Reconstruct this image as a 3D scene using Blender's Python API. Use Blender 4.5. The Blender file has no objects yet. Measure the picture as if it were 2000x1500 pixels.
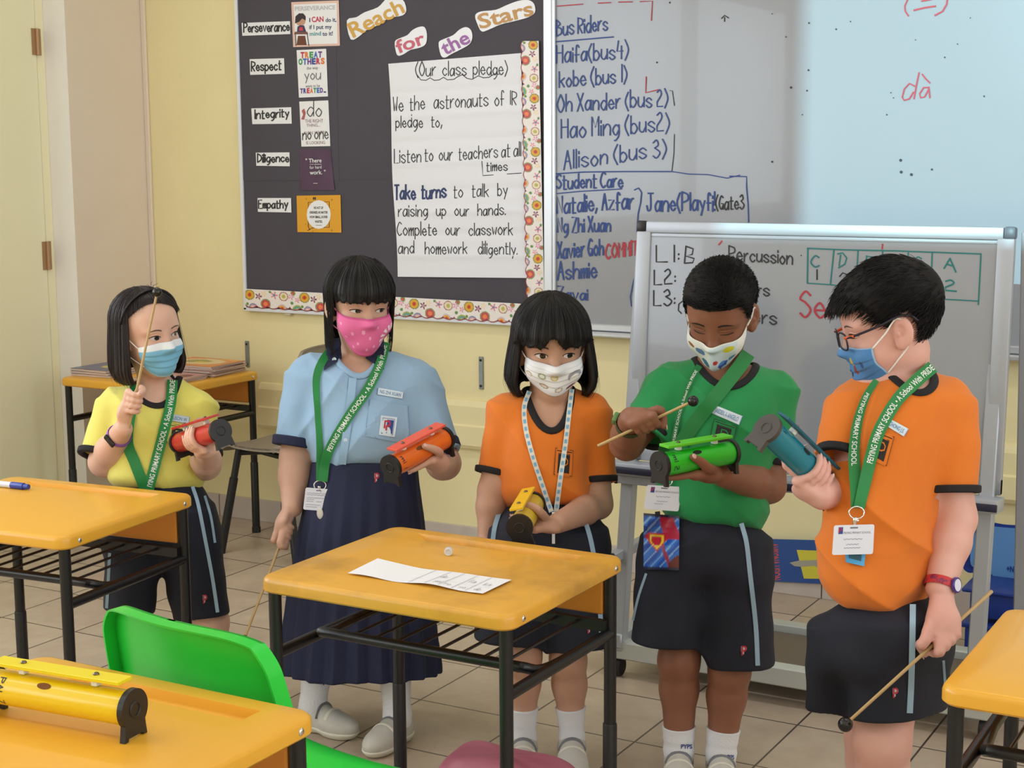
import bpy, bmesh, math, random
import numpy as np
from mathutils import Vector, Matrix
from mathutils.bvhtree import BVHTree

# ------------------------------------------------------------ camera, world, lights
SC = bpy.context.scene
COL = SC.collection
FPX = 3033.0
CAM_H = 1.40
_p, _y, _r = (math.radians(a) for a in (8.413, 29.542, -0.3686))
FW = np.array([-math.sin(_y)*math.cos(_p), math.cos(_y)*math.cos(_p), -math.sin(_p)])
_rt = np.array([math.cos(_y), math.sin(_y), 0.0])
_up = np.cross(_rt, FW)
RT = _rt*math.cos(_r) + _up*math.sin(_r)
UP = -_rt*math.sin(_r) + _up*math.cos(_r)
CP = np.array([0.0, 0.0, CAM_H])
cd = bpy.data.cameras.new('camera')
cd.sensor_width = 36.0
cd.lens = FPX/2000*36.0
cd.clip_start = 0.05
cam = bpy.data.objects.new('camera', cd)
cam.matrix_world = Matrix(((RT[0], UP[0], -FW[0], CP[0]), (RT[1], UP[1], -FW[1], CP[1]), (RT[2], UP[2], -FW[2], CP[2]), (0, 0, 0, 1)))
COL.objects.link(cam)
SC.camera = cam

SC.view_settings.view_transform = 'Standard'
SC.view_settings.look = 'None'
SC.view_settings.gamma = 1.0
SC.view_settings.use_curve_mapping = False
SC.view_settings.exposure = 0.12
SC.cycles.max_bounces = 8
SC.cycles.use_denoising = True

w = bpy.data.worlds.new('sky')
SC.world = w
w.use_nodes = True
nt = w.node_tree
bg = nt.nodes['Background']
sky = nt.nodes.new('ShaderNodeTexSky')
sky.sky_type = 'HOSEK_WILKIE'
sky.turbidity = 6.0
nt.links.new(sky.outputs[0], bg.inputs[0])
bg.inputs[1].default_value = 0.3

def area_light(name, loc, rot, sx, sy, power, col=(1, 1, 1), spread=180):
    l = bpy.data.lights.new(name, 'AREA')
    l.shape = 'RECTANGLE'
    l.size, l.size_y = sx, sy
    l.energy = power
    l.color = col
    l.spread = math.radians(spread)
    o = bpy.data.objects.new(name, l)
    o.location = loc
    o.rotation_euler = rot
    COL.objects.link(o)
    return o

ROOM_L, ROOM_R, ROOM_B, ROOM_F, ROOM_H = -4.40, 3.0, -3.6, 4.64, 3.0
# daylight entering through the window openings of the two side walls and of the wall behind the camera
WIN_L = [(-3.0, -1.2), (-0.9, 0.9), (1.2, 2.6)]
WIN_R = [(-3.0, -1.0), (-0.6, 1.4), (1.8, 3.8)]
for a, b in WIN_L:
    area_light('window_daylight', (ROOM_L+0.02, (a+b)/2, 1.75), (0, -math.pi/2, 0), 1.5, b-a, 36, (0.84, 0.92, 1.0))
for a, b in WIN_R:
    area_light('window_daylight', (ROOM_R-0.02, (a+b)/2, 1.75), (0, math.pi/2, 0), 1.5, b-a, 34, (0.84, 0.92, 1.0))
LAMPS = [(-3.0, 0.6), (-3.0, 3.2), (-0.6, 0.6), (-0.6, 3.2), (1.8, 0.6), (1.8, 3.2), (-0.6, -2.0), (-3.0, -2.0)]
for x, y in LAMPS:
    area_light('lamp_light', (x, y, ROOM_H-0.115), (0, 0, 0), 1.2, 0.14, 6.5, (0.98, 0.98, 1.0))

# ------------------------------------------------------------ helpers
def lin(c):
    c = np.asarray(c, float)/255.0
    return np.where(c <= 0.04045, c/12.92, ((c+0.055)/1.055)**2.4)

def ray(x, y):
    return FW + RT*(x-1000)/FPX + UP*(750-y)/FPX
def U(x, y, D):
    return CP + ray(x, y)*D
def at_z(x, y, z):
    d = ray(x, y); return CP + d*((z-CAM_H)/d[2])
def at_y(x, y, Y):
    d = ray(x, y); return CP + d*(Y/d[1])
def at_plane(x, y, P, n):
    d = ray(x, y); return CP + d*(np.dot(np.asarray(P)-CP, n)/np.dot(d, n))
def nrm(v):
    v = np.asarray(v, float); return v/np.linalg.norm(v)

_M = {}
def M(name, c=(200, 200, 200), rough=0.5, metal=0.0, spec=0.5, noise=None, bump=None, sss=0.0, coat=0.0, trans=0.0, sheen=0.0, alpha=1.0, vcol=False):
    if name in _M:
        return _M[name]
    m = bpy.data.materials.new(name)
    m.use_nodes = True
    t = m.node_tree
    b = t.nodes['Principled BSDF']
    rgb = (*lin(c), 1.0)
    b.inputs['Base Color'].default_value = rgb
    b.inputs['Roughness'].default_value = rough
    b.inputs['Metallic'].default_value = metal
    b.inputs['Specular IOR Level'].default_value = spec
    b.inputs['Coat Weight'].default_value = coat
    b.inputs['Transmission Weight'].default_value = trans
    b.inputs['Sheen Weight'].default_value = sheen
    b.inputs['Alpha'].default_value = alpha
    if sss:
        b.inputs['Subsurface Weight'].default_value = sss
        b.inputs['Subsurface Radius'].default_value = (0.012, 0.005, 0.003)
        b.inputs['Subsurface Scale'].default_value = 0.6
    tc = t.nodes.new('ShaderNodeTexCoord')
    if vcol:
        at = t.nodes.new('ShaderNodeVertexColor')
        at.layer_name = 'paint'
        t.links.new(at.outputs[0], b.inputs['Base Color'])
    if noise:
        sc, amt, c2 = noise[0], noise[1], noise[2]
        n = t.nodes.new('ShaderNodeTexNoise')
        n.inputs['Scale'].default_value = sc
        n.inputs['Detail'].default_value = 6
        n.inputs['Roughness'].default_value = 0.6
        t.links.new(tc.outputs['Object'], n.inputs['Vector'])
        r = t.nodes.new('ShaderNodeValToRGB')
        lo, hi = (noise[3], noise[4]) if len(noise) > 3 else (0.35, 0.7)
        r.color_ramp.elements[0].position = lo
        r.color_ramp.elements[0].color = (0, 0, 0, 1)
        r.color_ramp.elements[1].position = hi
        r.color_ramp.elements[1].color = (amt, amt, amt, 1)
        t.links.new(n.outputs['Fac'], r.inputs[0])
        mx = t.nodes.new('ShaderNodeMix')
        mx.data_type = 'RGBA'
        t.links.new(r.outputs[0], mx.inputs[0])
        mx.inputs[6].default_value = rgb
        mx.inputs[7].default_value = (*lin(c2), 1.0)
        t.links.new(mx.outputs[2], b.inputs['Base Color'])
    if bump:
        n2 = t.nodes.new('ShaderNodeTexNoise')
        n2.inputs['Scale'].default_value = bump[0]
        n2.inputs['Detail'].default_value = 5
        t.links.new(tc.outputs['Object'], n2.inputs['Vector'])
        bp = t.nodes.new('ShaderNodeBump')
        bp.inputs['Strength'].default_value = bump[1]
        bp.inputs['Distance'].default_value = 0.01
        t.links.new(n2.outputs['Fac'], bp.inputs['Height'])
        t.links.new(bp.outputs[0], b.inputs['Normal'])
    _M[name] = m
    return m

def thing(name, label, cat, loc=(0, 0, 0), rotz=0.0, group=None):
    o = bpy.data.objects.new(name, None)
    o.empty_display_size = 0.05
    COL.objects.link(o)
    o.location = loc
    o.rotation_euler = (0, 0, rotz)
    tag(o, label, cat, group)
    return o
def tag(o, label, cat, group=None):
    o['label'] = label; o['category'] = cat
    if group: o['group'] = group
    return o
def root_of(o):
    while o.parent: o = o.parent
    return o

def obj(name, V, F, mat, parent=None, smooth=True, cols=None, world=False, fm=None, auto=None):
    V = np.asarray(V, float)
    if world and parent is not None:
        V = V - np.array(root_of(parent).location)
    me = bpy.data.meshes.new(name)
    if isinstance(F, np.ndarray):
        F = F.tolist()
    me.from_pydata(V.tolist(), [], F)
    mats = mat if isinstance(mat, (list, tuple)) else [mat]
    for m in mats:
        me.materials.append(m)
    if fm is not None:
        me.polygons.foreach_set('material_index', np.asarray(fm, dtype=np.int32))
    me.polygons.foreach_set('use_smooth', [bool(smooth)]*len(me.polygons))
    if cols is not None:
        a = me.color_attributes.new('paint', 'FLOAT_COLOR', 'POINT')
        c = np.ones((len(V), 4)); c[:, :3] = cols
        a.data.foreach_set('color', c.ravel())
    me.update()
    if smooth and auto:
        me.set_sharp_from_angle(angle=math.radians(auto))
    o = bpy.data.objects.new(name, me)
    COL.objects.link(o)
    if parent is not None:
        o.parent = parent
    return o

class MB:
    def __init__(s):
        s.V = []; s.F = []; s.m = []
    def add(s, V, F, m=0):
        k = sum(len(v) for v in s.V)
        s.V.append(np.asarray(V, float))
        s.F += [[int(i)+k for i in f] for f in F]
        s.m += [m]*len(F)
        return s
    def box(s, c, size, R=None, bev=0.0, seg=2, m=0):
        V, F = box(size, bev, seg)
        if R is not None: V = V @ np.asarray(R).T
        return s.add(V+np.asarray(c), F, m)
    def tube(s, P, r, seg=12, cap=True, m=0, sy=1.0):
        return s.add(*tube(P, r, seg, cap, sy), m)
    def build(s, name, mat, parent=None, **k):
        k.setdefault('auto', 40)
        if isinstance(mat, (list, tuple)): k['fm'] = s.m
        return obj(name, np.concatenate(s.V), s.F, mat, parent, **k)

def bm_out(bm):
    bm.verts.index_update()
    V = np.array([v.co[:] for v in bm.verts]); F = [[v.index for v in f.verts] for f in bm.faces]
    bm.free(); return V, F
def box(size, bev=0.0, seg=2):
    bm = bmesh.new()
    bmesh.ops.create_cube(bm, size=1.0)
    for v in bm.verts: v.co = Vector((v.co.x*size[0], v.co.y*size[1], v.co.z*size[2]))
    if bev > 0:
        bmesh.ops.bevel(bm, geom=bm.edges[:], offset=bev, segments=seg, profile=0.5, affect='EDGES')
    return bm_out(bm)
def frames(P):
    P = np.asarray(P, float)
    T = np.gradient(P, axis=0)
    T /= np.linalg.norm(T, axis=1)[:, None]+1e-12
    a = np.array([0, 0, 1.0]) if abs(T[0][2]) < 0.9 else np.array([1.0, 0, 0])
    n = nrm(np.cross(T[0], a)); N = [n]
    for i in range(1, len(P)):
        n = n - T[i]*np.dot(n, T[i]); n = nrm(n); N.append(n)
    N = np.array(N); B = np.cross(T, N)
    return P, T, N, B
def tube(P, r, seg=12, cap=True, sy=1.0):
    P, T, N, B = frames(P)
    r = np.broadcast_to(np.asarray(r, float), (len(P),))
    a = np.linspace(0, 2*math.pi, seg, endpoint=False)
    V = (P[:, None, :] + r[:, None, None]*(np.cos(a)[None, :, None]*N[:, None, :] + sy*np.sin(a)[None, :, None]*B[:, None, :])).reshape(-1, 3)
    F = []
    n = len(P)
    for i in range(n-1):
        for j in range(seg):
            k = (j+1) % seg
            F.append([i*seg+j, i*seg+k, (i+1)*seg+k, (i+1)*seg+j])
    if cap:
        F.append([j for j in range(seg)][::-1]); F.append([(n-1)*seg+j for j in range(seg)])
    return V, F
def spline(P, n=8, closed=False):
    P = np.asarray(P, float)
    if len(P) < 3 and not closed:
        return np.array([P[0]+(P[-1]-P[0])*t for t in np.linspace(0, 1, n+1)])
    out = []
    m = len(P)
    rng = range(m if closed else m-1)
    for i in rng:
        if closed:
            p0, p1, p2, p3 = P[(i-1) % m], P[i], P[(i+1) % m], P[(i+2) % m]
        else:
            p1, p2 = P[i], P[i+1]
            p0 = P[i-1] if i > 0 else 2*p1-p2
            p3 = P[i+2] if i+2 < m else 2*p2-p1
        for t in np.linspace(0, 1, n, endpoint=False):
            out.append(0.5*((2*p1)+(-p0+p2)*t+(2*p0-5*p1+4*p2-p3)*t*t+(-p0+3*p1-3*p2+p3)*t**3))
    if not closed: out.append(P[-1])
    return np.array(out)
def lathe(prof, seg=24, axis=(0, 0, 1), c=(0, 0, 0)):
    """prof: list of (radius, height) along axis"""
    ax = nrm(axis); a0 = np.array([1.0, 0, 0]) if abs(ax[0]) < 0.9 else np.array([0, 1.0, 0])
    n = nrm(np.cross(ax, a0)); b = np.cross(ax, n)
    V = []; F = []
    for r, h in prof:
        for j in range(seg):
            t = 2*math.pi*j/seg
            V.append(np.asarray(c)+ax*h+r*(math.cos(t)*n+math.sin(t)*b))
    for i in range(len(prof)-1):
        for j in range(seg):
            k = (j+1) % seg
            F.append([i*seg+j, i*seg+k, (i+1)*seg+k, (i+1)*seg+j])
    F.append(list(range(seg))[::-1]); F.append([(len(prof)-1)*seg+j for j in range(seg)])
    return np.array(V), F
def sphere(c, r, seg=20, ring=12):
    r = np.broadcast_to(np.asarray(r, float), (3,))
    prof = [(max(1e-5, math.sin(t)), -math.cos(t)) for t in np.linspace(0.02, math.pi-0.02, ring)]
    V, F = lathe(prof, seg)
    return V*r+np.asarray(c), F
def rrect(w, h, r, n=5):
    out = []
    for cx, cy, a0 in ((w/2-r, h/2-r, 0), (-w/2+r, h/2-r, 90), (-w/2+r, -h/2+r, 180), (w/2-r, -h/2+r, 270)):
        for i in range(n+1):
            a = math.radians(a0+90*i/n); out.append((cx+r*math.cos(a), cy+r*math.sin(a)))
    return out
def prism(poly, t, map3, back=True):
    """front polygon (2D) extruded back by t; map3(x, y, d) -> point, d the height above the surface"""
    n = len(poly)
    V = [map3(x, y, t) for x, y in poly]+[map3(x, y, 0.0) for x, y in poly]
    F = [list(range(n))]+[[i, n+i, n+(i+1) % n, (i+1) % n] for i in range(n)]
    if back: F.append([n+i for i in range(n)][::-1])
    return np.array(V), F

# ---- lettering: a single-stroke hand and the built-in print face
_G = {}
def _glyphs():
    s = """a s452604123346 l4642|b l0902 s0526442203|c s4526042243|d s4526042244 l4942|e l0444 s4426042243|f s38291812 l0535|g s4526042244 s46422010|h l0902 s04264542
i l0602 l0807|j s26211000 l2827|k l0902 l4604 l1542|l l0902|m l0602 s04152622 s24354642|n l0602 s04264542|o s260422442 6|p l0600 s0526442203|r l0602 s042636
s s45260524432203|t l1813 s13122232 l0636|u s06032244 l4642|v l062246|w l0612253246|x l0642 l4602|y l0623 l4610|z l06460242
A l0229 l2942 l1535|B l0902 s09283706 s06454302|C s482906042243|D l0902 s09474402|E l49090242 l0636|F l490902 l0636|G s482906042244 l254542|H l0902 l4942 l0646|I l0902|J s39331204 l1959|K l0902 l4905 l1642|L l090242
M l0209254942|N l02094249|O s290604224446 29|P l0902 s09484605|R l0902 s09484605 l1542|S s48290726442203|T l0949 l2922|U s0903224349|V l092249|W l0912263249|X l0942 l4902|Y l0926 l4922|Z l09490242
1 l1912|2 s08293704 l040242|3 s08293716 s16442203|4 l190545 l3732|5 l490906 s0636442203|6 s39060322443506|7 l094912|8 s290726442204 4729|9 s4729074647 l4742|0 s290604224446 29
( s29060421|) s09262401|, l1301|. l0202|: l0505 l0303|- l0535|! l0904 l0202|' l0908|/ l0249|à s452604123346 l4642 l1928|• l0505|≡ l0747"""
    for line in s.split('\n'):
        for g in line.split('|'):
            ch = g[0]; st = []
            body = g[2:].replace(' ', '~')
            toks = []
            cur = ''
            for c in body:
                if c in 'sl':
                    if cur: toks.append(cur)
                    cur = c
                elif c != '~': cur += c
            toks.append(cur)
            for tk in toks:
                pts = [(int(tk[i]), int(tk[i+1])-2) for i in range(1, len(tk)-1, 2)]
                if len(pts) == 2 and pts[0] == pts[1]:
                    pts = [pts[0], (pts[0][0]+0.15, pts[0][1]+0.5)]
                P = np.array(pts, float)
                if tk[0] == 's' and len(P) > 2: P = spline(P, 6)
                st.append(P)
            _G[ch] = (st, max(p[:, 0].max() for p in st))
def hand(text, space=2.4, gap=1.5, jit=0.25, seed=1):
    """polylines of handwriting; x runs along the line, baseline 0, x-height 4, ascender 7"""
    if not _G: _glyphs()
    rnd = random.Random(seed); x = 0; out = []
    for ch in text:
        if ch == ' ': x += space; continue
        st, wd = _G[ch]
        dy = rnd.uniform(-jit, jit); sc = rnd.uniform(0.94, 1.06)
        for P in st:
            Q = P*sc; Q = Q+np.array([x, dy]); out.append(Q)
        x += wd*sc+gap
    return out, x-gap
def ribbons(lines, wd, map3, d=0.0):
    """flat pen strokes; map3(x, y, d); wd is a width in the x,y units"""
    V = []; F = []
    for P in lines:
        P = np.asarray(P, float)
        if len(P) == 2: P = np.array([P[0], (P[0]+P[1])/2, P[1]])
        T = np.gradient(P, axis=0); T /= np.linalg.norm(T, axis=1)[:, None]+1e-9
        P = P.copy(); P[0] -= T[0]*wd*0.3; P[-1] += T[-1]*wd*0.3
        N = np.stack([-T[:, 1], T[:, 0]], 1)*wd/2
        k = len(V); d2 = d+0.00003*(len(F) % 7)
        for q, (a, n) in enumerate(zip(P, N)):
            e = d2+0.00002*q; V.append(map3(*(a+n), e)); V.append(map3(*(a-n), e))
        for i in range(len(P)-1):
            F.append([k+2*i, k+2*i+1, k+2*i+3, k+2*i+2])
    return np.array(V), F
_FT = {}
def print_text(text, bold=0.0, spacing=1.0):
    key = (text, bold, spacing)
    if key in _FT: return _FT[key]
    cu = bpy.data.curves.new('t', 'FONT')
    cu.body = text; cu.size = 1.0; cu.offset = bold; cu.space_character = spacing; cu.resolution_u = 3; cu.fill_mode = 'FRONT'
    o = bpy.data.objects.new('t', cu); COL.objects.link(o)
    dg = bpy.context.evaluated_depsgraph_get(); dg.update()
    me = o.evaluated_get(dg).to_mesh()
    V = np.array([v.co[:2] for v in me.vertices]); F = [list(p.vertices) for p in me.polygons]
    o.evaluated_get(dg).to_mesh_clear()
    bpy.data.objects.remove(o); bpy.data.curves.remove(cu)
    if len(V) == 0: V = np.zeros((3, 2)); F = [[0, 1, 2]]
    mn = V.min(0); mxx = V.max(0)
    V = V-np.array([mn[0], 0])
    _FT[key] = (V, F, mxx[0]-mn[0], mn[1], mxx[1])
    return _FT[key]
def put_text(text, x0, x1, y0, h, map3, d=0.0, bold=0.0, fit=True):
    """print text between x0 and x1, baseline y0, cap height h"""
    V, F, wd, lo, hi = print_text(text, bold)
    sx = (x1-x0)/wd if fit else h/0.7
    return np.array([map3(x0+a*sx, y0+b*h/0.7, d) for a, b in V]), F
def put_hand(text, x0, x1, y0, h, wd, map3, d=0.0, seed=1, y1=None, jit=0.25):
    """handwriting between x0 and x1 (baseline y0 to y1), ascender height h"""
    L, W = hand(text, seed=seed, jit=jit)
    y1 = y0 if y1 is None else y1
    L2 = [np.stack([x0+P[:, 0]/W*(x1-x0), y0+(y1-y0)*P[:, 0]/W+P[:, 1]*h/7.0], 1) for P in L]
    return ribbons(L2, wd, map3, d)
def grid(nu, nv, f, cf=None):
    V = []; C = []
    for j in range(nv):
        for i in range(nu):
            u, v = i/(nu-1), j/(nv-1)
            V.append(f(u, v))
            if cf: C.append(cf(u, v))
    F = [[j*nu+i, j*nu+i+1, (j+1)*nu+i+1, (j+1)*nu+i] for j in range(nv-1) for i in range(nu-1)]
    return np.array(V), F, (lin(np.array(C)) if cf else None)
def copy_tree(o, parent=None):
    c = o.copy(); COL.objects.link(c); c.parent = parent
    for ch in list(o.children): copy_tree(ch, c)
    return c
PAINT = lambda n='painted', r=0.5: M(n, rough=r, vcol=True)
# ------------------------------------------------------------ the room
YW = 4.64
COLX, COLY = -4.261, 4.236
def struct(o):
    o['kind'] = 'structure'; return o
def slab(name, lo, hi, mat, bev=0.0, parent=None):
    lo = np.array(lo, float); hi = np.array(hi, float)
    V, F = box(hi-lo, bev)
    o = obj(name, V+(lo+hi)/2, F, mat, parent, smooth=False)
    return o
def wall_with_openings(name, x0, x1, ax, wins, y0, y1, zs, mat):
    """wall slab along y (ax='x') with window openings"""
    mb = MB(); z0, z1 = zs
    ys = [y0]+[v for a in sorted(wins) for v in a]+[y1]
    for i in range(0, len(ys)-1):
        a, b = ys[i], ys[i+1]
        if i % 2 == 0: mb.box(((x0+x1)/2, (a+b)/2, ROOM_H/2), (x1-x0, b-a, ROOM_H))
        else:
            mb.box(((x0+x1)/2, (a+b)/2, z0/2), (x1-x0, b-a, z0))
            mb.box(((x0+x1)/2, (a+b)/2, (z1+ROOM_H)/2), (x1-x0, b-a, ROOM_H-z1))
    return struct(mb.build(name, mat, smooth=False))

m_wall = M('yellow_wall_paint', (240, 227, 178), 0.6, noise=(3.0, 0.5, (230, 216, 166)), bump=(60, 0.06))
m_white = M('white_paint', (246, 243, 242), 0.6, noise=(5, 0.3, (234, 230, 228)), bump=(50, 0.05))
m_tan = M('tan_paint', (234, 219, 203), 0.6, noise=(4, 0.35, (226, 210, 192)), bump=(40, 0.05))
m_ceil = M('ceiling_paint', (240, 238, 232), 0.8)
m_door = M('door_paint', (246, 241, 204), 0.45, noise=(3, 0.4, (240, 234, 206)))
m_frame = M('door_frame_paint', (246, 238, 200), 0.5)
m_alu = M('aluminium', (205, 208, 214), 0.38, 0.55)
m_galv = M('galvanised_metal', (150, 158, 158), 0.45, 0.7, noise=(30, 0.5, (120, 128, 128)))
m_brass = M('brass_hinge', (176, 140, 104), 0.45, 0.5)
m_chrome = M('chrome', (225, 225, 228), 0.18, 1.0)
m_screw = M('dark_screw', (60, 55, 52), 0.3, 0.8)

def tile_material():
    m = bpy.data.materials.new('floor_tiles'); m.use_nodes = True
    t = m.node_tree; b = t.nodes['Principled BSDF']
    L = t.links.new
    tc = t.nodes.new('ShaderNodeTexCoord')
    sp = t.nodes.new('ShaderNodeSeparateXYZ'); L(tc.outputs['Object'], sp.inputs[0])
    def math_(op, a, b_=None, c=None):
        n = t.nodes.new('ShaderNodeMath'); n.operation = op
        for i, v in enumerate((a, b_, c)):
            if v is None: continue
            if isinstance(v, (int, float)): n.inputs[i].default_value = v
            else: L(v, n.inputs[i])
        return n.outputs[0]
    masks = []; cells = []
    for out, off, pitch in ((sp.outputs[0], -1.202, 0.3060), (sp.outputs[1], 3.541, 0.2935)):
        q = math_('DIVIDE', math_('SUBTRACT', out, off), pitch)
        fr = math_('FRACT', math_('ADD', q, 100.5))
        dist = math_('ABSOLUTE', math_('SUBTRACT', fr, 0.5))
        masks.append(math_('LESS_THAN', dist, 0.0085)); cells.append(math_('FLOOR', math_('ADD', q, 100.0)))
    gm = math_('MAXIMUM', *masks)
    cv = t.nodes.new('ShaderNodeCombineXYZ'); L(cells[0], cv.inputs[0]); L(cells[1], cv.inputs[1])
    wn = t.nodes.new('ShaderNodeTexWhiteNoise'); L(cv.outputs[0], wn.inputs[0])
    n1 = t.nodes.new('ShaderNodeTexNoise'); n1.inputs['Scale'].default_value = 9; n1.inputs['Detail'].default_value = 7; n1.inputs['Roughness'].default_value = 0.65
    L(tc.outputs['Object'], n1.inputs['Vector'])
    r = t.nodes.new('ShaderNodeValToRGB')
    r.color_ramp.elements[0].position = 0.3; r.color_ramp.elements[0].color = (*lin((178, 158, 138)), 1)
    r.color_ramp.elements[1].position = 0.7; r.color_ramp.elements[1].color = (*lin((198, 180, 160)), 1)
    L(n1.outputs['Fac'], r.inputs[0])
    hs = t.nodes.new('ShaderNodeHueSaturation'); L(r.outputs[0], hs.inputs['Color'])
    L(math_('ADD', math_('MULTIPLY', wn.outputs[0], 0.12), 0.94), hs.inputs['Value'])
    n2 = t.nodes.new('ShaderNodeTexNoise'); n2.inputs['Scale'].default_value = 38; n2.inputs['Detail'].default_value = 3
    L(tc.outputs['Object'], n2.inputs['Vector'])
    sm = math_('MULTIPLY', math_('GREATER_THAN', n2.outputs['Fac'], 0.735), 0.45)
    mx0 = t.nodes.new('ShaderNodeMix'); mx0.data_type = 'RGBA'
    L(sm, mx0.inputs[0]); L(hs.outputs[0], mx0.inputs[6]); mx0.inputs[7].default_value = (*lin((92, 70, 54)), 1)
    mx = t.nodes.new('ShaderNodeMix'); mx.data_type = 'RGBA'
    L(gm, mx.inputs[0]); L(mx0.outputs[2], mx.inputs[6]); mx.inputs[7].default_value = (*lin((74, 62, 54)), 1)
    L(mx.outputs[2], b.inputs['Base Color'])
    b.inputs['Roughness'].default_value = 0.36
    bp = t.nodes.new('ShaderNodeBump'); bp.inputs['Distance'].default_value = 0.002; bp.inputs['Strength'].default_value = 0.6
    L(math_('SUBTRACT', 1.0, gm), bp.inputs['Height']); L(bp.outputs[0], b.inputs['Normal'])
    return m
m_tile = tile_material()
struct(slab('floor', (ROOM_L-0.1, ROOM_B-0.1, -0.08), (ROOM_R+0.1, YW+0.1, 0.0), m_tile))
struct(slab('ceiling', (ROOM_L-0.1, ROOM_B-0.1, ROOM_H), (ROOM_R+0.1, YW+0.1, ROOM_H+0.1), m_ceil))
struct(slab('wall_front', (ROOM_L, YW, 0), (ROOM_R, YW+0.12, ROOM_H), m_wall))
struct(slab('wall_rear', (ROOM_L, ROOM_B-0.12, 0), (ROOM_R, ROOM_B, ROOM_H), m_wall))
wall_with_openings('wall_left', ROOM_L-0.12, ROOM_L, 'x', WIN_L, ROOM_B, YW, (1.0, 2.5), m_wall)
wall_with_openings('wall_right', ROOM_R, ROOM_R+0.12, 'x', WIN_R, ROOM_B, YW, (1.0, 2.5), m_wall)
m_glass = M('window_glass', (235, 245, 245), 0.05, trans=1.0)
k = 0
for X, W in ((ROOM_L-0.06, WIN_L), (ROOM_R+0.06, WIN_R)):
    for a, b in W:
        k += 1
        mb = MB()
        for yy in (a+0.02, (a+b)/2, b-0.02): mb.box((X, yy, 1.75), (0.05, 0.04, 1.5))
        for zz in (1.02, 2.48): mb.box((X, (a+b)/2, zz), (0.05, b-a, 0.04))
        f = struct(mb.build('window_%d' % k, m_alu, smooth=False))
        V, F = box((0.006, b-a-0.04, 1.42)); obj('pane', V+np.array((X, (a+b)/2, 1.75)), F, m_glass, f, smooth=False)
# column in the corner: white face to the room, tan face to the board side
mb = MB()
V, F = box((COLX-ROOM_L, YW-COLY, ROOM_H)); c = np.array(((COLX+ROOM_L)/2, (YW+COLY)/2, ROOM_H/2))
fm = []
for f in F:
    n = np.cross(V[f[1]]-V[f[0]], V[f[2]]-V[f[0]]); fm.append(1 if abs(n[0]) > abs(n[1]) and abs(n[0]) > abs(n[2]) else 0)
struct(obj('trim_1', V+c, F, [m_white, m_tan], None, smooth=False, fm=fm))
struct(slab('trim_2', (COLX, YW-0.012, 0), (COLX+0.022, YW, ROOM_H), m_tan, 0.004))
# door leaf on the left wall, hinged beside the column
d1 = struct(slab('door_1', (ROOM_L, 3.30, 0.01), (ROOM_L+0.035, COLY-0.045, 2.1), m_door, 0.003))
slab('door_frame', (ROOM_L, COLY-0.04, 0), (ROOM_L+0.03, COLY, 2.15), m_frame, 0.003, d1)
slab('door_frame', (ROOM_L, 3.24, 0), (ROOM_L+0.05, 3.295, 2.15), m_frame, 0.003, d1)
for z0, z1 in ((1.77, 1.865), (0.985, 1.09)):
    mb = MB(); cy = COLY-0.043
    mb.tube([(ROOM_L+0.040, cy, z0), (ROOM_L+0.040, cy, z1)], 0.008, 10)
    mb.box((ROOM_L+0.037, cy-0.012, (z0+z1)/2), (0.004, 0.024, z1-z0)).box((ROOM_L+0.033, cy+0.012, (z0+z1)/2), (0.004, 0.02, z1-z0))
    mb.build('hinge', m_brass, d1)
# skirting tiles
m_skirt = M('skirting_tile', (202, 190, 182), 0.35, noise=(14, 0.5, (186, 174, 166)))
m_grout = M('skirting_grout', (120, 108, 100), 0.8)
mb = MB(); x = COLX+0.005; tp = 0.306
while x < ROOM_R:
    mb.box((x+tp/2, YW-0.006, 0.043), (tp-0.004, 0.012, 0.086), bev=0.0015, seg=1); x += tp
bs = struct(mb.build('baseboard_front', m_skirt, smooth=False))
slab('joint', (COLX, YW-0.008, 0), (ROOM_R, YW, 0.084), m_grout, 0, bs)
# boxed ledge running along the wall
P = [(0, 0.366), (-0.022, 0.372), (-0.030, 0.385), (-0.030, 0.452), (-0.022, 0.458), (-0.022, 0.522), (-0.012, 0.543), (0, 0.546)]
V = [(-3.73, YW+a, z) for a, z in P]+[(ROOM_R, YW+a, z) for a, z in P]; n = len(P)
F = [[i, i+1, n+i+1, n+i] for i in range(n-1)]+[list(range(n))[::-1], list(range(n, 2*n))]
struct(obj('trim_3', V, F, m_wall, None, smooth=False))
# ceiling lamps (out of the picture, they light the room)
m_tube = M('lamp_housing', (235, 235, 235), 0.5)
for x, y in LAMPS:
    t = thing('ceiling_lamp', 'long white ceiling lamp fixed above the classroom', 'lamp', (x, y, ROOM_H), 0, 'classroom ceiling lamps')
    obj('housing', *(lambda v, f: (v+np.array((0, 0, -0.05)), f))(*box((1.28, 0.2, 0.1), 0.01)), m_tube, t)

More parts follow.
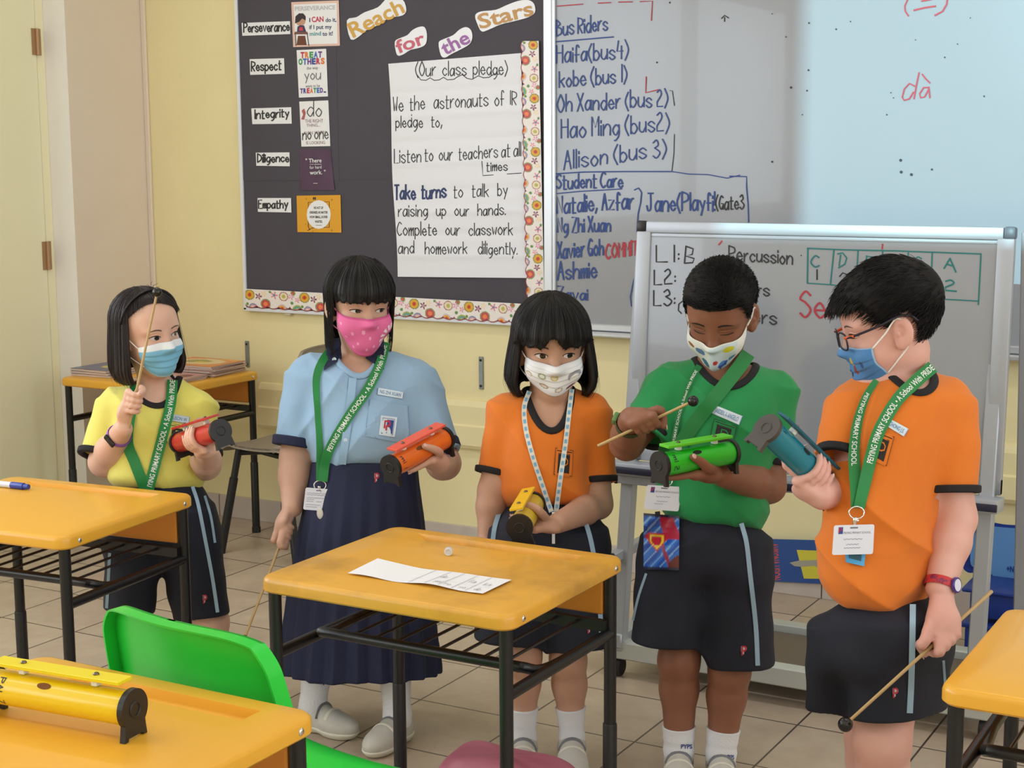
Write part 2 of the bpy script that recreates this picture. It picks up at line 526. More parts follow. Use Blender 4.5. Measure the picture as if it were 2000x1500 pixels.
# ------------------------------------------------------------ things on the front wall
def pmap(Y):                     # pixel-traced drawing laid on the vertical plane y = Y
    return lambda x, y, d: at_y(x, -y, Y-d)
def c1(*p): return [(a/2.857, b/2.857) for a, b in p]
def c2(*p): return [(440+a/3.125, b/3.125) for a, b in p]
def sheet(name, px, Y, mat, t=0.0012, parent=None, label=None, cat=None, group=None):
    m3 = pmap(Y)
    V, F = prism([(a, -b) for a, b in px][::-1], t, m3)
    o = obj(name, V, F, mat, parent, smooth=False)
    if label: tag(o, label, cat, group)
    return o
def letters(parent, mat, Y, items, name='lettering', d=0.002, m3=None):
    """items: ('h', text, x0, y0, x1, y1, height, width) handwriting or ('p', text, x0, y0, x1, y1, height, bold) print or ('l', pts, width) or ('d', x, y, r)"""
    m3 = m3 or pmap(Y); out = []; dots = MB(); nd = 0; mb = MB()
    for i, it in enumerate(items):
        if name in ('handwriting', 'drawing'): mb = MB()
        if it[0] == 'h':
            _, tx, x0, y0, x1, y1, h, wd = it
            mb.add(*put_hand(tx, x0, x1, -y0, h, wd, m3, d, seed=i+len(tx), y1=-y1))
        elif it[0] == 'p':
            _, tx, x0, y0, x1, y1, h, bold = it
            ln = math.hypot(x1-x0, y1-y0); ux, uy = (x1-x0)/ln, -(y1-y0)/ln
            mb.add(*put_text(tx, 0, ln, 0, h, lambda a, b, dd: m3(x0+a*ux-b*uy, -y0+a*uy+b*ux, dd), d, bold))
        elif it[0] == 'l':
            mb.add(*ribbons([np.array([(a, -b) for a, b in it[1]])], it[2], m3, d))
        elif it[0] == 'd':
            a = np.linspace(0, 2*math.pi, 9)[:-1]
            V = [m3(it[1]+it[3]*math.cos(t), -it[2]+it[3]*math.sin(t), d) for t in a]; dots.add(V, [list(range(8))]); nd += 1
        if name in ('handwriting', 'drawing') and mb.V: out.append(mb.build(name, mat, parent, smooth=False, world=True))
    if name not in ('handwriting', 'drawing') and mb.V: out.append(mb.build(name, mat, parent, smooth=False, world=True))
    if nd: o = dots.build('ink_specks', mat, parent, smooth=False, world=True); o['kind'] = 'stuff'
    return out[0] if out else None

def ink(n, c): return M('ink_'+n, c, 0.55)
K_BLUE, K_BLACK, K_RED, K_TEAL, K_NAVY = ink('blue', (44, 72, 140)), ink('black', (38, 38, 42)), ink('red', (178, 52, 66)), ink('teal', (28, 116, 116)), ink('navy', (40, 56, 104))

# pinboard covered with dark paper
YP = YW-0.022
m_dark = M('charcoal_paper', (74, 70, 80), 0.75, noise=(2.2, 0.5, (66, 62, 72)), bump=(5, 0.12))
pb = thing('pinboard', 'wide pinboard covered in charcoal paper on the yellow wall', 'pinboard', (-3.1, YW, 1.4))
TOP = 2.15
def xz(name, x0, x1, z0, z1, y0, y1, mat, parent, bev=0.002):
    V, F = box((x1-x0, abs(y1-y0), z1-z0), bev, 1)
    return obj(name, V+np.array(((x0+x1)/2, (y0+y1)/2, (z0+z1)/2)), F, mat, parent, smooth=False, world=True)
xz('backing_paper', -3.772, -2.484, 0.83, TOP, YW-0.001, YP+0.002, m_dark, pb)
xz('paper_panel', -3.770, -3.33, 1.31, TOP, YP+0.002, YP+0.0005, m_dark, pb, 0)
xz('paper_panel', -3.33, -2.49, 1.315, TOP, YP+0.003, YP+0.0012, m_dark, pb, 0)
m_pframe = M('white_frame', (226, 228, 236), 0.4)
xz('frame', -3.784, -3.770, 0.822, TOP, YW-0.001, YP-0.006, m_pframe, pb)
xz('frame', -3.784, -2.486, 0.818, 0.832, YW-0.001, YP-0.006, m_pframe, pb)
xz('catch', -3.60, -3.57, 0.808, 0.818, YW-0.001, YW-0.016, m_chrome, pb)

m_card = M('white_card', (236, 236, 242), 0.35)
m_gloss = M('laminated_white', (238, 238, 242), 0.22)
words = [('Perseverance', c1((1348, 128), (1618, 118), (1620, 190), (1352, 200)), (476, 63, 565, 60, 19)),
         ('Respect', c1((1393, 330), (1585, 325), (1588, 412), (1396, 418)), (491, 139, 549, 136, 20)),
         ('Integrity', c1((1402, 605), (1625, 598), (1628, 690), (1408, 693)), (498, 232, 564, 228, 18)),
         ('Diligence', c1((1427, 852), (1615, 850), (1617, 928), (1430, 925)), (503, 317, 564, 316, 17)),
         ('Empathy', c1((1437, 1105), (1624, 1105), (1626, 1186), (1439, 1182)), (505, 407, 562, 406, 17))]
for i, (wd, px, (x0, y0, x1, y1, h)) in enumerate(words):
    o = sheet('word_card', px, YP, m_card, 0.0014, label='white word card reading %s on the charcoal pinboard' % wd, cat='sign')
    letters(o, K_BLACK, YP, [('h', wd, x0, y0, x1, y1, h, 2.5)], d=0.0022)

m_p1 = M('peach_print', (226, 190, 178), 0.3)
p1 = c1((1625, 12), (1890, 2), (1897, 255), (1636, 263))
o = sheet('value_poster', p1, YP, m_p1, 0.0014, label='square peach bordered poster of a child at a desk reading I CAN do it', cat='poster')
sheet('poster_panel', c1((1638, 26), (1878, 16), (1884, 243), (1648, 250)), YP-0.0014, m_gloss, 0.0005, o)
letters(o, ink('pale', (192, 190, 198)), YP, [('p', 'PERSEVERANCE', 576, 21, 655, 18, 8, 0.03)], d=0.0024)
letters(o, K_NAVY, YP, [('p', 'I', 604, 43, 606, 43, 8, 0.02), ('p', 'do it,', 636, 43, 657, 42, 8, 0.02), ('p', 'if I put my', 604, 57, 648, 56, 8, 0.02), ('p', 'to it!', 630, 70, 650, 69, 8, 0.02)], d=0.0024)
letters(o, ink('crimson', (196, 44, 84)), YP, [('p', 'CAN', 609, 43, 632, 42, 10, 0.03)], d=0.0024)
letters(o, ink('aqua', (70, 150, 160)), YP, [('p', 'mind', 605, 70, 627, 69, 8, 0.02)], d=0.0024)
def blob(o, name, pts, mat, Y, d):
    m3 = pmap(Y); return obj(name, [m3(a, -b, d) for a, b in pts][::-1], [list(range(len(pts)))], mat, o, smooth=False, world=True)
def oval(cx, cy, rx, ry, n=20): return [(cx+rx*math.cos(2*math.pi*i/n), cy+ry*math.sin(2*math.pi*i/n)) for i in range(n)]
blob(o, 'drawing', oval(587, 41, 9.5, 10), ink('skin', (196, 150, 124)), YP, 0.0023)
blob(o, 'drawing', [(576, 46), (577, 32), (584, 26), (592, 26), (597, 32), (597, 40), (590, 36), (585, 42)], ink('hair', (44, 34, 44)), YP, 0.0026)
blob(o, 'drawing', [(580, 62), (581, 52), (587, 49), (594, 50), (598, 62)], ink('jacket', (58, 50, 92)), YP, 0.0024)
blob(o, 'drawing', [(584, 60), (585, 53), (591, 53), (592, 60)], ink('tee', (206, 60, 72)), YP, 0.0027)
blob(o, 'drawing', [(576, 62), (600, 62), (602, 67), (574, 67)], ink('wood', (116, 74, 62)), YP, 0.0027)
blob(o, 'drawing', [(582, 70), (596, 70), (599, 88), (579, 88)], ink('seat', (104, 58, 38)), YP, 0.0025)
letters(o, ink('slate', (60, 60, 72)), YP, [('l', [(577, 66), (578, 89)], 1.6), ('l', [(600, 66), (603, 89)], 1.6)], 'drawing', 0.0026)

o = sheet('value_poster', c1((1655, 280), (1820, 272), (1830, 538), (1668, 545)), YP, m_gloss, 0.0014, label='tall white poster with rainbow letters reading TREAT OTHERS', cat='poster')
rain = [(196, 40, 70), (230, 120, 40), (60, 150, 80), (50, 110, 190), (110, 60, 150), (40, 70, 150)]
for j, (tx, x0, x1, y, h) in enumerate((('TREAT', 587, 630, 113, 11), ('OTHERS', 583, 635, 126, 11), ('TREATED.', 586, 638, 182, 9))):
    stp = (x1-x0)/len(tx)
    for q, ch in enumerate(tx):
        letters(o, ink('rainbow%d' % ((q+j*2) % 6), rain[(q+j*2) % 6]), YP, [('p', ch, x0+q*stp, y-q*stp*0.035, x0+(q+0.88)*stp, y-q*stp*0.035, h, 0.05)], d=0.0022)
letters(o, ink('grey', (110, 110, 118)), YP, [('p', 'the way', 599, 136, 621, 135, 6, 0), ('h', 'you', 595, 156, 626, 154, 22, 1.6), ('p', 'want to be', 597, 171, 625, 170, 6, 0)], d=0.0022)
o = sheet('value_poster', c1((1670, 567), (1832, 560), (1843, 815), (1682, 818)), YP, m_gloss, 0.0014, label='tall white poster in thin letters reading do THE RIGHT THING', cat='poster')
letters(o, K_BLACK, YP, [('h', 'do', 600, 229, 628, 226, 30, 1.6), ('h', 'no one', 591, 273, 641, 270, 24, 1.6)], d=0.0022)
letters(o, ink('mauve', (150, 118, 128)), YP, [('p', 'THE RIGHT', 596, 240, 631, 239, 7, 0), ('p', 'THING...', 599, 248, 625, 247, 6, 0), ('p', 'EVEN WHEN', 594, 263, 636, 261, 6, 0), ('p', 'IS LOOKING', 598, 282, 635, 281, 6, 0)], d=0.0022)
blob(o, 'drawing', [(589, 216), (594, 212), (597, 220), (594, 234), (588, 233), (592, 224)], ink('sprite', (176, 92, 92)), YP, 0.0023)
m_plum = M('plum_laminate', (74, 48, 76), 0.2, noise=(9, 0.6, (98, 74, 104)))
o = sheet('value_poster', c1((1672, 835), (1845, 832), (1866, 1060), (1680, 1062)), YP, m_plum, 0.0014, label='dark plum poster with a small white quotation ending in work', cat='poster')
letters(o, m_gloss, YP, [('p', '" There', 597, 318, 628, 317, 8, 0.01), ('p', 'is no substitute', 605, 322, 628, 321.5, 2.5, 0), ('p', 'for hard', 605, 330, 628, 329, 6, 0), ('p', 'work. "', 605, 341, 636, 340, 8, 0.01), ('l', [(612, 358), (620, 358)], 0.8)], d=0.0022)
m_amber = M('amber_laminate', (226, 162, 44), 0.2)
o = sheet('value_poster', c1((1655, 1092), (1900, 1088), (1905, 1298), (1660, 1295)), YP, m_amber, 0.0014, label='amber poster with a white oval speech bubble under the plum poster', cat='poster')
letters(o, K_BLACK, YP, [('l', [(605, 449), (602, 443), (602, 395), (643, 394), (643, 444), (610, 445), (601, 450)], 1.2), ('p', '"', 611, 398, 617, 398, 12, 0.03), ('p', '"', 629, 452, 635, 452, 12, 0.03)], 'drawing', 0.0021)
blob(o, 'drawing', oval(622.5, 419, 23.5, 28), m_gloss, YP, 0.0026)
letters(o, K_BLACK, YP, [('p', 'NO ACT OF', 613, 408, 631, 408, 4.5, 0.03), ('p', 'KINDNESS, NO MATTER', 605, 417, 640, 417, 4.5, 0.03), ('p', 'HOW SMALL, IS EVER', 605, 426, 640, 426, 4.5, 0.03), ('p', 'WASTED.', 615, 435, 630, 435, 4.5, 0.03), ('l', [(617, 440), (628, 440)], 0.9)], d=0.0030)
letters(o, ink('ochre', (190, 126, 30)), YP, [('d', 598, 388, 1.5), ('d', 648, 390, 2), ('d', 597, 438, 1.2), ('d', 651, 410, 1.2), ('d', 648, 450, 2), ('d', 611, 452, 1.4)], 'drawing', 0.0021)

cuts = [('Reach', 'title cutout in orange letters reading Reach on the charcoal paper', [(742, 125), (800, 105), (850, 75), (930, 45), (970, 5), (1000, -15), (1080, -5), (1105, 60), (1080, 95), (1000, 110), (940, 150), (860, 185), (820, 220), (765, 240)], ((780, 230), (1098, 72), 92), (214, 166, 78)),
        ('for', 'title cutout in pink letters reading for beside the class pledge', [(1035, 255), (1060, 235), (1110, 215), (1140, 185), (1180, 165), (1215, 165), (1230, 205), (1225, 265), (1190, 290), (1130, 305), (1090, 330), (1055, 340), (1040, 310)], ((1056, 326), (1226, 262), 78), (206, 100, 122)),
        ('the', 'title cutout in purple letters reading the above the class pledge', [(1302, 262), (1330, 240), (1390, 215), (1430, 180), (1470, 165), (1500, 185), (1508, 230), (1490, 270), (1440, 300), (1380, 330), (1340, 352), (1315, 335)], ((1340, 338), (1500, 255), 84), (160, 104, 172)),
        ('Stars', 'title cutout in tan letters reading Stars nearest the whiteboard', [(1525, 95), (1560, 70), (1650, 60), (1720, 30), (1790, 5), (1850, 0), (1885, 25), (1890, 75), (1850, 105), (1760, 130), (1680, 150), (1610, 180), (1565, 192), (1540, 150)], ((1555, 176), (1885, 88), 88), (198, 150, 92))]
for wd, lab, poly, (a, b, h), colr in cuts:
    px = [tuple(p) for p in spline(np.array(c2(*poly)), 3, True)]
    o = sheet('title_cutout', px, YP, m_card, 0.0016, label=lab, cat='sign')
    (ax, ay), (bx, by) = c2(a, b)
    letters(o, ink('title_'+wd, colr), YP, [('p', wd, ax, ay, bx, by, h/3.125, 0.02)], d=0.0026)

# class pledge: creased flip-chart sheet
PC = [(758.4, 124.5), (1017.4, 103.7), (1029.7, 543), (776.2, 540.5)]
def bil(C, u, v):
    (a, b, c, d) = [np.array(p, float) for p in C]
    return (a*(1-u)+b*u)*(1-v)+(d*(1-u)+c*u)*v
folds = [0.14, 0.25, 0.37, 0.47, 0.60, 0.70, 0.80, 0.90]
def pledge(u, v):
    q = bil(PC, u, v); q = q+np.array([1.5*math.sin(v*9)*(1-u), 0])
    return pmap(YP)(q[0], -q[1], pl_d(u, v))
def pl_d(u, v):
    d = 0.004+0.0016*math.sin(u*7+v*5)
    for i, f in enumerate(folds): d += (0.0022 if i % 2 else -0.002)*math.exp(-((v-f)/0.018)**2)
    return max(d, 0.0008)
def on_pledge(x, y, d):
    u, v = 0.5, 0.5
    for _ in range(4):
        l = bil(PC, 0, v); r = bil(PC, 1, v); u = (x-l[0])/(r[0]-l[0]); t = bil(PC, u, 0); b = bil(PC, u, 1); v = (-y-t[1])/(b[1]-t[1])
    return pmap(YP)(x, y, pl_d(min(max(u, 0), 1), min(max(v, 0), 1))+d)
V, F, _ = grid(24, 120, pledge)
pg = obj('pledge_poster', V, [f[::-1] for f in F], M('flipchart_paper', (232, 232, 240), 0.5), None)
tag(pg, 'large creased white sheet with the handwritten class pledge', 'poster')
W = 1.8
letters(pg, K_BLACK, YP, [('h', '(Our  class  pledge)', 812, 149, 991, 145, 27, W), ('l', [(815, 147), (822, 156), (832, 157), (840, 152), (848, 157), (858, 156), (866, 151), (874, 156), (886, 155), (895, 149), (903, 146), (912, 153), (922, 155), (934, 148), (944, 152), (955, 151), (966, 144), (975, 145)], 1.6),
    ('h', 'We  the   astronauts  of  IR', 768, 217, 1009, 204, 28, W), ('h', 'pledge   to,', 773, 250, 863, 248, 24, W), ('h', 'Listen to  our  teachers at all', 770, 319, 1017, 305, 27, W),
    ('h', 'times', 950, 335, 991, 333, 20, W), ('l', [(941, 315), (943, 343), (1018, 338)], 1.6), ('h', 'to   talk   by', 886, 386, 991, 382, 26, W), ('h', 'raising   up   our   hands.', 778, 423, 987, 420, 24, W),
    ('h', 'Complete   our   classwork', 776, 460, 1001, 459, 25, W), ('h', 'and    homework    diligently.', 778, 495, 1010, 497, 24, W)], 'handwriting', 0.0005, on_pledge)
letters(pg, K_NAVY, YP, [('h', 'Take  turns', 771, 390, 871, 386, 28, 3.8)], 'handwriting', 0.0005, on_pledge)

# floral border strips with a scalloped red edge
def floral(u, v):
    """u in strip heights along the strip, v 0 straight edge .. 1 scalloped edge"""
    P = 2.9; uu = u % P
    col = np.array((240, 232, 228.))
    if (math.sin(u*41+v*17)*math.sin(u*23-v*37)) > 0.86: col = np.array((222, 208, 208.))
    E = [(0.22, 0.30, 0.27, [(1, (122, 140, 60)), (0.82, (226, 168, 48)), (0.36, (196, 60, 34))]), (1.06, 0.74, 0.27, [(1, (134, 150, 84)), (0.80, (198, 70, 84)), (0.42, (240, 132, 70))]),
         (2.02, 0.30, 0.24, [(1, (160, 62, 82)), (0.84, (234, 222, 190)), (0.40, (190, 180, 84))]), (0.40, 0.98, 0.24, [(1, (128, 140, 176)), (0.72, (222, 170, 176)), (0.4, (240, 220, 200))]),
         (1.92, 0.95, 0.25, [(1, (206, 200, 210)), (0.75, (232, 164, 70)), (0.38, (204, 70, 40))]), (2.74, 0.98, 0.27, [(1, (154, 170, 76)), (0.74, (92, 160, 164)), (0.36, (222, 178, 70))]),
         (1.30, 0.10, 0.07, [(1, (90, 140, 60))]), (0.10, 0.78, 0.07, [(1, (90, 140, 60))]), (2.45, 0.62, 0.08, [(1, (90, 140, 60))]), (2.52, 0.10, 0.13, [(1, (110, 150, 70)), (0.6, (204, 80, 70))])]
    for cx, cy, r, rings in E:
        for sft in (-P, 0, P):
            q = math.hypot(uu-cx-sft, v-cy)/r
            if q < 1:
                for k, cc in rings:
                    if q < k: col = np.array(cc, float)
    for cx, cy, r, cc, ci in ((0.70, 0.36, 0.19, (122, 36, 66), (190, 150, 170)), (2.42, 0.28, 0.17, (222, 140, 176), (240, 200, 214)), (1.52, 0.26, 0.2, (220, 130, 150), (120, 130, 170)), (2.30, 1.0, 0.2, (88, 116, 160), (176, 40, 60)), (2.75, 0.45, 0.15, (226, 128, 150), (240, 190, 200)), (0.98, 0.22, 0.16, (238, 210, 168), (240, 226, 200))):
        for sft in (-P, 0, P):
            dx, dy = uu-cx-sft, v-cy; a = math.atan2(dy, dx); q = math.hypot(dx, dy)/r
            if q < 0.62+0.38*math.cos(5*a): col = np.array(cc, float)
            if q < 0.34: col = np.array(ci, float)
    sc = 0.90+0.10*abs(math.sin(math.pi*u/0.58))
    if v > sc-0.055: col = np.array((150, 38, 46.))
    return col
def border(name, C, nl, label):
    # C: straight edge start/end, scalloped edge start/end (pixels)
    L = math.hypot(C[1][0]-C[0][0], C[1][1]-C[0][1])/math.hypot(C[2][0]-C[0][0], C[2][1]-C[0][1])
    def f(u, v):
        sc = 0.90+0.10*abs(math.sin(math.pi*u*L/0.58)); vv = v*sc
        q = (np.array(C[0])*(1-u)+np.array(C[1])*u)*(1-vv)+(np.array(C[2])*(1-u)+np.array(C[3])*u)*vv
        return pmap(YP)(q[0], -q[1], 0.0085)
    def cf(u, v):
        sc = 0.90+0.10*abs(math.sin(math.pi*u*L/0.58)); return floral(u*L, v*sc)
    V, F, Cc = grid(nl, 34, f, cf)
    return tag(obj(name, V, F, PAINT('printed_border', 0.45), None, cols=Cc, smooth=False), label, 'border')
border('border_strip', [(479, 564), (1034, 594), (480, 601), (1034, 634)], 520, 'horizontal floral scalloped border along the bottom of the pinboard')
border('border_strip', [(1052, 80), (1064, 628), (1016, 80), (1028, 628)], 520, 'vertical floral scalloped border at the right of the pledge sheet')

# wall whiteboard
YB = YW-0.03
m_wb = M('whiteboard_enamel', (154, 157, 165), 0.16, coat=0.3)
wb = thing('wall_whiteboard', 'long wall mounted whiteboard with blue handwritten lists and a projected picture', 'whiteboard', (-0.8, YW, 1.45))
xz('panel', -2.45, 1.25, 0.835, 2.2, YW-0.002, YB+0.004, m_wb, wb, 0)
for a in ((-2.484, -2.452, 0.81, 2.2), (-2.452, -2.44, 0.84, 2.2), (1.24, 1.27, 0.81, 2.2)):
    xz('frame', *a, YW-0.002, YB-0.006, m_alu, wb, 0.003)
xz('frame', -2.484, 1.27, 0.818, 0.84, YW-0.002, YB-0.006, m_alu, wb, 0.003)
xz('pen_ledge', -2.484, 1.27, 0.800, 0.816, YW-0.002, YB-0.03, m_alu, wb, 0.004)
YB2 = YB+0.004
B = 2.6
letters(wb, K_BLUE, YB2, [('h', 'Bus Riders', 1087, 71, 1186, 59, 32, B), ('l', [(1080, 82), (1198, 72)], 2.6), ('h', 'Haifa(bus4)', 1087, 123, 1227, 113, 34, B), ('h', 'kobe (bus 1)', 1092, 172, 1224, 160, 33, B),
    ('h', 'Oh Xander (bus 2)', 1089, 219, 1304, 207, 34, B), ('h', 'Hao Ming (bus2)', 1096, 271, 1307, 255, 36, B), ('h', 'Allison (bus 3)', 1101, 331, 1301, 305, 36, B),
    ('l', [(1076, 340), (1140, 336), (1220, 335), (1312, 335)], 2.6), ('l', [(1312, 335), (1345, 340), (1383, 341), (1420, 348), (1445, 342)], 2.0), ('l', [(1425, 344), (1458, 345), (1458, 365), (1461, 400), (1462, 434)], 2.4),
    ('h', 'Student Care', 1087, 369, 1216, 366, 29, 3.0), ('l', [(1088, 378), (1130, 374), (1214, 369)], 2.2), ('h', 'Natalie, Azfar', 1088, 417, 1237, 408, 34, 3.2), ('l', [(1239, 371), (1247, 367), (1253, 376), (1251, 396), (1246, 418), (1244, 452)], 2.6),
    ('h', 'Jane(Playfi!', 1263, 412, 1396, 412, 35, 3.2), ('h', 'Ng Zhi Xuan', 1089, 454, 1192, 453, 29, 3.2), ('h', 'Xavier Goh', 1089, 505, 1178, 499, 33, 3.2), ('h', 'Ashmie', 1089, 548, 1165, 541, 34, 3.2), ('h', 'Zavai', 1089, 585, 1147, 586, 24, 3.0),
    ('l', [(1244, 528), (1237, 550), (1231, 580), (1233, 597), (1241, 604)], 2.2)], 'handwriting')
letters(wb, K_BLACK, YB2, [('h', '(Gate3', 1398, 409, 1453, 408, 27, 2.4), ('l', [(1308, 177), (1313, 177), (1317, 206)], 1.5), ('l', [(1317, 262), (1316, 300), (1312, 335)], 1.5), ('l', [(1409, 36), (1415, 30), (1423, 35)], 2), ('l', [(1415, 34), (1415, 42)], 2)]
    + [('d', x, y, r) for x, y, r in ((1759, 313, 3), (1760, 336, 3), (1780, 341, 3), (1820, 331, 2.2), (1633, 57, 1.8), (1545, 171, 2.4), (1508, 316, 2), (1579, 137, 2), (1576, 177, 1.8), (1567, 224, 1.4), (1922, 188, 1.8), (1732, 224, 1.6), (1580, 45, 2), (1661, 42, 1.5), (1535, 72, 1.5), (1845, 112, 1.6), (1788, 78, 1.3), (1870, 86, 1.4), (1308, 5, 1.8), (1283, 122, 1.8), (1508, 27, 1.2), (1895, 35, 1.2), (1740, 181, 1.3), (1745, 191, 1.3))], 'handwriting')
letters(wb, K_RED, YB2, [('l', [(1088, 12), (1138, 8)], 2), ('l', [(1168, 6), (1193, 5)], 2), ('l', [(1208, 4), (1235, 3.5)], 2), ('l', [(1250, 3), (1274, 2), (1272, 40)], 2), ('l', [(1262, 150), (1261, 181), (1287, 175)], 2.4), ('h', 'COMMIT', 1183, 506, 1245, 497, 28, 3.2),
    ('l', [(1773, -2), (1767, 12), (1768, 22), (1774, 31)], 3), ('l', [(1800, 2), (1818, -1)], 3), ('l', [(1785, 20), (1806, 15), (1827, 12)], 3.4), ('l', [(1850, -2), (1849, 8), (1841, 22), (1826, 30)], 3.4),
    ('l', [(1786, 168), (1776, 163), (1766, 174), (1762, 190), (1766, 196), (1776, 193), (1784, 180)], 3), ('l', [(1795, 142), (1790, 165), (1785, 193)], 3), ('l', [(1814, 171), (1804, 171), (1796, 183), (1798, 191), (1806, 189), (1814, 174)], 3), ('l', [(1814, 170), (1816, 191)], 3), ('l', [(1801, 145), (1808, 154), (1816, 162)], 3)], 'handwriting')

# metal strips screwed to the wall
for x, z0, z1, lab in ((-3.793, 0.60, 0.70, 'flat metal strip screwed to the wall behind the magazine desk'), (-2.752, 0.585, 0.70, 'flat metal strip with screws on the wall under the pinboard')):
    t = thing('metal_strip', lab, 'bracket', (x, YW, z0))
    obj('plate', *(lambda v, f: (v+np.array((0, -0.003, (z1-z0)/2)), f))(*box((0.017, 0.006, z1-z0), 0.001, 1)), m_galv, t, smooth=False)
    for zz in (0.012, z1-z0-0.012):
        V, F = lathe([(0.0045, 0), (0.0045, 0.002), (0.003, 0.004)], 10, (0, -1, 0), (0, -0.006, zz)); obj('screw', V, F, m_screw, t)

# projector hung from the ceiling throws its picture on the right half of the whiteboard
PJ = np.array((-1.05, -1.95, 2.62)); RX0, RX1, RZ0, RZ1 = -1.603, -0.45, 0.958, 2.15
pj = thing('projector', 'white projector hung from the ceiling aimed at the whiteboard', 'projector', PJ)
m_pj = M('projector_shell', (228, 228, 228), 0.4); m_blk = M('black_plastic', (24, 24, 27), 0.42)
DFR = 0.10; YF = PJ[1]+DFR
def toplane(x, z):
    t = DFR/(YB-PJ[1]); return (PJ[0]+(x-PJ[0])*t, PJ[2]+(z-PJ[2])*t)
(hx0, hz0), (hx1, hz1) = toplane(RX0, RZ0), toplane(RX1, RZ1)
mb = MB()
for x0, x1, z0, z1 in ((PJ[0]-0.15, hx0, 2.52, 2.72), (hx1, PJ[0]+0.15, 2.52, 2.72), (hx0, hx1, 2.52, hz0), (hx0, hx1, hz1, 2.72)):
    mb.box(((x0+x1)/2-PJ[0], DFR, (z0+z1)/2-PJ[2]), (x1-x0, 0.004, z1-z0))
mb.build('lens_frame', m_blk, pj, smooth=False)
mb = MB().box((0, -0.07, 0.102), (0.3, 0.34, 0.004)).box((0, -0.07, -0.102), (0.3, 0.34, 0.004)).box((0, -0.24, 0), (0.3, 0.004, 0.2)).box((0.152, -0.07, 0), (0.004, 0.34, 0.2)).box((-0.152, -0.07, 0), (0.004, 0.34, 0.2))
mb.build('housing', m_pj, pj, smooth=False)
mb = MB().tube([(0, -0.06, 0.1), (0, -0.06, ROOM_H-PJ[2])], 0.02, 12); mb.build('ceiling_pole', m_pj, pj)
l = bpy.data.lights.new('projector_beam', 'SPOT'); l.energy = 1900; l.color = (0.50, 0.92, 1.0); l.spot_size = math.radians(34); l.spot_blend = 0.05; l.shadow_soft_size = 0.0006
o = bpy.data.objects.new('projector_beam', l); o.location = PJ
o.rotation_euler = (Vector(((RX0+RX1)/2, YB, (RZ0+RZ1)/2))-Vector(PJ)).to_track_quat('-Z', 'Y').to_euler(); COL.objects.link(o)

# ------------------------------------------------------------ desks
m_desk = M('yellow_desk_plastic', (232, 170, 52), 0.34, noise=(2.3, 0.3, (206, 146, 52), 0.5, 0.78), coat=0.15)
m_desk_worn = M('worn_desk_plastic', (224, 164, 56), 0.38, noise=(4.5, 0.55, (128, 92, 48), 0.47, 0.70), coat=0.1)
m_panel = M('orange_desk_panel', (216, 138, 44), 0.45)
m_steel = M('black_steel_tube', (20, 20, 23), 0.34, spec=0.5)
m_foot = M('black_foot_tube', (26, 27, 31), 0.42)
DW, DD, DH, DT = 0.552, 0.470, 0.610, 0.030
def desk_top():
    bm = bmesh.new()
    rings = []
    # outer profile: bottom to top with rounded edge
    for ins, z in ((0.004, DH-DT), (0.0, DH-DT+0.004), (0.0, DH-0.010), (0.0015, DH-0.005), (0.005, DH-0.0012), (0.009, DH)):
        rings.append([bm.verts.new((x, y, z)) for x, y in rrect(DW-2*ins, DD-2*ins, 0.030-ins*0.6, 6)])
    n = len(rings[0])
    for a, b in zip(rings, rings[1:]):
        for i in range(n): bm.faces.new((a[i], a[(i+1) % n], b[(i+1) % n], b[i]))
    bm.faces.new(rings[0][::-1])
    gx0, gx1, gy0, gy1 = -0.19, 0.20, DD/2-0.085, DD/2-0.040
    g0 = [bm.verts.new(p) for p in ((gx0, gy0, DH), (gx1, gy0, DH), (gx1, gy1, DH), (gx0, gy1, DH))]
    g1 = [bm.verts.new(p) for p in ((gx0+0.022, gy0+0.006, DH-0.014), (gx1-0.012, gy0+0.006, DH-0.014), (gx1-0.012, gy1-0.003, DH-0.014), (gx0+0.022, gy1-0.003, DH-0.014))]
    for i in range(4): bm.faces.new((g0[i], g0[(i+1) % 4], g1[(i+1) % 4], g1[i]))
    bm.faces.new(g1)
    ed = []
    for ring in (rings[-1], g0):
        for i in range(len(ring)):
            e = bm.edges.get((ring[i], ring[(i+1) % len(ring)])); ed.append(e)
    bmesh.ops.triangle_fill(bm, use_beauty=True, edges=ed)
    bmesh.ops.recalc_face_normals(bm, faces=bm.faces[:])
    return bm_out(bm)
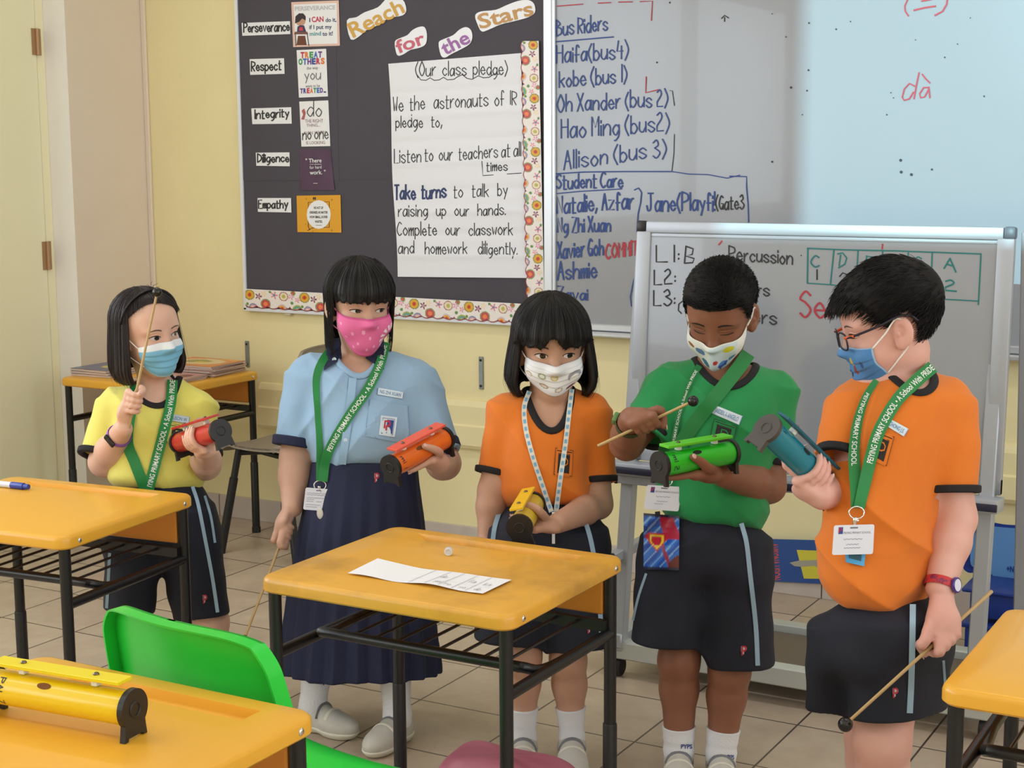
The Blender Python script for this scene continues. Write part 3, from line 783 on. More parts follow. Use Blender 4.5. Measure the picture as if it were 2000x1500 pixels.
def make_desk(label, cat='desk'):
    t = thing('school_desk', label, cat)
    obj('desk_top', *desk_top(), m_desk, t, auto=35)
    lx, ly = DW/2-0.022, DD/2-0.026
    V, F = box((DW-0.07, 0.012, 0.085), 0.003, 1); obj('back_panel', V+np.array((0, ly-0.004, DH-DT-0.045)), F, m_panel, t, smooth=False)
    for sx in (-1, 1):
        for sy in (-1, 1):
            lg = obj('leg', *tube([(sx*lx, sy*ly, 0.20), (sx*lx, sy*ly, DH-DT)], 0.0125, 16), m_steel, t, auto=40)
            V, F = lathe([(0.0165, 0), (0.0165, 0.02), (0.0145, 0.022), (0.0145, 0.265), (0.0135, 0.268)], 16, c=(sx*lx, sy*ly, 0)); obj('foot_tube', V, F, m_foot, lg, auto=40)
        zr = DH-0.155
        mb = MB().tube([(sx*lx, -ly, zr), (sx*lx, ly, zr)], 0.0115, 12)
        mb.build('side_rail', m_steel, t)
    zr = DH-0.135
    mb = MB()
    P = spline([(-lx, 0.06, zr-0.02), (-lx+0.012, -ly+0.16, zr-0.02), (-lx+0.03, -ly+0.11, zr-0.004), (-lx+0.075, -ly+0.10, zr), (lx-0.075, -ly+0.10, zr), (lx-0.03, -ly+0.11, zr-0.004), (lx-0.012, -ly+0.16, zr-0.02), (lx, 0.06, zr-0.02)], 6)
    mb.tube(P, 0.0105, 10)
    mb.box((0, ly-0.02, zr), (2*lx, 0.014, 0.022))
    for i in range(9):
        x = -lx+0.06+i*(2*lx-0.12)/8
        mb.tube([(x, -ly+0.10, zr+0.004), (x, ly-0.015, zr+0.004)], 0.0032, 8)
    mb.build('wire_rack', m_steel, t)
    for sx in (-1, 1):
        for y in (-DD/2+0.050, DD/2-0.045):
            V, F = lathe([(0.0058, 0), (0.0058, 0.0015), (0.004, 0.003)], 12, (sx, 0, 0), (sx*(DW/2-0.0005), y, DH-0.016)); obj('bolt', V, F, m_chrome, t)
    return t
G_D = 'yellow school desks in the classroom'
desk0 = make_desk('worn yellow school desk in the middle with a paper strip on it')
desk0['group'] = G_D; desk0.location = (-1.5605, 2.4868, 0)
for c in desk0.children:
    if c.name.startswith('desk_top'): c.data = c.data.copy(); c.data.materials[0] = m_desk_worn
def new_desk(x, y, a, label):
    d = copy_tree(desk0); d.location = (x, y, 0); d.rotation_euler = (0, 0, math.radians(a)); d['label'] = label
    for c in d.children:
        if c.name.startswith('desk_top'): c.data = DTOP
    return d
DTOP = obj('x', *desk_top(), m_desk, None, auto=35); _tmp = DTOP; DTOP = DTOP.data; DTOP.name = 'desk_top_plain'; bpy.data.objects.remove(_tmp)
desk_fl = new_desk(-2.682, 2.505, 5.5, 'yellow school desk at left with a blue marker pen lying on it')
desk_n = new_desk(-1.574, 1.489, 0, 'nearest yellow school desk carrying the yellow resonator bell')
desk_r = new_desk(-0.272, 2.487, 0, 'yellow school desk cut off by the right edge of the picture')
desk_far = new_desk(-3.905, 4.275, 0, 'yellow school desk against the wall under stacks of magazines')

# ------------------------------------------------------------ chairs
def shell_chair(name, label, c_shell, m_leg, W, SD, SH, BH, splay, tilt=0.10, rim=0.022, grp=None):
    """moulded seat faces +y; origin on the floor under the seat centre"""
    t = thing(name, label, 'chair', group=grp)
    # seat
    def seat(u, v):
        x = (u-0.5)*W*(1-0.06*v); y = -SD/2+v*SD
        z = SH+0.012*(2*u-1)**2-0.012*math.sin(math.pi*v)-0.03*max(0, v-0.8)**2*25
        cx = 1.0-0.14*max(0.0, v-0.75)*4*abs(2*u-1)**3; return np.array((x*cx, y, z))
    def back(u, v):
        x = (u-0.5)*W*(1.0-0.10*v*v); z = SH+0.10+v*(BH-SH-0.10)
        if v > 0.8: x *= 1-0.10*((v-0.8)/0.2)**2*abs(2*u-1)**2
        y = -SD/2-0.012-tilt*(v)-0.035*(1-(2*u-1)**2); z -= 0.016*(2*u-1)**4*v
        return np.array((x, y, z))
    def shell(f, nu, nv, th, nm, back_dir, edges):
        V, F, _ = grid(nu, nv, f)
        n = len(V); V2 = V+np.asarray(back_dir)*th
        FF = list(F)+[[k+n for k in q[::-1]] for q in F]
        B = [j for j in range(nu)]+[j*nu+nu-1 for j in range(1, nv)]+[(nv-1)*nu+j for j in range(nu-2, -1, -1)]+[j*nu for j in range(nv-2, 0, -1)]
        for i in range(len(B)):
            a, b = B[i], B[(i+1) % len(B)]; FF.append([b, a, a+n, b+n])
        mb = MB().add(np.concatenate([V, V2]), FF)
        # turned-over rim
        for e in edges:
            R = np.array([f(*p) for p in e]); D = np.asarray(back_dir)*rim
            k = np.array([0, 0, 1.0])*0.0
            VV = np.concatenate([R, R+D+k]); m = len(R); t2 = 0.004
            cen = V.mean(0); inn = (cen-R); inn /= np.linalg.norm(inn, axis=1)[:, None]
            VV = np.concatenate([R, R+D, R+D+inn*t2, R+inn*t2]); FF2 = []
            for i in range(m-1):
                for q in range(4): FF2.append([q*m+i, q*m+i+1, ((q+1) % 4)*m+i+1, ((q+1) % 4)*m+i])
            mb.add(VV, FF2)
        return mb.build(nm, c_shell, t, auto=50)
    s = np.linspace(0, 1, 24)
    shell(seat, 24, 20, 0.006, 'seat', (0, 0, -1), [[(0, v) for v in s], [(1, v) for v in s], [(u, 1) for u in s]])
    shell(back, 24, 20, 0.006, 'backrest', (0, -1, 0), [[(0, v) for v in s]+[(u, 1) for u in s[1:]]+[(1, v) for v in s[::-1][1:]]])
    for sx in (-1, 1):
        mb = MB(); P = spline([(sx*W*0.40, -SD/2+0.10, SH-0.01), (sx*W*0.41, -SD/2-0.004, SH+0.03), (sx*W*0.40, -SD/2-0.012, SH+0.12), (sx*W*0.38, -SD/2-0.05, SH+0.2)], 6); mb.tube(P, 0.011, 10); mb.build('back_support', c_shell, t)
    for sx in (-1, 1):
        for sy in (-1, 1):
            a = np.array((sx*W*0.36, sy*SD*0.30, SH-0.02)); b = np.array((sx*(W*0.36+splay*0.5), sy*(SD*0.30+splay), 0.0))
            lg = obj('leg', *tube([a, a+(b-a)*0.35], 0.0125, 14), m_leg, t, auto=40)
            V, F = tube([a+(b-a)*0.28, a+(b-a)*0.97, b], [0.0155, 0.0155, 0.0165], 14); obj('foot_tube', V, F, m_foot, lg, auto=40)
        a = np.array((sx*W*0.36, -SD*0.30, SH-0.035)); b = np.array((sx*W*0.36, SD*0.30, SH-0.035))
        obj('seat_rail', *tube([a, (a+b)/2+np.array((0, 0, 0.012)), b], 0.010, 12), m_leg, t)
    return t
m_green = M('green_chair_plastic', (38, 208, 64), 0.32, noise=(7, 0.25, (30, 178, 50)))
m_greyc = M('grey_chair_plastic', (150, 138, 122), 0.5, noise=(20, 0.4, (134, 122, 108)))
m_bluec = M('blue_chair_plastic', (30, 62, 150), 0.4)
gc = shell_chair('student_chair', 'bright green plastic chair between the nearest desk and the middle desk', m_green, m_steel, 0.41, 0.34, 0.345, 0.688, 0.05, 0.05, 0.030)
gc.rotation_euler = (0, 0, math.radians(-7.2)); gc.location = (-1.578, 2.035, 0)
ch2 = shell_chair('student_chair', 'grey brown plastic chair standing against the wall behind the blue shirt', m_greyc, m_foot, 0.43, 0.33, 0.40, 0.76, 0.07, 0.02, 0.012)
ch2.rotation_euler = (0, 0, math.radians(90)); ch2.location = (-3.395, 4.365, 0)
# ------------------------------------------------------------ rolling whiteboard
LEAN = 0.075
BZ0, BZ1, BY1 = 0.585, 1.222, 3.775
BX0, BX1 = -1.752, -0.775
eb = thing('rolling_whiteboard', 'free standing whiteboard on castors behind the two boys', 'whiteboard', (-1.26, 3.72, 0))
E_O = np.array((BX0, BY1, BZ1)); E_U = np.array((1.0, 0.0, 0.0)); E_V = nrm((0, LEAN, 1.0)); E_N = nrm(np.cross(E_U, E_V))   # E_N faces the room (-y)
def eb_box(name, u0, u1, v0, v1, d0, d1, mat, bev=0.003, parent=None):
    R = np.stack([E_U, E_V, E_N], 1); V, F = box((u1-u0, v1-v0, d1-d0), bev, 2)
    c = E_O+E_U*(u0+u1)/2+E_V*(v0+v1)/2+E_N*(d0+d1)/2
    return obj(name, V @ R.T+c, F, mat, parent or eb, world=True, auto=40)
HB = (BZ1-BZ0); WBX = BX1-BX0; FRW = 0.040
m_agrey = M('grey_aluminium', (176, 180, 188), 0.42, 0.35)
eb_box('panel', 0.02, WBX-0.02, -HB+0.02, -0.02, -0.012, -0.002, m_wb, 0)
eb_box('frame', 0, FRW, -HB, -0.026, -0.018, 0.004, m_agrey)
eb_box('frame', WBX-FRW, WBX, -HB, -0.026, -0.018, 0.004, m_agrey)
eb_box('frame', 0.026, WBX-0.026, -0.030, 0, -0.018, 0.004, m_agrey)
eb_box('frame', 0.026, WBX-0.026, -0.040, -0.031, -0.016, 0.000, m_agrey, 0.001)
eb_box('frame', 0, WBX, -HB, -HB+FRW, -0.018, 0.004, m_agrey)
eb_box('corner_cap', -0.002, 0.026, -0.028, 0.002, -0.02, 0.006, m_blk, 0.006)
eb_box('corner_cap', WBX-0.026, WBX+0.002, -0.028, 0.002, -0.02, 0.006, M('grey_plastic', (96, 102, 112), 0.4), 0.006)
tray = eb_box('pen_tray', -0.035, WBX+0.01, -HB-0.035, -HB-0.002, 0.0, 0.075, m_agrey, 0.003)
m_nav = M('navy_plastic', (34, 34, 58), 0.4)
eb_box('tray_lip', -0.036, WBX+0.01, -HB-0.030, -HB-0.012, 0.074, 0.082, m_nav, 0.002)
eb_box('tray_tube', -0.012, 0.20, -HB-0.062, -HB-0.037, 0.02, 0.045, m_agrey, 0.003)
eb_box('tube_cap', -0.022, -0.011, -HB-0.064, -HB-0.035, 0.018, 0.047, m_blk, 0.004)
def post(x, yt, yb, zt, zb, name='post', wx=0.036, wy=0.034):
    mb = MB(); a = np.array((x, yt, zt)); b = np.array((x, yb, zb)); T = nrm(b-a)
    R = np.stack([np.array((1.0, 0, 0)), nrm(np.cross(T, (1, 0, 0))), T], 1); V, F = box((wx, wy, np.linalg.norm(b-a)), 0.003, 1)
    return obj(name, V @ R.T+(a+b)/2, F, m_agrey, eb, world=True, auto=40)
PXL, PXR = BX0+0.006, BX1-0.030
for x in (PXL, PXR):
    post(x, BY1+0.036, 3.655, BZ1-0.03, 0.075)
for x in (PXR+0.052,):
    post(x, BY1+0.045, 3.93, BZ1-0.01, 0.075, 'rear_post', 0.030, 0.03)
post(PXL+0.045, BY1+0.045, 3.93, BZ1-0.05, 0.075, 'rear_post', 0.030, 0.03)
def rail(name, x0, x1, y, z, sy=0.045, sz=0.05, mat=None):
    V, F = box((x1-x0, sy, sz), 0.004, 1); return obj(name, V+np.array(((x0+x1)/2, y, z)), F, mat or M('pale_rail', (198, 202, 198), 0.45, 0.2), eb, world=True, auto=40)
rail('base_rail', BX0-0.015, BX1+0.02, 3.665, 0.078)
rail('base_rail', BX0-0.015, BX1+0.02, 4.02, 0.078)
rail('base_shelf', BX0+0.02, BX1-0.01, 3.845, 0.078, 0.29, 0.012, M('dark_shelf', (112, 98, 88), 0.5))
for x in (BX0+0.0, BX1+0.0):
    V, F = box((0.045, 0.42, 0.04), 0.004, 1); obj('foot_bar', V+np.array((x, 3.845, 0.105)), F, m_agrey, eb, world=True, auto=40)
for x in (BX0-0.004,):
    V, F = box((0.028, 0.36, 0.028), 0.003, 1); obj('side_bar', V+np.array((x, 3.80, 0.335)), F, m_agrey, eb, world=True, auto=40)
    V, F = box((0.034, 0.010, 0.034), 0.004, 1); obj('tube_cap', V+np.array((x, 3.616, 0.335)), F, m_blk, eb, world=True)
m_rub = M('black_castor', (30, 29, 30), 0.5)
for x in (BX0+0.0, BX1+0.0):
    for y in (3.665, 4.03):
        V, F = lathe([(0.006, -0.014), (0.024, -0.013), (0.027, -0.009), (0.027, 0.009), (0.024, 0.013), (0.006, 0.014)], 20, (1, 0, 0), (x, y, 0.027)); c = obj('castor', V, F, m_rub, eb, world=True, auto=40)
        V, F = box((0.022, 0.03, 0.024), 0.004, 1); obj('castor_fork', V+np.array((x, y, 0.052)), F, m_blk, c, world=True)
# writing on it
class EBm:
    def __call__(s, x, y, d): return at_plane(x, -y, E_O-E_N*0.002, E_N)+E_N*d
_keep = pmap
pmap = lambda Y: EBm() if Y == 'eb' else _keep(Y)
def eb_letters(mat, items):
    letters(eb, mat, 'eb', items, 'handwriting', 0.0008)
eb_letters(K_BLACK, [('h', 'L1:', 1282, 511, 1326, 511, 32, 3), ('l', [(1340, 481), (1337, 514)], 3), ('l', [(1340, 481), (1354, 486), (1352, 497), (1340, 500), (1356, 505), (1353, 513), (1338, 514)], 3), ('h', 'Percussion', 1424, 508, 1548, 516, 28, 2.8), ('h', 'L2:', 1278, 556, 1319, 554, 30, 3), ('h', 'Partners', 1390, 572, 1503, 579, 26, 2.8), ('h', 'L3:', 1277, 597, 1318, 596, 30, 3), ('l', [(1336, 586), (1326, 594), (1325, 606), (1331, 612)], 2.6), ('h', 'others', 1420, 625, 1517, 634, 28, 2.8),
    ('l', [(1596, 527), (1596, 546)], 3), ('l', [(1640, 540), (1646, 533), (1655, 536), (1650, 546), (1641, 556), (1658, 556)], 2.6), ('d', 1565, 499, 1.4)])
eb_letters(K_TEAL, [('l', [(1577, 485), (1650, 488), (1750, 490), (1916, 496)], 2.8), ('l', [(1578, 485), (1577, 553)], 3), ('l', [(1577, 553), (1622, 556), (1700, 566), (1800, 582), (1910, 588)], 2.4), ('l', [(1629, 488), (1622, 556)], 3), ('l', [(1676, 490), (1672, 560)], 2.8), ('l', [(1724, 490), (1722, 566)], 2.8), ('l', [(1774, 492), (1772, 575)], 2.8), ('l', [(1821, 494), (1817, 582)], 2.8), ('l', [(1916, 496), (1911, 595)], 2.8),
    ('h', 'C', 1585, 521, 1600, 522, 22, 3), ('l', [(1636, 496), (1646, 494), (1654, 504), (1650, 516), (1638, 523)], 3), ('l', [(1642, 498), (1639, 519)], 2.8), ('l', [(1693, 500), (1690, 524)], 2.8), ('l', [(1692, 500), (1704, 502), (1702, 512), (1692, 513)], 2.6), ('h', 'C', 1785, 521, 1800, 522, 20, 2.8), ('h', 'A', 1844, 524, 1867, 531, 23, 3.2), ('h', '2', 1847, 567, 1868, 569, 20, 3.2)])
eb_letters(K_RED, [('h', 'Ser', 1563, 618, 1634, 622, 50, 4.0), ('l', [(1404, 478), (1410, 471)], 3.2), ('l', [(1724, 477), (1723, 486)], 3)])

# blue plastic things stored behind the board
m_bsheet = M('blue_banner', (44, 82, 152), 0.45, noise=(6, 0.4, (60, 92, 140)))
BN = [(1478, 1052), (1640, 1056), (1640, 1142), (1478, 1134)]
bn = sheet('banner_board', BN, YW-0.016, m_bsheet, 0.004, label='blue printed board with red lettering leaning on the wall behind the rolling whiteboard', cat='sign')
bnY = YW-0.020
letters(bn, M('red_print', (206, 92, 84), 0.5), bnY, [('p', 'AVISONA USION', 1501, 1062, 1507, 1134, 18, 0.02)], 'lettering', 0.0012)
blob(bn, 'printed_panel', [(1556, 1074), (1636, 1077), (1636, 1131), (1570, 1130)], M('yellow_print', (216, 206, 70), 0.5), bnY, 0.0008)
blob(bn, 'printed_figure', [(1542, 1099), (1560, 1095), (1592, 1094), (1604, 1090), (1612, 1096), (1606, 1112), (1590, 1105), (1566, 1107), (1552, 1106)], M('grey_print', (168, 164, 150), 0.5), bnY, 0.0013)
bl = thing('folded_chair', 'blue plastic folding chair stored upright behind the right leg of the rolling whiteboard', 'chair', (-0.80, 4.46, 0))
m_lb = M('pale_blue_plastic', (96, 148, 208), 0.45); m_db = M('deep_blue_plastic', (26, 54, 140), 0.4)
mp = lambda x, y, d: at_y(x, -y, 4.46-d)
V, F = prism([(a, -b) for a, b in spline([(1896, 1042), (1920, 1020), (1960, 1024), (2010, 1034), (2030, 1090), (2000, 1130), (1960, 1150), (1920, 1120), (1890, 1118), (1880, 1098)], 5, True)][::-1], 0.02, mp); obj('shell', V, F, m_db, bl, world=True, smooth=False)
V, F = prism([(a, -b) for a, b in spline([(1902, 1046), (1924, 1030), (1960, 1030), (2006, 1040), (2022, 1090), (1994, 1126), (1960, 1138), (1924, 1112), (1896, 1102)], 5, True)][::-1], 0.026, mp); s = obj('cushion', V, F, m_lb, bl, world=True, smooth=False)
V, F = put_text('+NYA', 1966, 1995, -1116, 11, lambda a, b, d: mp(a, b-(a-1966)*0.1, d), 0.0275, 0.03); obj('lettering', V, F, m_db, s, world=True, smooth=False)
for (x0, y0, x1, y1) in ((1950, 1142, 1945, 1230), (2020, 1120, 2015, 1240)):
    a = mp(x0, -y0, 0.01); b = mp(x1, -y1, 0.01); b = a+(b-a)*(a[2]/(a[2]-b[2])); obj('leg', *tube([a, b], 0.010, 12), m_db, bl, world=True)
bt = thing('storage_tub', 'deep blue plastic tub on the floor behind the rolling whiteboard', 'tub', (-0.86, 4.30, 0))
mb = MB()
for z0, z1, e in ((0.0, 0.10, 0), (0.10, 0.115, 0.015), (0.13, 0.20, -0.01), (0.20, 0.212, 0.012)): mb.box((0.10, 0, (z0+z1)/2), (0.40+e*2, 0.16+e, z1-z0), bev=0.006)
mb.build('body', m_db, bt)

# ------------------------------------------------------------ things on the desks
mk = thing('marker_pen', 'blue whiteboard marker lying on the left yellow desk', 'marker', tuple(at_z(22, 946, DH)))
a = at_z(-30, 942, DH+0.008); b = at_z(56, 951, DH+0.008); ax = nrm(b-a); a0 = b-ax*0.115
obj('barrel', *tube([a0, a0+ax*0.062], 0.0078, 16), M('marker_white', (214, 220, 232), 0.35), mk, world=True, auto=40)
obj('cap', *tube([a0+ax*0.062, a0+ax*0.064, a0+ax*0.100, a0+ax*0.1005, a0+ax*0.115], [0.0078, 0.0084, 0.0084, 0.0066, 0.0062], 16), M('marker_blue', (34, 60, 158), 0.35), mk, world=True, auto=40)
# paper strip, curling at the far left corner
PS = [(738, 1101), (999, 1135), (943, 1162), (679, 1122)]
def strip(u, v):
    q = bil(PS, u, v); p = at_z(q[0], q[1], DH+0.001)
    return p+np.array((0, 0, 0.0012+0.010*max(0, 0.35-u)**1.5*(1-v)*4+0.0025*math.sin(u*11+1)*math.sin(u*math.pi)*(0.3+v)+0.0015))
V, F, _ = grid(48, 10, strip)
pp = obj('paper_strip', V, [f[::-1] for f in F], M('office_paper', (238, 236, 238), 0.6), None); tag(pp, 'long white paper strip with pencil notes on the middle desk', 'paper')
mb = MB()
def onp(x, y, d): 
    v = strip(x, 1-y); return v+np.array((0, 0, d))
mb.add(*ribbons([np.array([(u, 0.03), (u+0.0, 0.97)]) for u in (0.44, 0.56, 0.66, 0.76, 0.86)]+[np.array([(0.4, 0.35), (0.98, 0.35)])], 0.004, onp, 0.0008))
for i, (tx, u, v) in enumerate((('do', 0.57, 0.5), ('mi', 0.60, 0.15), ('re', 0.68, 0.12), ('fa', 0.78, 0.5), ('so', 0.79, 0.12), ('la', 0.90, 0.45), ('do', 0.90, 0.12))): mb.add(*put_hand(tx, u, u+0.045, v, 0.18, 0.004, onp, 0.0008, seed=i))
mb.build('pencil_marks', ink('pencil', (158, 158, 166)), pp, smooth=False)
# small clear bottle lid standing on the middle desk
lp = at_z(877, 1083, DH); V, F = lathe([(0.0075, 0), (0.0082, 0.001), (0.0082, 0.012), (0.0075, 0.0135), (0.0055, 0.0135), (0.005, 0.011), (0.0, 0.0108)], 20)
o = obj('bottle_cap', V, F, M('frosted_plastic', (236, 236, 238), 0.25, trans=0.25), None, auto=40); o.location = lp+np.array((0, 0, 0.0083)); o.rotation_euler = (math.radians(90), 0, math.radians(24)); tag(o, 'small frosted plastic cap lying on the middle desk behind the paper strip', 'cap')
# magazines on the far desk
def mag(name, label, cx, cy, z, w, d, h, rot, mats, grp):
    t = thing(name, label, 'magazine', (cx, cy, z), math.radians(rot), grp)
    V, F = box((w, d, h-0.0012), 0); obj('pages', V+np.array((0, 0, (h-0.0012)/2)), F, M('page_edges', (206, 186, 176), 0.7), t, smooth=False)
    def f(u, v): return np.array(((u-0.5)*w*1.004, (v-0.5)*d*1.004, h+0.0004*math.sin(u*6)))
    V, F, C = grid(30, 24, f, mats); obj('cover', V, F, PAINT('printed_cover', 0.3), t, cols=C)
    return t
def cover(base, blobs):
    def cf(u, v):
        c = np.array(base, float)
        for x, y, rx, ry, cc in blobs:
            if ((u-x)/rx)**2+((v-y)/ry)**2 < 1: c = np.array(cc, float)
        return c
    return cf
orange_c = cover((222, 122, 50), [(0.45, 0.55, 0.40, 0.34, (228, 206, 160)), (0.40, 0.55, 0.22, 0.2, (150, 140, 70)), (0.52, 0.45, 0.12, 0.1, (222, 190, 70)), (0.75, 0.92, 0.2, 0.05, (240, 180, 60))])
pink_c = cover((206, 150, 140), [(0.4, 0.4, 0.3, 0.2, (190, 180, 200)), (0.75, 0.6, 0.15, 0.2, (120, 60, 60))])
z = DH+0.001
for i in range(7):
    lab = 'orange covered magazine on top of the right stack on the far desk' if i == 6 else 'magazine in the right stack under the orange one on the far desk'
    mag('magazine', lab, -3.80+0.006*math.sin(i*2.1), 4.38+0.005*math.cos(i*3), z, 0.25, 0.20, 0.0052, 3+3*math.sin(i*1.7), orange_c if i == 6 else pink_c, 'magazines in the right stack')
    z += 0.0055
z = DH+0.001
for i in range(3):
    lab = 'pink edged magazine lying in front of the right stack, topmost of three' if i == 2 else 'pink edged magazine lying low in front of the right stack'
    mag('magazine', lab, -3.775+0.004*i, 4.175, z, 0.19, 0.18, 0.0046, -8+6*i, pink_c, 'magazines lying in front of the right stack'); z += 0.0049
z = DH+0.001
for i in range(3):
    lab = 'blue grey magazine on top of the left stack by the column' if i == 2 else 'pale edged magazine inside the left stack by the column'
    mag('magazine', lab, -4.09, 4.22, z, 0.18, 0.24, 0.0085, 4-3*i, cover((92, 104, 140), [(0.6, 0.4, 0.2, 0.12, (214, 196, 90))]), 'magazines in the left stack'); z += 0.0088
# pink sports bag on the floor
bg_ = thing('sports_bag', 'dusty pink soft bag with dark red print on the floor under the middle desk', 'bag', (-1.50, 2.62, 0))
m_pink = M('pink_nylon', (184, 104, 124), 0.5, noise=(8, 0.4, (168, 90, 108)), bump=(14, 0.25))
def bag(u, v):
    a = 2*math.pi*u; t = v*math.pi*0.5
    ca, sa = math.cos(a), math.sin(a); ex = 0.55
    x = 0.165*math.copysign(abs(ca)**ex, ca); y = 0.085*math.copysign(abs(sa)**ex, sa)
    r = math.cos(t)**0.38 if v < 1 else 0.0
    z = 0.192*math.sin(t)**0.7
    k = 1+0.03*math.sin(5*a+3*v*3)
    return np.array((x*r*k, y*r*k, z+0.006*math.sin(3*a)*r))
V, F, _ = grid(64, 24, bag); bgm = obj('body', V, F, m_pink, bg_)
def bagf(x, y, d):
    bv = _bagb.ray_cast(Vector((x, -1, y)), Vector((0, 1, 0)))[0]
    q = np.array(bv) if bv is not None else np.array((x, -0.08, y)); return q+np.array((0, -0.0015-d, 0.0005))
_bagb = BVHTree.FromPolygons([Vector(v) for v in V], F)
mb = MB()
for x0, wd in ((-0.085, 0.014), (-0.058, 0.016), (-0.030, 0.012), (-0.012, 0.011), (0.006, 0.013), (0.026, 0.012), (0.046, 0.012)):
    P = np.array([(x0+0.012*(t-0.5), 0.05+0.095*t) for t in np.linspace(0, 1, 8)]); mb.add(*ribbons([P], wd, bagf))
mb.add(*ribbons([np.array([(-0.058, 0.147), (-0.02, 0.146), (0.03, 0.147), (0.058, 0.153)])], 0.012, bagf, 0.0003))
mb.build('print', M('dark_red_print', (128, 52, 54), 0.5), bg_, smooth=False)
# ------------------------------------------------------------ soft-body modelling: smooth distance field -> one continuous surface
F32 = np.float32
class Vox:
    def __init__(s, lo, hi, h):
        s.lo = np.array(lo, float); s.h = h
        s.n = np.ceil((np.array(hi)-s.lo)/h).astype(int)+1
        s.d = np.full(s.n, 9.0, F32)
        s.ax = [(s.lo[i]+h*np.arange(s.n[i])).astype(F32) for i in range(3)]
    def sl(s, lo, hi):
        a = np.clip(np.floor((np.asarray(lo)-s.lo)/s.h).astype(int), 0, s.n-1); b = np.clip(np.ceil((np.asarray(hi)-s.lo)/s.h).astype(int)+1, 1, s.n)
        return tuple(slice(i, j) for i, j in zip(a, b))
    def pts(s, sl):
        return s.ax[0][sl[0]][:, None, None], s.ax[1][sl[1]][None, :, None], s.ax[2][sl[2]][None, None, :]
    def put(s, fb, k=0.01, op='u', pad=0.03):
        fn, lo, hi = fb; sl = s.sl(np.asarray(lo)-pad-k, np.asarray(hi)+pad+k)
        d = fn(*s.pts(sl)).astype(F32); c = s.d[sl]
        if op == 'u':
            h = np.clip(0.5+0.5*(c-d)/k, 0, 1); s.d[sl] = c*(1-h)+d*h-k*h*(1-h)
        else:
            d = -d; h = np.clip(0.5-0.5*(c-d)/k, 0, 1); s.d[sl] = c*(1-h)+d*h+k*h*(1-h)
        return s
    def mesh(s):
        d = s.d; ins = d < 0
        c = ins[:-1, :-1, :-1].astype(np.int8)
        tot = np.zeros_like(c)
        for i in (0, 1):
            for j in (0, 1):
                for k in (0, 1):
                    tot += ins[i:i+c.shape[0], j:j+c.shape[1], k:k+c.shape[2]]
        act = (tot > 0) & (tot < 8)
        I = np.argwhere(act)
        idx = np.full(c.shape, -1, np.int64); idx[act] = np.arange(len(I))
        P = np.zeros((len(I), 3)); cnt = np.zeros(len(I))
        cor = [(i, j, k) for i in (0, 1) for j in (0, 1) for k in (0, 1)]
        val = {q: d[I[:, 0]+q[0], I[:, 1]+q[1], I[:, 2]+q[2]].astype(float) for q in cor}
        for a in cor:
            for ax in range(3):
                if a[ax] == 0:
                    b = list(a); b[ax] = 1; b = tuple(b)
                    va, vb = val[a], val[b]; m = (va < 0) != (vb < 0)
                    t = np.where(m, va/np.where(m, va-vb, 1), 0)
                    p = np.array(a, float)[None, :]+np.zeros((len(I), 3)); p[:, ax] += t
                    P[m] += p[m]; cnt[m] += 1
        V = (P/cnt[:, None]+I)*s.h+s.lo
        F = []
        for ax in range(3):
            o = [a for a in range(3) if a != ax]
            s0 = [slice(None)]*3; s1 = [slice(None)]*3; s0[ax] = slice(0, -1); s1[ax] = slice(1, None)
            A, B = ins[tuple(s0)], ins[tuple(s1)]
            E = np.argwhere(A != B)
            sgn = A[tuple(E.T)]
            ok = np.all([(E[:, a] > 0) & (E[:, a] < d.shape[a]-1) for a in o], axis=0)
            E = E[ok]; sgn = sgn[ok]
            q = []
            for du, dv in ((-1, -1), (0, -1), (0, 0), (-1, 0)):
                e = E.copy(); e[:, o[0]] += du; e[:, o[1]] += dv; q.append(idx[tuple(e.T)])
            q = np.stack(q, 1)
            flip = sgn if ax != 1 else ~sgn
            q[~flip] = q[~flip][:, ::-1]
            F.append(q)
        return V, np.concatenate(F)
def S_cone(a, b, ra, rb):
    a = np.asarray(a, float); b = np.asarray(b, float); ab = b-a; L2 = max(float(ab@ab), 1e-12)
    def fn(X, Y, Z):
        x, y, z = X-F32(a[0]), Y-F32(a[1]), Z-F32(a[2])
        t = np.clip((x*ab[0]+y*ab[1]+z*ab[2])/L2, 0, 1)
        return np.sqrt((x-t*ab[0])**2+(y-t*ab[1])**2+(z-t*ab[2])**2)-(ra+(rb-ra)*t)
    r = max(ra, rb); return fn, np.minimum(a, b)-r, np.maximum(a, b)+r
def S_ell(c, R, r):
    c = np.asarray(c, float); R = np.asarray(R, float); r = np.asarray(r, float)   # R columns are the axes
    def fn(X, Y, Z):
        x, y, z = X-F32(c[0]), Y-F32(c[1]), Z-F32(c[2])
        q = [(x*R[0, i]+y*R[1, i]+z*R[2, i]) for i in range(3)]
        k0 = np.sqrt(sum((q[i]/r[i])**2 for i in range(3))); k1 = np.sqrt(sum((q[i]/r[i]**2)**2 for i in range(3)))+1e-9
        return k0*(k0-1)/k1
    e = np.sqrt(((R*r[None, :])**2).sum(1)); return fn, c-e, c+e
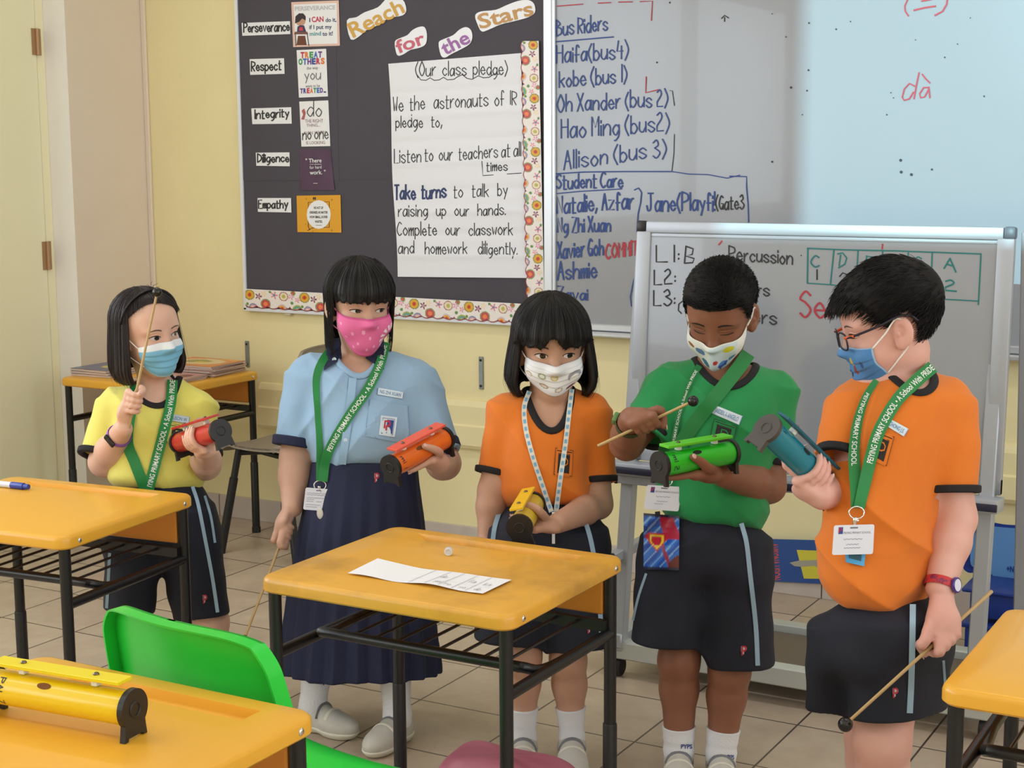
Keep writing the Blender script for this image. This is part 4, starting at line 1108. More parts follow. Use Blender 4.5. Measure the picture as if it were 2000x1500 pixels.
def S_loft(st, side, mod=None, ex=2.0, cap=0.004, round_ends=False):
    """st: (centre, rx, ry) along a nearly straight axis; rx lies along side"""
    Cn = np.array([q[0] for q in st], float); rx = np.array([q[1] for q in st], float); ry = np.array([q[2] for q in st], float)
    ax = Cn[-1]-Cn[0]; L = np.linalg.norm(ax); ax = ax/L
    sv = nrm(np.asarray(side)-ax*np.dot(side, ax)); bv = np.cross(ax, sv)
    t0 = (Cn-Cn[0])@ax/L; tab = np.linspace(0, 1, 200)
    M4 = np.stack([(Cn-Cn[0])@sv, (Cn-Cn[0])@bv, rx, ry], 1)
    w = 0.5-0.5*np.cos(np.pi*0)  # linear table, softened below
    T4 = np.stack([np.interp(tab, t0, M4[:, i]) for i in range(4)], 1)
    ker = np.hanning(27); ker /= ker.sum()
    T4 = np.stack([np.convolve(np.pad(T4[:, i], 13, mode='reflect', reflect_type='odd'), ker, 'valid') for i in range(4)], 1)
    c0 = Cn[0]
    def fn(X, Y, Z):
        x, y, z = X-F32(c0[0]), Y-F32(c0[1]), Z-F32(c0[2])
        t = (x*ax[0]+y*ax[1]+z*ax[2])/L
        tc = np.clip(t, 0, 1); ti = tc*199; i0 = np.clip(ti.astype(np.int32), 0, 198); f = ti-i0
        g = [T4[:, i].astype(F32)[i0]*(1-f)+T4[:, i].astype(F32)[i0+1]*f for i in range(4)]
        u = x*sv[0]+y*sv[1]+z*sv[2]-g[0]; v = x*bv[0]+y*bv[1]+z*bv[2]-g[1]
        RX, RY = g[2], g[3]
        if mod is not None:
            m = mod(np.arctan2(v/RY, u/RX), tc); RX = RX+m; RY = RY+m
        k0 = (np.abs(u/RX)**ex+np.abs(v/RY)**ex)**(1/ex)
        k1 = np.sqrt((u/RX**2)**2+(v/RY**2)**2)+1e-9
        d = np.where(k0 > 1e-4, (k0-1)*np.minimum(k0/k1, 1.5*np.maximum(RX, RY)), -np.minimum(RX, RY))
        e = np.maximum(-t*L, (t-1)*L)
        h = np.clip(0.5-0.5*(d-e)/cap, 0, 1)
        return d*(1-h)+e*h+cap*h*(1-h)
    R = float(max(rx.max(), ry.max()))+0.01
    return fn, Cn.min(0)-R, Cn.max(0)+R
def S_fun(f, lo, hi): return f, np.asarray(lo, float), np.asarray(hi, float)
def vox_for(fbs, h, pad=0.02):
    return Vox(np.min([f[1] for f in fbs], axis=0)-pad, np.max([f[2] for f in fbs], axis=0)+pad, h)

# ------------------------------------------------------------ hands
def finger_chain(v, pts, r0, r1, k=0.003):
    rs = np.linspace(r0, r1, len(pts))
    for i in range(len(pts)-1): v.append((S_cone(pts[i], pts[i+1], rs[i], rs[i+1]), k if i == 0 else 0.002))
def grip(ops, C, A, Q, Y, W, rad, ts=1.0, sc=1.0, phi0=38, spread=0.0141, thumb=True, loose=0.0, nails=None):
    """closed hand round a rod of radius rad: C rod centre, A rod axis (ts*A on the thumb side), Q towards the back of the hand, Y the way the fingers leave, W wrist"""
    A = nrm(A); Q = nrm(np.asarray(Q)-A*np.dot(Q, A)); Y2 = np.cross(A, Q); Y = Y2 if np.dot(Y2, Y) > 0 else -Y2
    C = np.asarray(C, float); W = np.asarray(W, float); rf = 0.0064*sc
    R = max(rad+rf*0.92, 0.0135*sc)
    def at(ph, off, r=R): return C+A*off+r*(math.cos(ph)*Q+math.sin(ph)*Y)
    for i, (ln, dphi, rr) in enumerate(((0.92, 4, 0.96), (1.0, 0, 1.0), (0.95, -2, 0.97), (0.78, -8, 0.85))):
        off = ts*(1.5-i)*spread*sc
        ph = math.radians(phi0+dphi); rk = R+0.004*sc
        pts = [at(ph, off, rk)]
        for sg in (0.031, 0.020, 0.016):
            st = 3
            for q in range(st):
                ph += sg*ln*sc/R/st*(1-loose); pts.append(at(ph, off*(1-0.10*(ph-math.radians(phi0))/3)))
        finger_chain(ops, pts, rf*1.08*rr, rf*0.84*rr)
        if nails is not None and rad > 0.015: nails.append((pts[-1], nrm(pts[-1]-pts[-2]), nrm(pts[-1]-(C+A*off)), rf*0.84*rr))
        k = at(math.radians(phi0+dphi), off, rk)
        b = W+(k-W)*0.15+A*off*0.35
        ops.append((S_cone(b, k, 0.0125*sc, 0.0088*sc), 0.0045))
    pc = W*0.42+C*0.58+Q*R*0.9
    f_ = nrm(C+Q*R-W); f_ = nrm(f_-A*(f_@A)*0.98) if abs(f_@A) < 0.97 else Y; a_ = nrm(A-f_*(A@f_)); ops.append((S_ell(pc, np.stack([a_, f_, np.cross(a_, f_)], 1), np.array((0.024, 0.026, 0.013))*sc), 0.012))
    if thumb:
        b = W+(C-W)*0.30+A*ts*0.010*sc
        p1 = C+A*ts*0.027*sc-Y*0.016*sc+Q*0.004
        p2 = C+A*ts*0.030*sc-Y*0.010*sc-Q*(R*0.7)
        p3 = C+A*ts*0.026*sc+Y*0.010*sc-Q*(R+0.004)
        if rad > 0.015:
            p1 = at(math.radians(-60), ts*0.022*sc, R+0.004); p2 = at(math.radians(-95), ts*0.026*sc); p3 = at(math.radians(-138), ts*0.022*sc)
        finger_chain(ops, spline([b, p1, p2, p3], 3), 0.0105*sc, 0.0062*sc, 0.008)
        if nails is not None: nails.append((p3, nrm(p3-p2), nrm(p3-C), 0.0064*sc))
def cradle(ops, C, A, Q, Bk, W, rad, sc=1.0, nails=None, up=0.35):
    """open hand under a tube: A the way the fingers point along the tube, Q down to the palm, Bk the far side; the thumb lies on the near side"""
    A = nrm(A); Q = nrm(np.asarray(Q)-A*np.dot(Q, A)); Bk = nrm(np.cross(A, Q))*np.sign(np.dot(np.cross(A, Q), Bk)); C = np.asarray(C, float); W = np.asarray(W, float)
    rf = 0.0064*sc
    for i, (ln, rr) in enumerate(((0.93, 0.97), (1.0, 1.0), (0.93, 0.96), (0.76, 0.85))):
        ph = math.radians(-28+i*27); R = rad+rf
        def at(p, o, r=R): return C+A*o+r*(math.cos(p)*Q+math.sin(p)*Bk)
        k = at(ph, -0.004*i*sc, R+0.003)
        pts = [k]
        o = -0.004*i*sc; p = ph
        for sg in (0.030, 0.020, 0.016):
            for q in range(2):
                o += sg*ln*sc*0.5*math.cos(up); p += sg*ln*sc*0.5*math.sin(up)/R; pts.append(at(p, o))
        finger_chain(ops, pts, rf*1.08*rr, rf*0.84*rr)
        if nails is not None: nails.append((pts[-1], nrm(pts[-1]-pts[-2]), nrm(pts[-1]-(C+A*o)), rf*0.84*rr))
        ops.append((S_cone(W+(k-W)*0.15, k, 0.0125*sc, 0.0090*sc), 0.008))
    pc = (W+C+Q*(rad+0.008))/2+A*0.0
    f_ = nrm(C+Q*rad-W); b_ = nrm(Bk-f_*(Bk@f_)); ops.append((S_ell(pc, np.stack([f_, b_, np.cross(f_, b_)], 1), np.array((0.028, 0.022, 0.014))*sc), 0.012))
    R = rad+rf
    t = [W+(C-W)*0.35-Bk*0.006, C-A*0.018*sc+R*(math.cos(-0.9)*Q+math.sin(-0.9)*Bk), C+A*0.004*sc+R*(math.cos(-1.5)*Q+math.sin(-1.5)*Bk), C+A*0.022*sc+R*(math.cos(-1.9)*Q+math.sin(-1.9)*Bk)]
    finger_chain(ops, spline(t, 3), 0.0115*sc, 0.0066*sc, 0.008)
    if nails is not None: nails.append((t[3], nrm(t[3]-t[2]), nrm(t[3]-(C+A*0.022*sc)), 0.0066*sc))

# ------------------------------------------------------------ heads
class Head:
    """local frame: x towards the subject's left, y out of the face, z up; origin between the eyes inside the skull"""
    def __init__(s, eye_px, D, yaw, pitch, roll, sc):
        hR = nrm((RT[0], RT[1], 0)); d = ray(*eye_px); f0 = -nrm((d[0], d[1], 0)); hR = nrm(np.cross(f0, (0, 0, 1))); hR = hR if hR@RT > 0 else -hR
        y, p, r = (math.radians(a) for a in (yaw, pitch, roll))
        f = math.cos(y)*f0+math.sin(y)*hR; x = math.cos(y)*hR-math.sin(y)*f0; z = np.array((0, 0, 1.0))
        f, z = math.cos(p)*f-math.sin(p)*z, math.cos(p)*z+math.sin(p)*f
        x, z = math.cos(r)*x+math.sin(r)*z, math.cos(r)*z-math.sin(r)*x
        s.R = np.stack([x, f, z], 1); s.s = sc
        s.o = U(eye_px[0], eye_px[1], D)-s.R@np.array((0, 0.080, 0))*sc
    def w(s, p): return np.asarray(p, float)@s.R.T*s.s+s.o
    def v(s, p): return s.R@np.asarray(p, float)
    def ops(s, ears=1.0):
        E = lambda c, r, R=None: S_ell(s.w(c), s.R if R is None else s.R@R, np.array(r)*s.s)
        Cn = lambda a, b, ra, rb: S_cone(s.w(a), s.w(b), ra*s.s, rb*s.s)
        u = [(E((0, -0.014, 0.036), (0.073, 0.090, 0.076)), 0.01), (E((0, 0.016, -0.028), (0.0595, 0.066, 0.080)), 0.03), (E((0, 0.044, -0.090), (0.026, 0.026, 0.022)), 0.035),
             (E((0, 0.040, 0.040), (0.056, 0.042, 0.046)), 0.03)]
        for q in (-1, 1):
            u += [(E((q*0.034, 0.046, -0.036), (0.026, 0.026, 0.030)), 0.02), (E((q*0.031, 0.062, 0.020), (0.022, 0.016, 0.009)), 0.015)]
        u += [(Cn((0, 0.076, 0.006), (0, 0.087, -0.026), 0.007, 0.0085), 0.014), (E((0, 0.0895, -0.032), (0.0100, 0.0085, 0.0080)), 0.009)]
        for q in (-1, 1): u += [(E((q*0.0105, 0.083, -0.035), (0.0065, 0.0080, 0.0060)), 0.006)]
        n = len(u)
        sub = [(E((q*0.031, 0.092, 0.001), (0.019, 0.012, 0.011)), 0.010) for q in (-1, 1)]
        e = []
        for q in (-1, 1):
            a = math.radians(22)*q; Re = np.array(((math.cos(a), -math.sin(a), 0), (math.sin(a), math.cos(a), 0), (0, 0, 1.0)))
            e += [('u', E((q*0.074, -0.010, -0.004), np.array((0.0075, 0.019, 0.029))*ears, Re), 0.006), ('u', E((q*0.070, -0.004, -0.028), np.array((0.0080, 0.010, 0.012))*ears, Re), 0.006), ('s', E((q*0.0845, -0.003, -0.003), np.array((0.0100, 0.0105, 0.016))*ears, Re), 0.003), ('u', E((q*0.0775, -0.0005, -0.006), np.array((0.0035, 0.0045, 0.0065))*ears, Re), 0.003)]
        return u, sub, e
    def face_y(s, bv, x, z, off=0.0):
        o = s.w((x, 0.16, z)); h = bv.ray_cast(Vector(o), Vector(-s.R[:, 1]))[0]
        y = (np.array(h)-s.o)@s.R[:, 1]/s.s if h is not None else 0.06
        return np.array((x, y+off, z))
    def rad(s, bv, phi, z, c=(0, 0)):
        dr = np.array((math.sin(phi), math.cos(phi), 0)); o = s.w(np.array((c[0], c[1], z))+dr*0.22)
        h = bv.ray_cast(Vector(o), Vector(-s.v(dr)), 0.22*s.s)[0]
        return ((np.array(h)-s.w((c[0], c[1], z)))@s.v(dr)/s.s) if h is not None else 0.0

m_lash = M('eyelash', (26, 20, 20), 0.6)
def add_eyes(root, hd, bv, m_skin, look=(0.0, 0.0), openz=1.0, closed=False, brow=(46, 34, 32), tilt=0.06, bw=1.0):
    m_brow = M('eyebrow_%d' % brow[0], brow, 0.8)
    m_eye = M('painted_eye', (255, 255, 255), 0.12, vcol=True, coat=0.6)
    for q in (-1, 1):
        cx, cz, w = q*0.031, 0.0, 0.0138
        up = lambda a: (0.0068*openz*(1-abs(a)**2.2)+0.0006); lo = lambda a: -(0.0050*openz*(1-abs(a)**2.0)+0.0004)
        zt = lambda a: cz+tilt*0.0138*a*q
        if not closed:
            def f(u, v):
                a = 2*u-1; z = zt(a)+lo(a)+(up(a)-lo(a))*v
                p = hd.face_y(bv, cx+a*w, z, 0.0009); p[1] += 0.0022*(1-a*a); return hd.w(p)
            def cf(u, v):
                a = 2*u-1; z = lo(a)+(up(a)-lo(a))*v; r = math.hypot(a*w-look[0], z-look[1]-0.0006)
                if r < 0.0034: return (10, 8, 8)
                if r < 0.0068: return (38, 25, 21) if r < 0.0060 else (22, 16, 15)
                return (214, 206, 206) if abs(a) < 0.85 else (186, 140, 132)
            V, F, Cc = grid(36, 22, f, cf); obj('eye', V, F, m_eye, root, cols=Cc, world=True)
        s = np.linspace(-1, 1, 13)
        if closed: L = [hd.w(hd.face_y(bv, cx+a*w, zt(a)-0.004-0.0016*(1-a*a), 0.0006)) for a in s]
        else: L = [hd.w(hd.face_y(bv, cx+a*w*1.04, zt(a)+up(a)*1.02, 0.0030*(1-a*a)+0.0008)) for a in s]
        obj('upper_eyelash', *tube(L, np.interp(s*q, [-1, 0, 1], [0.0005, 0.0012, 0.0010])*hd.s, 8), m_lash, root, world=True)
        L = [hd.w(hd.face_y(bv, cx+a*w*1.05, zt(a)+(up(a) if not closed else 0.002)+0.0026, 0.0012*(1-a*a))) for a in s]
        obj('eyelid', *tube(L, np.interp(np.abs(s), [0, 1], [0.0022, 0.0010])*hd.s, 8), m_skin, root, world=True)
        def fb(u, v):
            a = 2*u-1; z = 0.0185+0.0036*(1-a*a)+tilt*0.004*a*q+(v-0.5)*0.0046*bw*(1-0.8*max(0, a*q)**1.5)
            return hd.w(hd.face_y(bv, cx+q*0.001+a*0.0165, z, 0.0006))
        V, F, _ = grid(16, 4, fb); obj('eyebrow', V, F, m_brow, root, world=True)

# ------------------------------------------------------------ hair
def tufts(mb, rnd, n, base, steps, r0):
    for i in range(n):
        P = base(rnd)
        if P is None: continue
        P = np.asarray(P); m = len(P)
        rr = r0*rnd.uniform(0.6, 1.3)*np.linspace(1.0, 0.12, m)**0.7
        mb.add(*tube(P, rr, 4, False))
def hair_long(root, hd, bv, m_hair, zend, zbang, bang, side_phi, thick=0.010, flare=0.0, seed=1, part=0.0, n_str=420, wisps=12, back_only=False, top_lift=0.0, r_str=0.0010, taper=0.0):
    """zend(phi) tip height of the hanging hair, zbang(phi) tip height of the fringe, bang half-angle of the fringe"""
    rnd = random.Random(seed); mb = MB(); c0 = np.array((0, -0.014, 0.034))
    ph_n = {}
    def head_r(phi, el):
        key = (round(phi*40), round(el*40))
        if key in ph_n: return ph_n[key]
        d = np.array((math.sin(phi)*math.cos(el), math.cos(phi)*math.cos(el), math.sin(el)))
        h = bv.ray_cast(Vector(hd.w(c0+d*0.25)), Vector(-hd.v(d)), 0.25*hd.s)[0]
        r = np.linalg.norm(np.array(h)-hd.w(c0))/hd.s if h is not None else 0.085
        r = min(max(r, 0.070), 0.102); ph_n[key] = r; return r
    hz_ = {}
    def hr(phi, z):
        key = (round(phi*30), round(z*250))
        if key not in hz_: hz_[key] = hd.rad(bv, phi, z, (0, c0[1]))
        return hz_[key]
    def path(phi, t, ze, off, el0=0.02):
        """t 0 crown .. 1 tip; arc over the skull, then down along the forehead (fringe) or hanging free"""
        r0 = head_r(phi, el0)+off; z_eq = c0[2]+r0*math.sin(el0)
        e1 = el0
        if ze > z_eq: e1 = math.asin(min(0.97, (ze-c0[2])/(0.088+off)))
        drop = max(z_eq-ze, 0.0) if ze < z_eq else 0.0
        La = (math.pi/2-e1)*0.1; tt = t*(La+drop)
        if tt <= La or drop <= 0:
            el = math.pi/2-tt/0.1; r = head_r(phi, el)+off+top_lift*math.sin(el)**2; d = np.array((math.sin(phi)*math.cos(el), math.cos(phi)*math.cos(el), math.sin(el)))
            return c0+d*r
        z = z_eq-(tt-La); q = (tt-La)/drop; r_eq = r0*math.cos(el0)
        if abs(((phi+math.pi) % (2*math.pi))-math.pi) < side_phi-0.02 and ze > -0.01: rr = min(max(hr(phi, z)+off*0.8, r_eq-0.03*q), r_eq+0.002)
        else: rr = r_eq+flare*math.sin(min(q*1.25, 1.6))-abs(flare)*1.1*max(0, (q-0.72)/0.28)**2
        return np.array((c0[0]+math.sin(phi)*rr, c0[1]+math.cos(phi)*rr, z))
    def shell(phis, ze, nt, amp):
        no = len(phis); V = []
        for layer in (0, 1):
            for phi in phis:
                g = math.sin(phi*47+1.3)*0.5+math.sin(phi*91+phi*phi*7)*0.35+math.sin(phi*23)*0.4
                for j in range(nt):
                    t = j/(nt-1); off = (thick*(1-taper*max(0, t-0.75)/0.25 if ze is zbang else 1)+amp*g*min(1, t*2)*(1-taper*(ze is zbang))) if layer == 0 else 0.0015
                    V.append(hd.w(path(phi, t, ze(phi)+(0.003*g*(1-taper) if layer == 0 else 0.002), off)))
        F = []
        for i in range(no-1):
            for j in range(nt-1):
                a = i*nt+j; b = (i+1)*nt+j; F.append([a, a+1, b+1, b]); k = no*nt; F.append([a+k, b+k, b+1+k, a+1+k])
            a = i*nt+nt-1; b = a+nt; k = no*nt; F.append([a, a+k, b+k, b])
        for i, fl in ((0, 1), (no-1, 0)):
            for j in range(nt-1):
                a = i*nt+j; k = no*nt; q = [a, a+k, a+1+k, a+1]; F.append(q if fl else q[::-1])
        mb.add(V, F)
    shell(np.linspace(side_phi, 2*math.pi-side_phi, 150), zend, 34, 0.0016)
    if bang: shell(np.linspace(-bang, bang, 70), zbang, 26, 0.0014)
    def base(r):
        if bang and r.random() < 0.33:
            phi = r.uniform(-bang, bang); ze = zbang(phi)-r.uniform(-0.004, 0.006); t0 = r.uniform(0.0, 0.4)
        else:
            phi = r.uniform(side_phi, 2*math.pi-side_phi); ze = zend(phi)-r.uniform(-0.01, 0.006); t0 = r.uniform(0.0, 0.5)
        off = thick+r.uniform(-0.0005, 0.0022); dphi = r.uniform(-0.03, 0.03)
        return [hd.w(path(phi+dphi*t, t, ze, off)) for t in np.linspace(t0, 1, 16)]
    tufts(mb, rnd, n_str, base, 16, r_str*hd.s)
    def wisp(r):
        phi = r.choice((-1, 1))*r.uniform(side_phi, side_phi+0.9); ze = zend(phi)-r.uniform(0.0, 0.02); off = thick+r.uniform(0.003, 0.012)
        return [hd.w(path(phi, t, ze, off*(0.4+0.6*t))) for t in np.linspace(0.35, 1, 14)]
    tufts(mb, rnd, wisps, wisp, 14, 0.00045*hd.s)
    return mb.build('hair', m_hair, root, world=True, auto=None), path
def hair_short(root, hd, bv, m_hair, hairline, thick, n, ln, r0, seed, comb, fringe=0.0):
    """hairline(phi) lowest hair height; thick(phi, el) thickness; comb(phi, el) local lie direction"""
    rnd = random.Random(seed); mb = MB(); c0 = np.array((0, -0.014, 0.030))
    def surf(phi, el, off):
        d = np.array((math.sin(phi)*math.cos(el), math.cos(phi)*math.cos(el), math.sin(el)))
        h = bv.ray_cast(Vector(hd.w(c0+d*0.25)), Vector(-hd.v(d)), 0.25*hd.s)[0]
        r = np.linalg.norm(np.array(h)-hd.w(c0))/hd.s if h is not None else 0.088
        return c0+d*(min(r, 0.106)+off), d
    def elmin(phi): return math.asin(max(-0.99, min(0.99, (hairline(phi)-c0[2])/0.095)))
    nu, nt = 96, 26; V = []
    for layer in (0, 1):
        for i in range(nu):
            phi = 2*math.pi*i/nu-math.pi; e0 = elmin(phi)
            for j in range(nt):
                el = math.pi/2-(math.pi/2-e0)*j/(nt-1)
                th = thick(phi, el)*(1-0.75*max(0, j/(nt-1)-0.85)/0.15) if layer == 0 else -0.003
                V.append(hd.w(surf(phi, el, th)[0]))
    F = []; K = nu*nt
    for i in range(nu):
        i2 = (i+1) % nu
        for j in range(nt-1):
            a, b = i*nt+j, i2*nt+j; F.append([a, a+1, b+1, b]); F.append([a+K, b+K, b+1+K, a+1+K])
        a, b = i*nt+nt-1, i2*nt+nt-1; F.append([a, a+K, b+K, b])
    mb.add(V, F)
    def base(r):
        phi = r.uniform(-math.pi, math.pi); e0 = elmin(phi); el = e0+(math.pi/2-e0)*r.random()**0.8*0.98
        th = thick(phi, el)*0.72; p, d = surf(phi, el, th)
        c = np.asarray(comb(phi, el), float); c = c-d*np.dot(c, d)*0.85; c = c/(np.linalg.norm(c)+1e-9)
        l = ln*r.uniform(0.6, 1.2)*min(1.0, thick(phi, el)/0.010+0.25)
        jit = np.array((r.uniform(-1, 1), r.uniform(-1, 1), r.uniform(-1, 1)))*0.22
        return [hd.w(p+(c+jit)*l*t+d*(0.0045*math.sin(t*2.2)-0.0015*t)) for t in (0, 0.35, 0.7, 1.0)]
    tufts(mb, rnd, n, base, 4, r0*hd.s)
    if fringe:
        def fr(r):
            phi = r.uniform(-0.75, 0.75); e0 = elmin(phi); p, d = surf(phi, e0+0.12, thick(phi, e0)*0.8)
            l = fringe*r.uniform(0.6, 1.1); c = nrm((0.25*r.uniform(-1, 1), 0.55, -0.9))
            return [hd.w(p+c*l*t+d*(0.010*math.sin(t*2.4))) for t in np.linspace(0, 1, 6)]
        tufts(mb, rnd, 150, fr, 6, r0*1.4*hd.s)
    return mb.build('hair', m_hair, root, world=True, auto=None)

# ------------------------------------------------------------ face masks
def face_mask(root, hd, bv, half, ztop, zbot, mat, colf=None, puff=0.004, pleat=0.0, smooth=3, nu=61, nv=41, name='face_mask', keel=0.0, pinch=0.0):
    """half(v) angular half width (0 top .. 1 bottom), ztop(a), zbot(a) with a in -1..1"""
    Rg = np.zeros((nv, nu)); PH = np.zeros((nv, nu)); ZZ = np.zeros((nv, nu))
    for j in range(nv):
        v = j/(nv-1)
        for i in range(nu):
            a = 2*i/(nu-1)-1; PH[j, i] = a*half(v); ZZ[j, i] = ztop(a)+(zbot(a)-ztop(a))*v
            Rg[j, i] = hd.rad(bv, PH[j, i], max(ZZ[j, i], -0.108))
    Rg = np.where(Rg < 0.03, 0.05, Rg)
    def blur(A, n):
        for _ in range(n):
            P = np.pad(A, 1, mode='edge'); A = (P[:-2, 1:-1]+P[2:, 1:-1]+P[1:-1, :-2]+P[1:-1, 2:]+4*P[1:-1, 1:-1])/8
        return A
    G = Rg.copy(); kb = int(14*(nu/61.0)**2)
    for _ in range(smooth): G = np.maximum(blur(G, kb), Rg-0.002)
    G = blur(G, kb)
    for _ in range(3): G = G+blur(np.maximum(Rg+0.0015-G, 0), kb)*1.5
    G = np.maximum(G, Rg+0.0010); G = blur(G, 3); G = np.maximum(G, Rg+0.0008)
    vv = np.linspace(0, 1, nv)[:, None]; aa = np.linspace(-1, 1, nu)[None, :]
    G = G+puff*np.sin(np.pi*np.clip(vv, 0, 1))**0.6*(1-aa**4)+0.0015+keel*np.exp(-(aa/0.16)**2)*np.sin(np.pi*np.clip(vv*1.02, 0, 1))**0.7
    if pleat:
        for p0 in (0.34, 0.52, 0.70): G = G-pleat*np.clip((vv-p0)/0.02, 0, 1)*np.clip(1-(vv-p0)/0.16, 0, 1)*(1-aa**6)
    V = []; C = []
    for j in range(nv):
        for i in range(nu):
            V.append(hd.w((math.sin(PH[j, i])*G[j, i], math.cos(PH[j, i])*G[j, i], ZZ[j, i])))
            if colf: C.append(colf(2*i/(nu-1)-1, j/(nv-1)))
    V = np.array(V); F = [[j*nu+i, j*nu+i+1, (j+1)*nu+i+1, (j+1)*nu+i] for j in range(nv-1) for i in range(nu-1)]
    F = [f[::-1] for f in F]
    n = len(V); cen = hd.w((0, 0.0, -0.04)); In = V+(cen-V)/np.linalg.norm(cen-V, axis=1)[:, None]*0.0009
    FF = F+[[k+n for k in q[::-1]] for q in F]
    B = [i for i in range(nu)]+[j*nu+nu-1 for j in range(1, nv)]+[(nv-1)*nu+i for i in range(nu-2, -1, -1)]+[j*nu for j in range(nv-2, 0, -1)]
    for i in range(len(B)):
        a, b = B[i], B[(i+1) % len(B)]; FF.append([a, b, b+n, a+n])
    o = obj(name, np.concatenate([V, In]), FF, mat, root, world=True, cols=(lin(np.array(C+C)) if colf else None))
    g = V.reshape(nv, nu, 3)
    return o, g
def ear_loop(mask, hd, a, b, q, mat, r=0.0013):
    e1 = hd.w((q*0.077, -0.004, 0.022)); e2 = hd.w((q*0.080, -0.027, -0.004)); e3 = hd.w((q*0.074, -0.014, -0.034))
    if b is None: P = spline([a, (a+e1)/2+hd.v((q*0.002, 0, 0)), e1, e2], 8)
    else: P = spline([a, (a+e1)/2+hd.v((q*0.003, 0, 0)), e1, e2, e3, (b+e3)/2+hd.v((q*0.003, 0, 0)), b], 8)
    obj('ear_loop', *tube(P, r, 8), mat, mask, world=True)
# ------------------------------------------------------------ people
def vmesh(name, vox, mat, parent, **k):
    V, F = vox.mesh()
    a, b, c = V[F[:, 0]], V[F[:, 1]], V[F[:, 2]]
    if np.einsum('ij,ij->i', a, np.cross(b, c)).sum()+np.einsum('ij,ij->i', a, np.cross(c, V[F[:, 3]])).sum() < 0: F = F[:, ::-1]
    return obj(name, V, F, mat, parent, world=True, **k), BVHTree.FromPolygons(V.tolist(), F.tolist())
def offs(fb, o): return (lambda X, Y, Z: fb[0](X, Y, Z)+F32(o)), fb[1], fb[2]
class Caster:
    def __init__(s, bvs, D0): s.b = bvs; s.D0 = D0
    def D(s, x, y):
        d = ray(x, y); best = None
        for b in s.b:
            h = b.ray_cast(Vector(CP), Vector(d).normalized())[0]
            if h is not None:
                t = (np.array(h)-CP)@FW
                if best is None or t < best: best = t
        return best
    def pt(s, x, y, off):
        D = s.D(x, y); return U(x, y, (D if D is not None else s.D0)-off)
def smooth1(a, n):
    for _ in range(n):
        p = np.pad(a, 1, mode='edge'); a = (p[:-2]+2*p[1:-1]+p[2:])/4
    return a
def strap(name, parent, cs, path, wpx, mat, off=0.003, th=0.0012, text=None, tmat=None, n=80, dmin=None, tpos=(0.03, 0.97), flip=False, th_px=None, colf=None, Dend=None):
    P = spline(np.array(path, float), 16); L = np.r_[0, np.cumsum(np.linalg.norm(np.diff(P, axis=0), axis=1))]
    s = np.linspace(0, L[-1], n); P = np.stack([np.interp(s, L, P[:, i]) for i in (0, 1)], 1)
    T = np.gradient(P, axis=0); T /= np.linalg.norm(T, axis=1)[:, None]; N = np.stack([-T[:, 1], T[:, 0]], 1)
    wv = np.broadcast_to(np.interp(np.linspace(0, 1, n), np.linspace(0, 1, len(wpx)), wpx) if hasattr(wpx, '__len__') else wpx, (n,))
    Dm = []
    for p, q, w_ in zip(P, N, wv):
        ds = [cs.D(*(p+q*w_*e)) for e in (-0.5, 0, 0.5)]; ds = [e for e in ds if e is not None]; Dm.append(min(ds) if ds else np.nan)
    Dm = np.array(Dm); ok = ~np.isnan(Dm); Dm = np.interp(np.arange(n), np.arange(n)[ok], Dm[ok]) if ok.any() else np.full(n, cs.D0)
    mn = np.array([Dm[max(0, i-2):i+3].min() for i in range(n)]); Dm = smooth1(mn, 6)-off
    if Dend is not None: Dm[-1] = Dend
    def at(u, v, d):          # u 0..1 along, v -0.5..0.5 across
        i = u*(n-1); k = np.arange(n); p = np.array([np.interp(i, k, P[:, 0]), np.interp(i, k, P[:, 1])]); q = np.array([np.interp(i, k, N[:, 0]), np.interp(i, k, N[:, 1])]); w_ = np.interp(i, k, wv)
        p = p+q*v*w_; return U(p[0], p[1], np.interp(i, k, Dm)-d)
    nv = 3 if not colf else 9
    Vf, Ff, Cc = grid(n*(1 if not colf else 2), nv, lambda u, v: at(u, v-0.5, th), colf); Vb, _, _ = grid(n*(1 if not colf else 2), nv, lambda u, v: at(u, v-0.5, 0)); m = len(Vf); nn = n*(1 if not colf else 2)
    F = list(Ff)+[[k+m for k in q[::-1]] for q in Ff]
    for i in range(nn-1):
        for a, b in ((i, i+1), ((nv-1)*nn+i+1, (nv-1)*nn+i)): F.append([b, a, a+m, b+m])
    for e in (0, nn-1):
        for j in range(nv-1): F.append([j*nn+e, (j+1)*nn+e, (j+1)*nn+e+m, j*nn+e+m])
    o = obj(name, np.concatenate([Vf, Vb]), F, mat, parent, smooth=False, world=True, cols=None if not colf else np.concatenate([Cc, Cc]))
    if text:
        sg = -1 if flip else 1; ln = tpos[1]-tpos[0]
        def m3(x, y, d): return at(tpos[0]+x*ln if not flip else tpos[1]-x*ln, -sg*(y-0.25)*0.95, th+d)
        V, F = put_text(text, 0, 1, 0, th_px or 0.50, m3, 0.0006, 0.015); obj('lettering', V, F, tmat, o, smooth=False, world=True)
    return o
